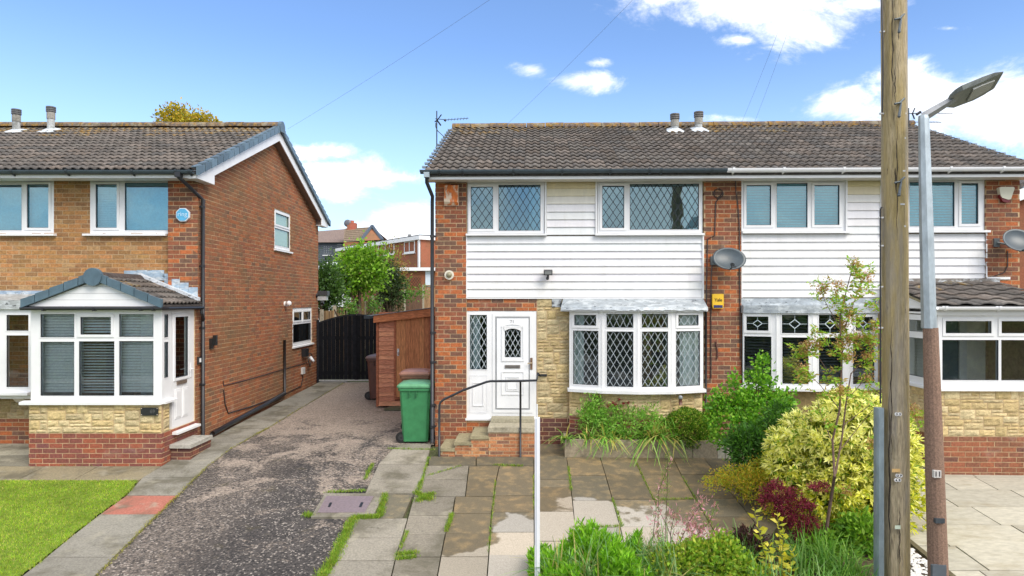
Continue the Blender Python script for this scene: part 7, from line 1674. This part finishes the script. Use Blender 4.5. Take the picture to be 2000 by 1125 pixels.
bush(ff_, [(1150, 815, 20, 25, 90, 0), (1165, 800, 12, 28, 60, 0), (1225, 825, 55, 28, 300, 0), (1200, 820, 25, 25, 120, 0), (1265, 822, 30, 28, 130, 0)], [(.16, .38, .05), (.24, .48, .06), (.32, .54, .10)], .065, .022, k=9, s=.045, Dp=Ypl+.35)
Pf = []
for (x, y) in ((1197, 787), (1210, 781), (1227, 787), (1240, 793), (1202, 790), (1218, 788), (1238, 806), (1188, 793), (1204, 806)):
    q = P(x, y, Ypl+.3); mb = MB(); mb.tube([(q[0]+R.uniform(-.05, .05), q[1], pz1), q], .0035, 4, (.25, .30, .12)); mb.build('stem', m_leaf, ff_); Pf.append(q)
a, b = clumps(np.array(Pf), np.tile([[0, 0, 1.]], (len(Pf), 1)), 60, .013); leaves('flowers', a, b, .016, .014, [(.34, .015, .05), (.24, .01, .03), (.42, .04, .08)], parent=ff_, spread=1)
bxs = plant('box_bush', 'clipped dense dark green dome bush at the right end of the planter', 'bush', (*P(1340, 0, Ypl+.4)[:2], pz1))
c = P(1338, 850, Ypl+.4); kq = (Ypl+.4)/FPX; a, b = shell(c, (56*kq, 56*kq, 50*kq), 4200, .86, zmin=-.25, seed_noise=.035)
a, b = clumps(a, b, 5, .018); leaves('foliage', a, b, .040, .024, [(.10, .24, .018), (.14, .30, .02), (.22, .38, .03), (.46, .50, .09), (.07, .17, .012)], parent=bxs, spread=.6)

# ---- moss, grass and weeds in joints
Pw = []
def along(px, n_, w, dz=.0):
    q = [G(*p) for p in px]
    for _ in range(n_):
        i = R.randrange(len(q)-1); t = R.random(); Pw.append((q[i][0]+(q[i+1][0]-q[i][0])*t+R.gauss(0, w), q[i][1]+(q[i+1][1]-q[i][1])*t+R.gauss(0, w), 0))
along([(690, 1014), (672, 1052), (650, 1096), (628, 1130), (610, 1165)], 5200, .035); along([(690, 1013), (742, 1011), (752, 966)], 2200, .03); along([(606, 1010), (600, 1005)], 300, .03)
along([(712, 938), (728, 908)], 400, .02); along([(637, 964), (712, 960)], 350, .02); along([(812, 964), (842, 978)], 900, .035); along([(845, 966), (815, 980)], 900, .035)
along([(776, 1086), (812, 1082)], 500, .03); along([(776, 1094), (812, 1090)], 300, .02); along([(883, 1005), (872, 1040)], 600, .015); along([(796, 1040), (782, 1075)], 250, .012)
along([(837, 894), (820, 960)], 450, .014); along([(823, 940), (812, 966)], 300, .02); along([(968, 940), (954, 1080)], 300, .008); along([(964, 910), (1020, 912)], 260, .02); along([(1118, 1040), (1130, 1060)], 500, .025); along([(1196, 976), (1215, 1030)], 220, .01)
along([(1238, 896), (1276, 976)], 240, .008); along([(1110, 912), (1116, 960)], 260, .012); along([(1118, 1032), (1215, 1030)], 300, .012); along([(1276, 978), (1357, 976)], 220, .01); along([(1331, 930), (1396, 1036)], 220, .01)
along([(760, 878), (848, 880)], 300, .02); along([(110, 910), (230, 909)], 220, .02); along([(838, 930), (900, 912)], 150, .01); along([(1042, 930), (1043, 1000)], 150, .007)
Pw = np.array(Pw); Pw[:, 2] = [zg(y)+.012 for y in Pw[:, 1]]
tag(blades('joint_weeds', Pw, .045, .008, .9, [(.16, .30, .02), (.22, .38, .03), (.12, .22, .02), (.32, .34, .05)], m_leaf, 1), 'grass and moss growing in the joints of the patio and along the drive', 'weeds')
Pw = []
along([(670, 749), (587, 798), (523, 837), (500, 849), (403, 913), (347, 969), (308, 1006), (268, 1045), (187, 1128)], 2600, .018); Pw = np.array(Pw); Pw[:, 2] = [zg(y)+.008 for y in Pw[:, 1]]
tag(blades('path_moss', Pw, .022, .010, 1.0, [(.26, .26, .04), (.20, .20, .04), (.34, .30, .07)], m_leaf, 1), 'yellow green moss along the edge between path and drive', 'moss')
# white pebbles
Vs = []; mb = MB()
for _ in range(420):
    y = R.uniform(6.8, 8.45); x = R.uniform(4.42+.25*max(0, y-7.9), 4.86); s_ = R.uniform(.018, .036); q = [(x+s_*R.uniform(.8, 1.3)*a, y+s_*R.uniform(.8, 1.2)*b, zg(y)+.035+s_*.6*c) for a, b, c in ((-1, -.5, 0), (0, -1, 0), (1, -.4, 0), (.9, .6, 0), (0, 1, 0), (-.9, .6, 0), (-.4, -.2, .9), (.5, -.1, 1), (.1, .6, .8))]
    g = R.uniform(.75, 1); mb.mesh(q, [(0, 1, 7, 6), (1, 2, 7), (2, 3, 8, 7), (3, 4, 8), (4, 5, 6, 8), (5, 0, 6), (6, 7, 8)], (.72*g, .70*g, .66*g))
mb.top('white_pebbles', m_peb, 'white decorative pebbles at the foot of the poles beside the timber edging', 'pebbles', (4.65, 7.6, zg(7.6)), kind='stuff')

# ---- trees behind
def tree(label, name, lst, Dp, cols, L, Wd, trunk, k=6, s=.20, cat='tree'):
    t = plant(name, label, cat, (trunk[0][0], trunk[0][1], trunk[0][2])); bush(t, lst, cols, L, Wd, k, s, Dp, 'crown')
    stems('trunk', [(trunk, [.12, .09, .04])]+[([trunk[1], (trunk[2][0]+R.uniform(-.8, .8), trunk[2][1]+R.uniform(-.5, .5), trunk[2][2])], [.06, .02]) for _ in range(4)], m_bark, t); return t
def trk(px, py0, py1, Dp): a = P(px, py0, Dp); b = P(px, py1, Dp); return [(a[0], a[1], zg(Dp)), (a[0], a[1], (zg(Dp)+b[2])/2), b]
tree('bright green broadleaf tree rising above the fence between the two houses', 'garden_tree', [(700, 530, 36, 30, 330, 0), (674, 548, 20, 24, 130, 0), (726, 518, 20, 20, 120, 0), (706, 498, 18, 12, 70, 0), (690, 560, 28, 12, 110, 0), (733, 543, 16, 20, 90, 0), (680, 510, 14, 12, 50, 0), (742, 503, 9, 8, 24, 0)], 26, [(.17, .36, .02), (.23, .45, .03), (.10, .22, .02), (.30, .46, .07)], .15, .09, trk(702, 600, 540, 26))
tree('dark green bushy conifer beside the rear corner of the left house', 'garden_tree', [(633, 560, 22, 36, 320, 0), (643, 580, 16, 20, 140, 0), (628, 535, 12, 18, 80, 0)], 24, [(.06, .13, .03), (.09, .18, .035), (.04, .09, .02)], .16, .06, trk(633, 600, 560, 24))
tree('very dark conifer to the right of the bright green tree', 'garden_tree', [(758, 560, 18, 34, 300, 0), (772, 570, 12, 26, 160, 0), (752, 530, 12, 20, 90, 0)], 28, [(.035, .06, .025), (.05, .09, .03), (.07, .11, .035)], .17, .05, trk(760, 600, 560, 28))
tree('thin bronze tinted tree in front of the distant flat-roofed house', 'garden_tree', [(768, 520, 16, 22, 60, 0), (762, 500, 10, 16, 34, 0), (775, 540, 12, 14, 30, 0)], 30, [(.34, .20, .05), (.28, .24, .05), (.20, .26, .04)], .14, .05, trk(768, 580, 520, 30), s=.22)
tree('small climbing shrub on the fence panels behind the black gate', 'garden_shrub', [(683, 605, 10, 16, 50, 0), (730, 597, 8, 6, 30, -1), (800, 575, 8, 9, 30, 4), (824, 572, 9, 5, 24, 4), (788, 552, 9, 6, 24, 6)], 22.5, [(.08, .20, .03), (.12, .28, .04), (.18, .32, .05)], .10, .05, trk(683, 615, 605, 22.5), s=.1, cat='shrub')
tree('yellow orange tree top showing above the ridge of the left house', 'garden_tree', [(340, 235, 26, 18, 150, 0), (345, 222, 14, 14, 70, 0), (400, 240, 24, 10, 100, 0), (370, 240, 40, 14, 150, 0)], 30, [(.50, .38, .03), (.40, .36, .03), (.55, .34, .04), (.24, .24, .03)], .15, .09, trk(365, 600, 250, 30), s=.14)
# hedge and trees across the road, seen only in the window reflections
def hedge(par_label, x0, x1, y, h, cols, seed):
    n_ = 9000; X = NR.uniform(x0, x1, n_); Z = -.8+h*NR.random(n_)**.7*(1+.25*np.sin(X*.9+seed)+.12*np.sin(X*2.3)); Y = y+NR.uniform(-.8, .8, n_); p = np.stack([X, Y, Z], 1)
    return tag(leaves('roadside_hedge', p, np.tile([[0, .4, .6]], (n_, 1)), .5, .35, cols, spread=.8), par_label, 'hedge')
hedge('tall garden hedge on the other side of the road', -32, 32, -9, 3.4, [(.07, .14, .025), (.10, .19, .03), (.05, .10, .02), (.20, .20, .04)], 1)
mb = MB(); mb.box(-32, 32, -9.5, -9.2, -.9, 1.6, (.04, .06, .02)); mb.build('roadside_bank', m_soil, kind='structure')

# ---- groups for repeats
from collections import defaultdict
gg = defaultdict(list)
for o in list(COL.objects):
    if o.parent is None and 'category' in o.keys() and not o.get('kind'): gg[o.name.split('.')[0]].append(o)
GN = {'satellite_dish': 'satellite dishes on the brick piers', 'alarm_box': 'alarm boxes on the house fronts', 'wheelie_bin': 'wheelie bins by the shed', 'overhead_wire': 'telephone wires from the pole', 'tv_aerial': 'television aerials on the ridge',
      'garden_fence': 'garden fences behind the houses', 'garden_tree': 'trees in the back gardens', 'wall_cable': 'cables fixed to the walls', 'semi_detached_house': 'the pair of semi-detached houses', 'strappy_grass': 'grass clumps in the front bed', 'leafy_shrub': 'green shrubs by the bay'}
for k, l in gg.items():
    if len(l) > 1:
        for o in l: o['group'] = GN.get(k, k.replace('_', ' ')+'s')
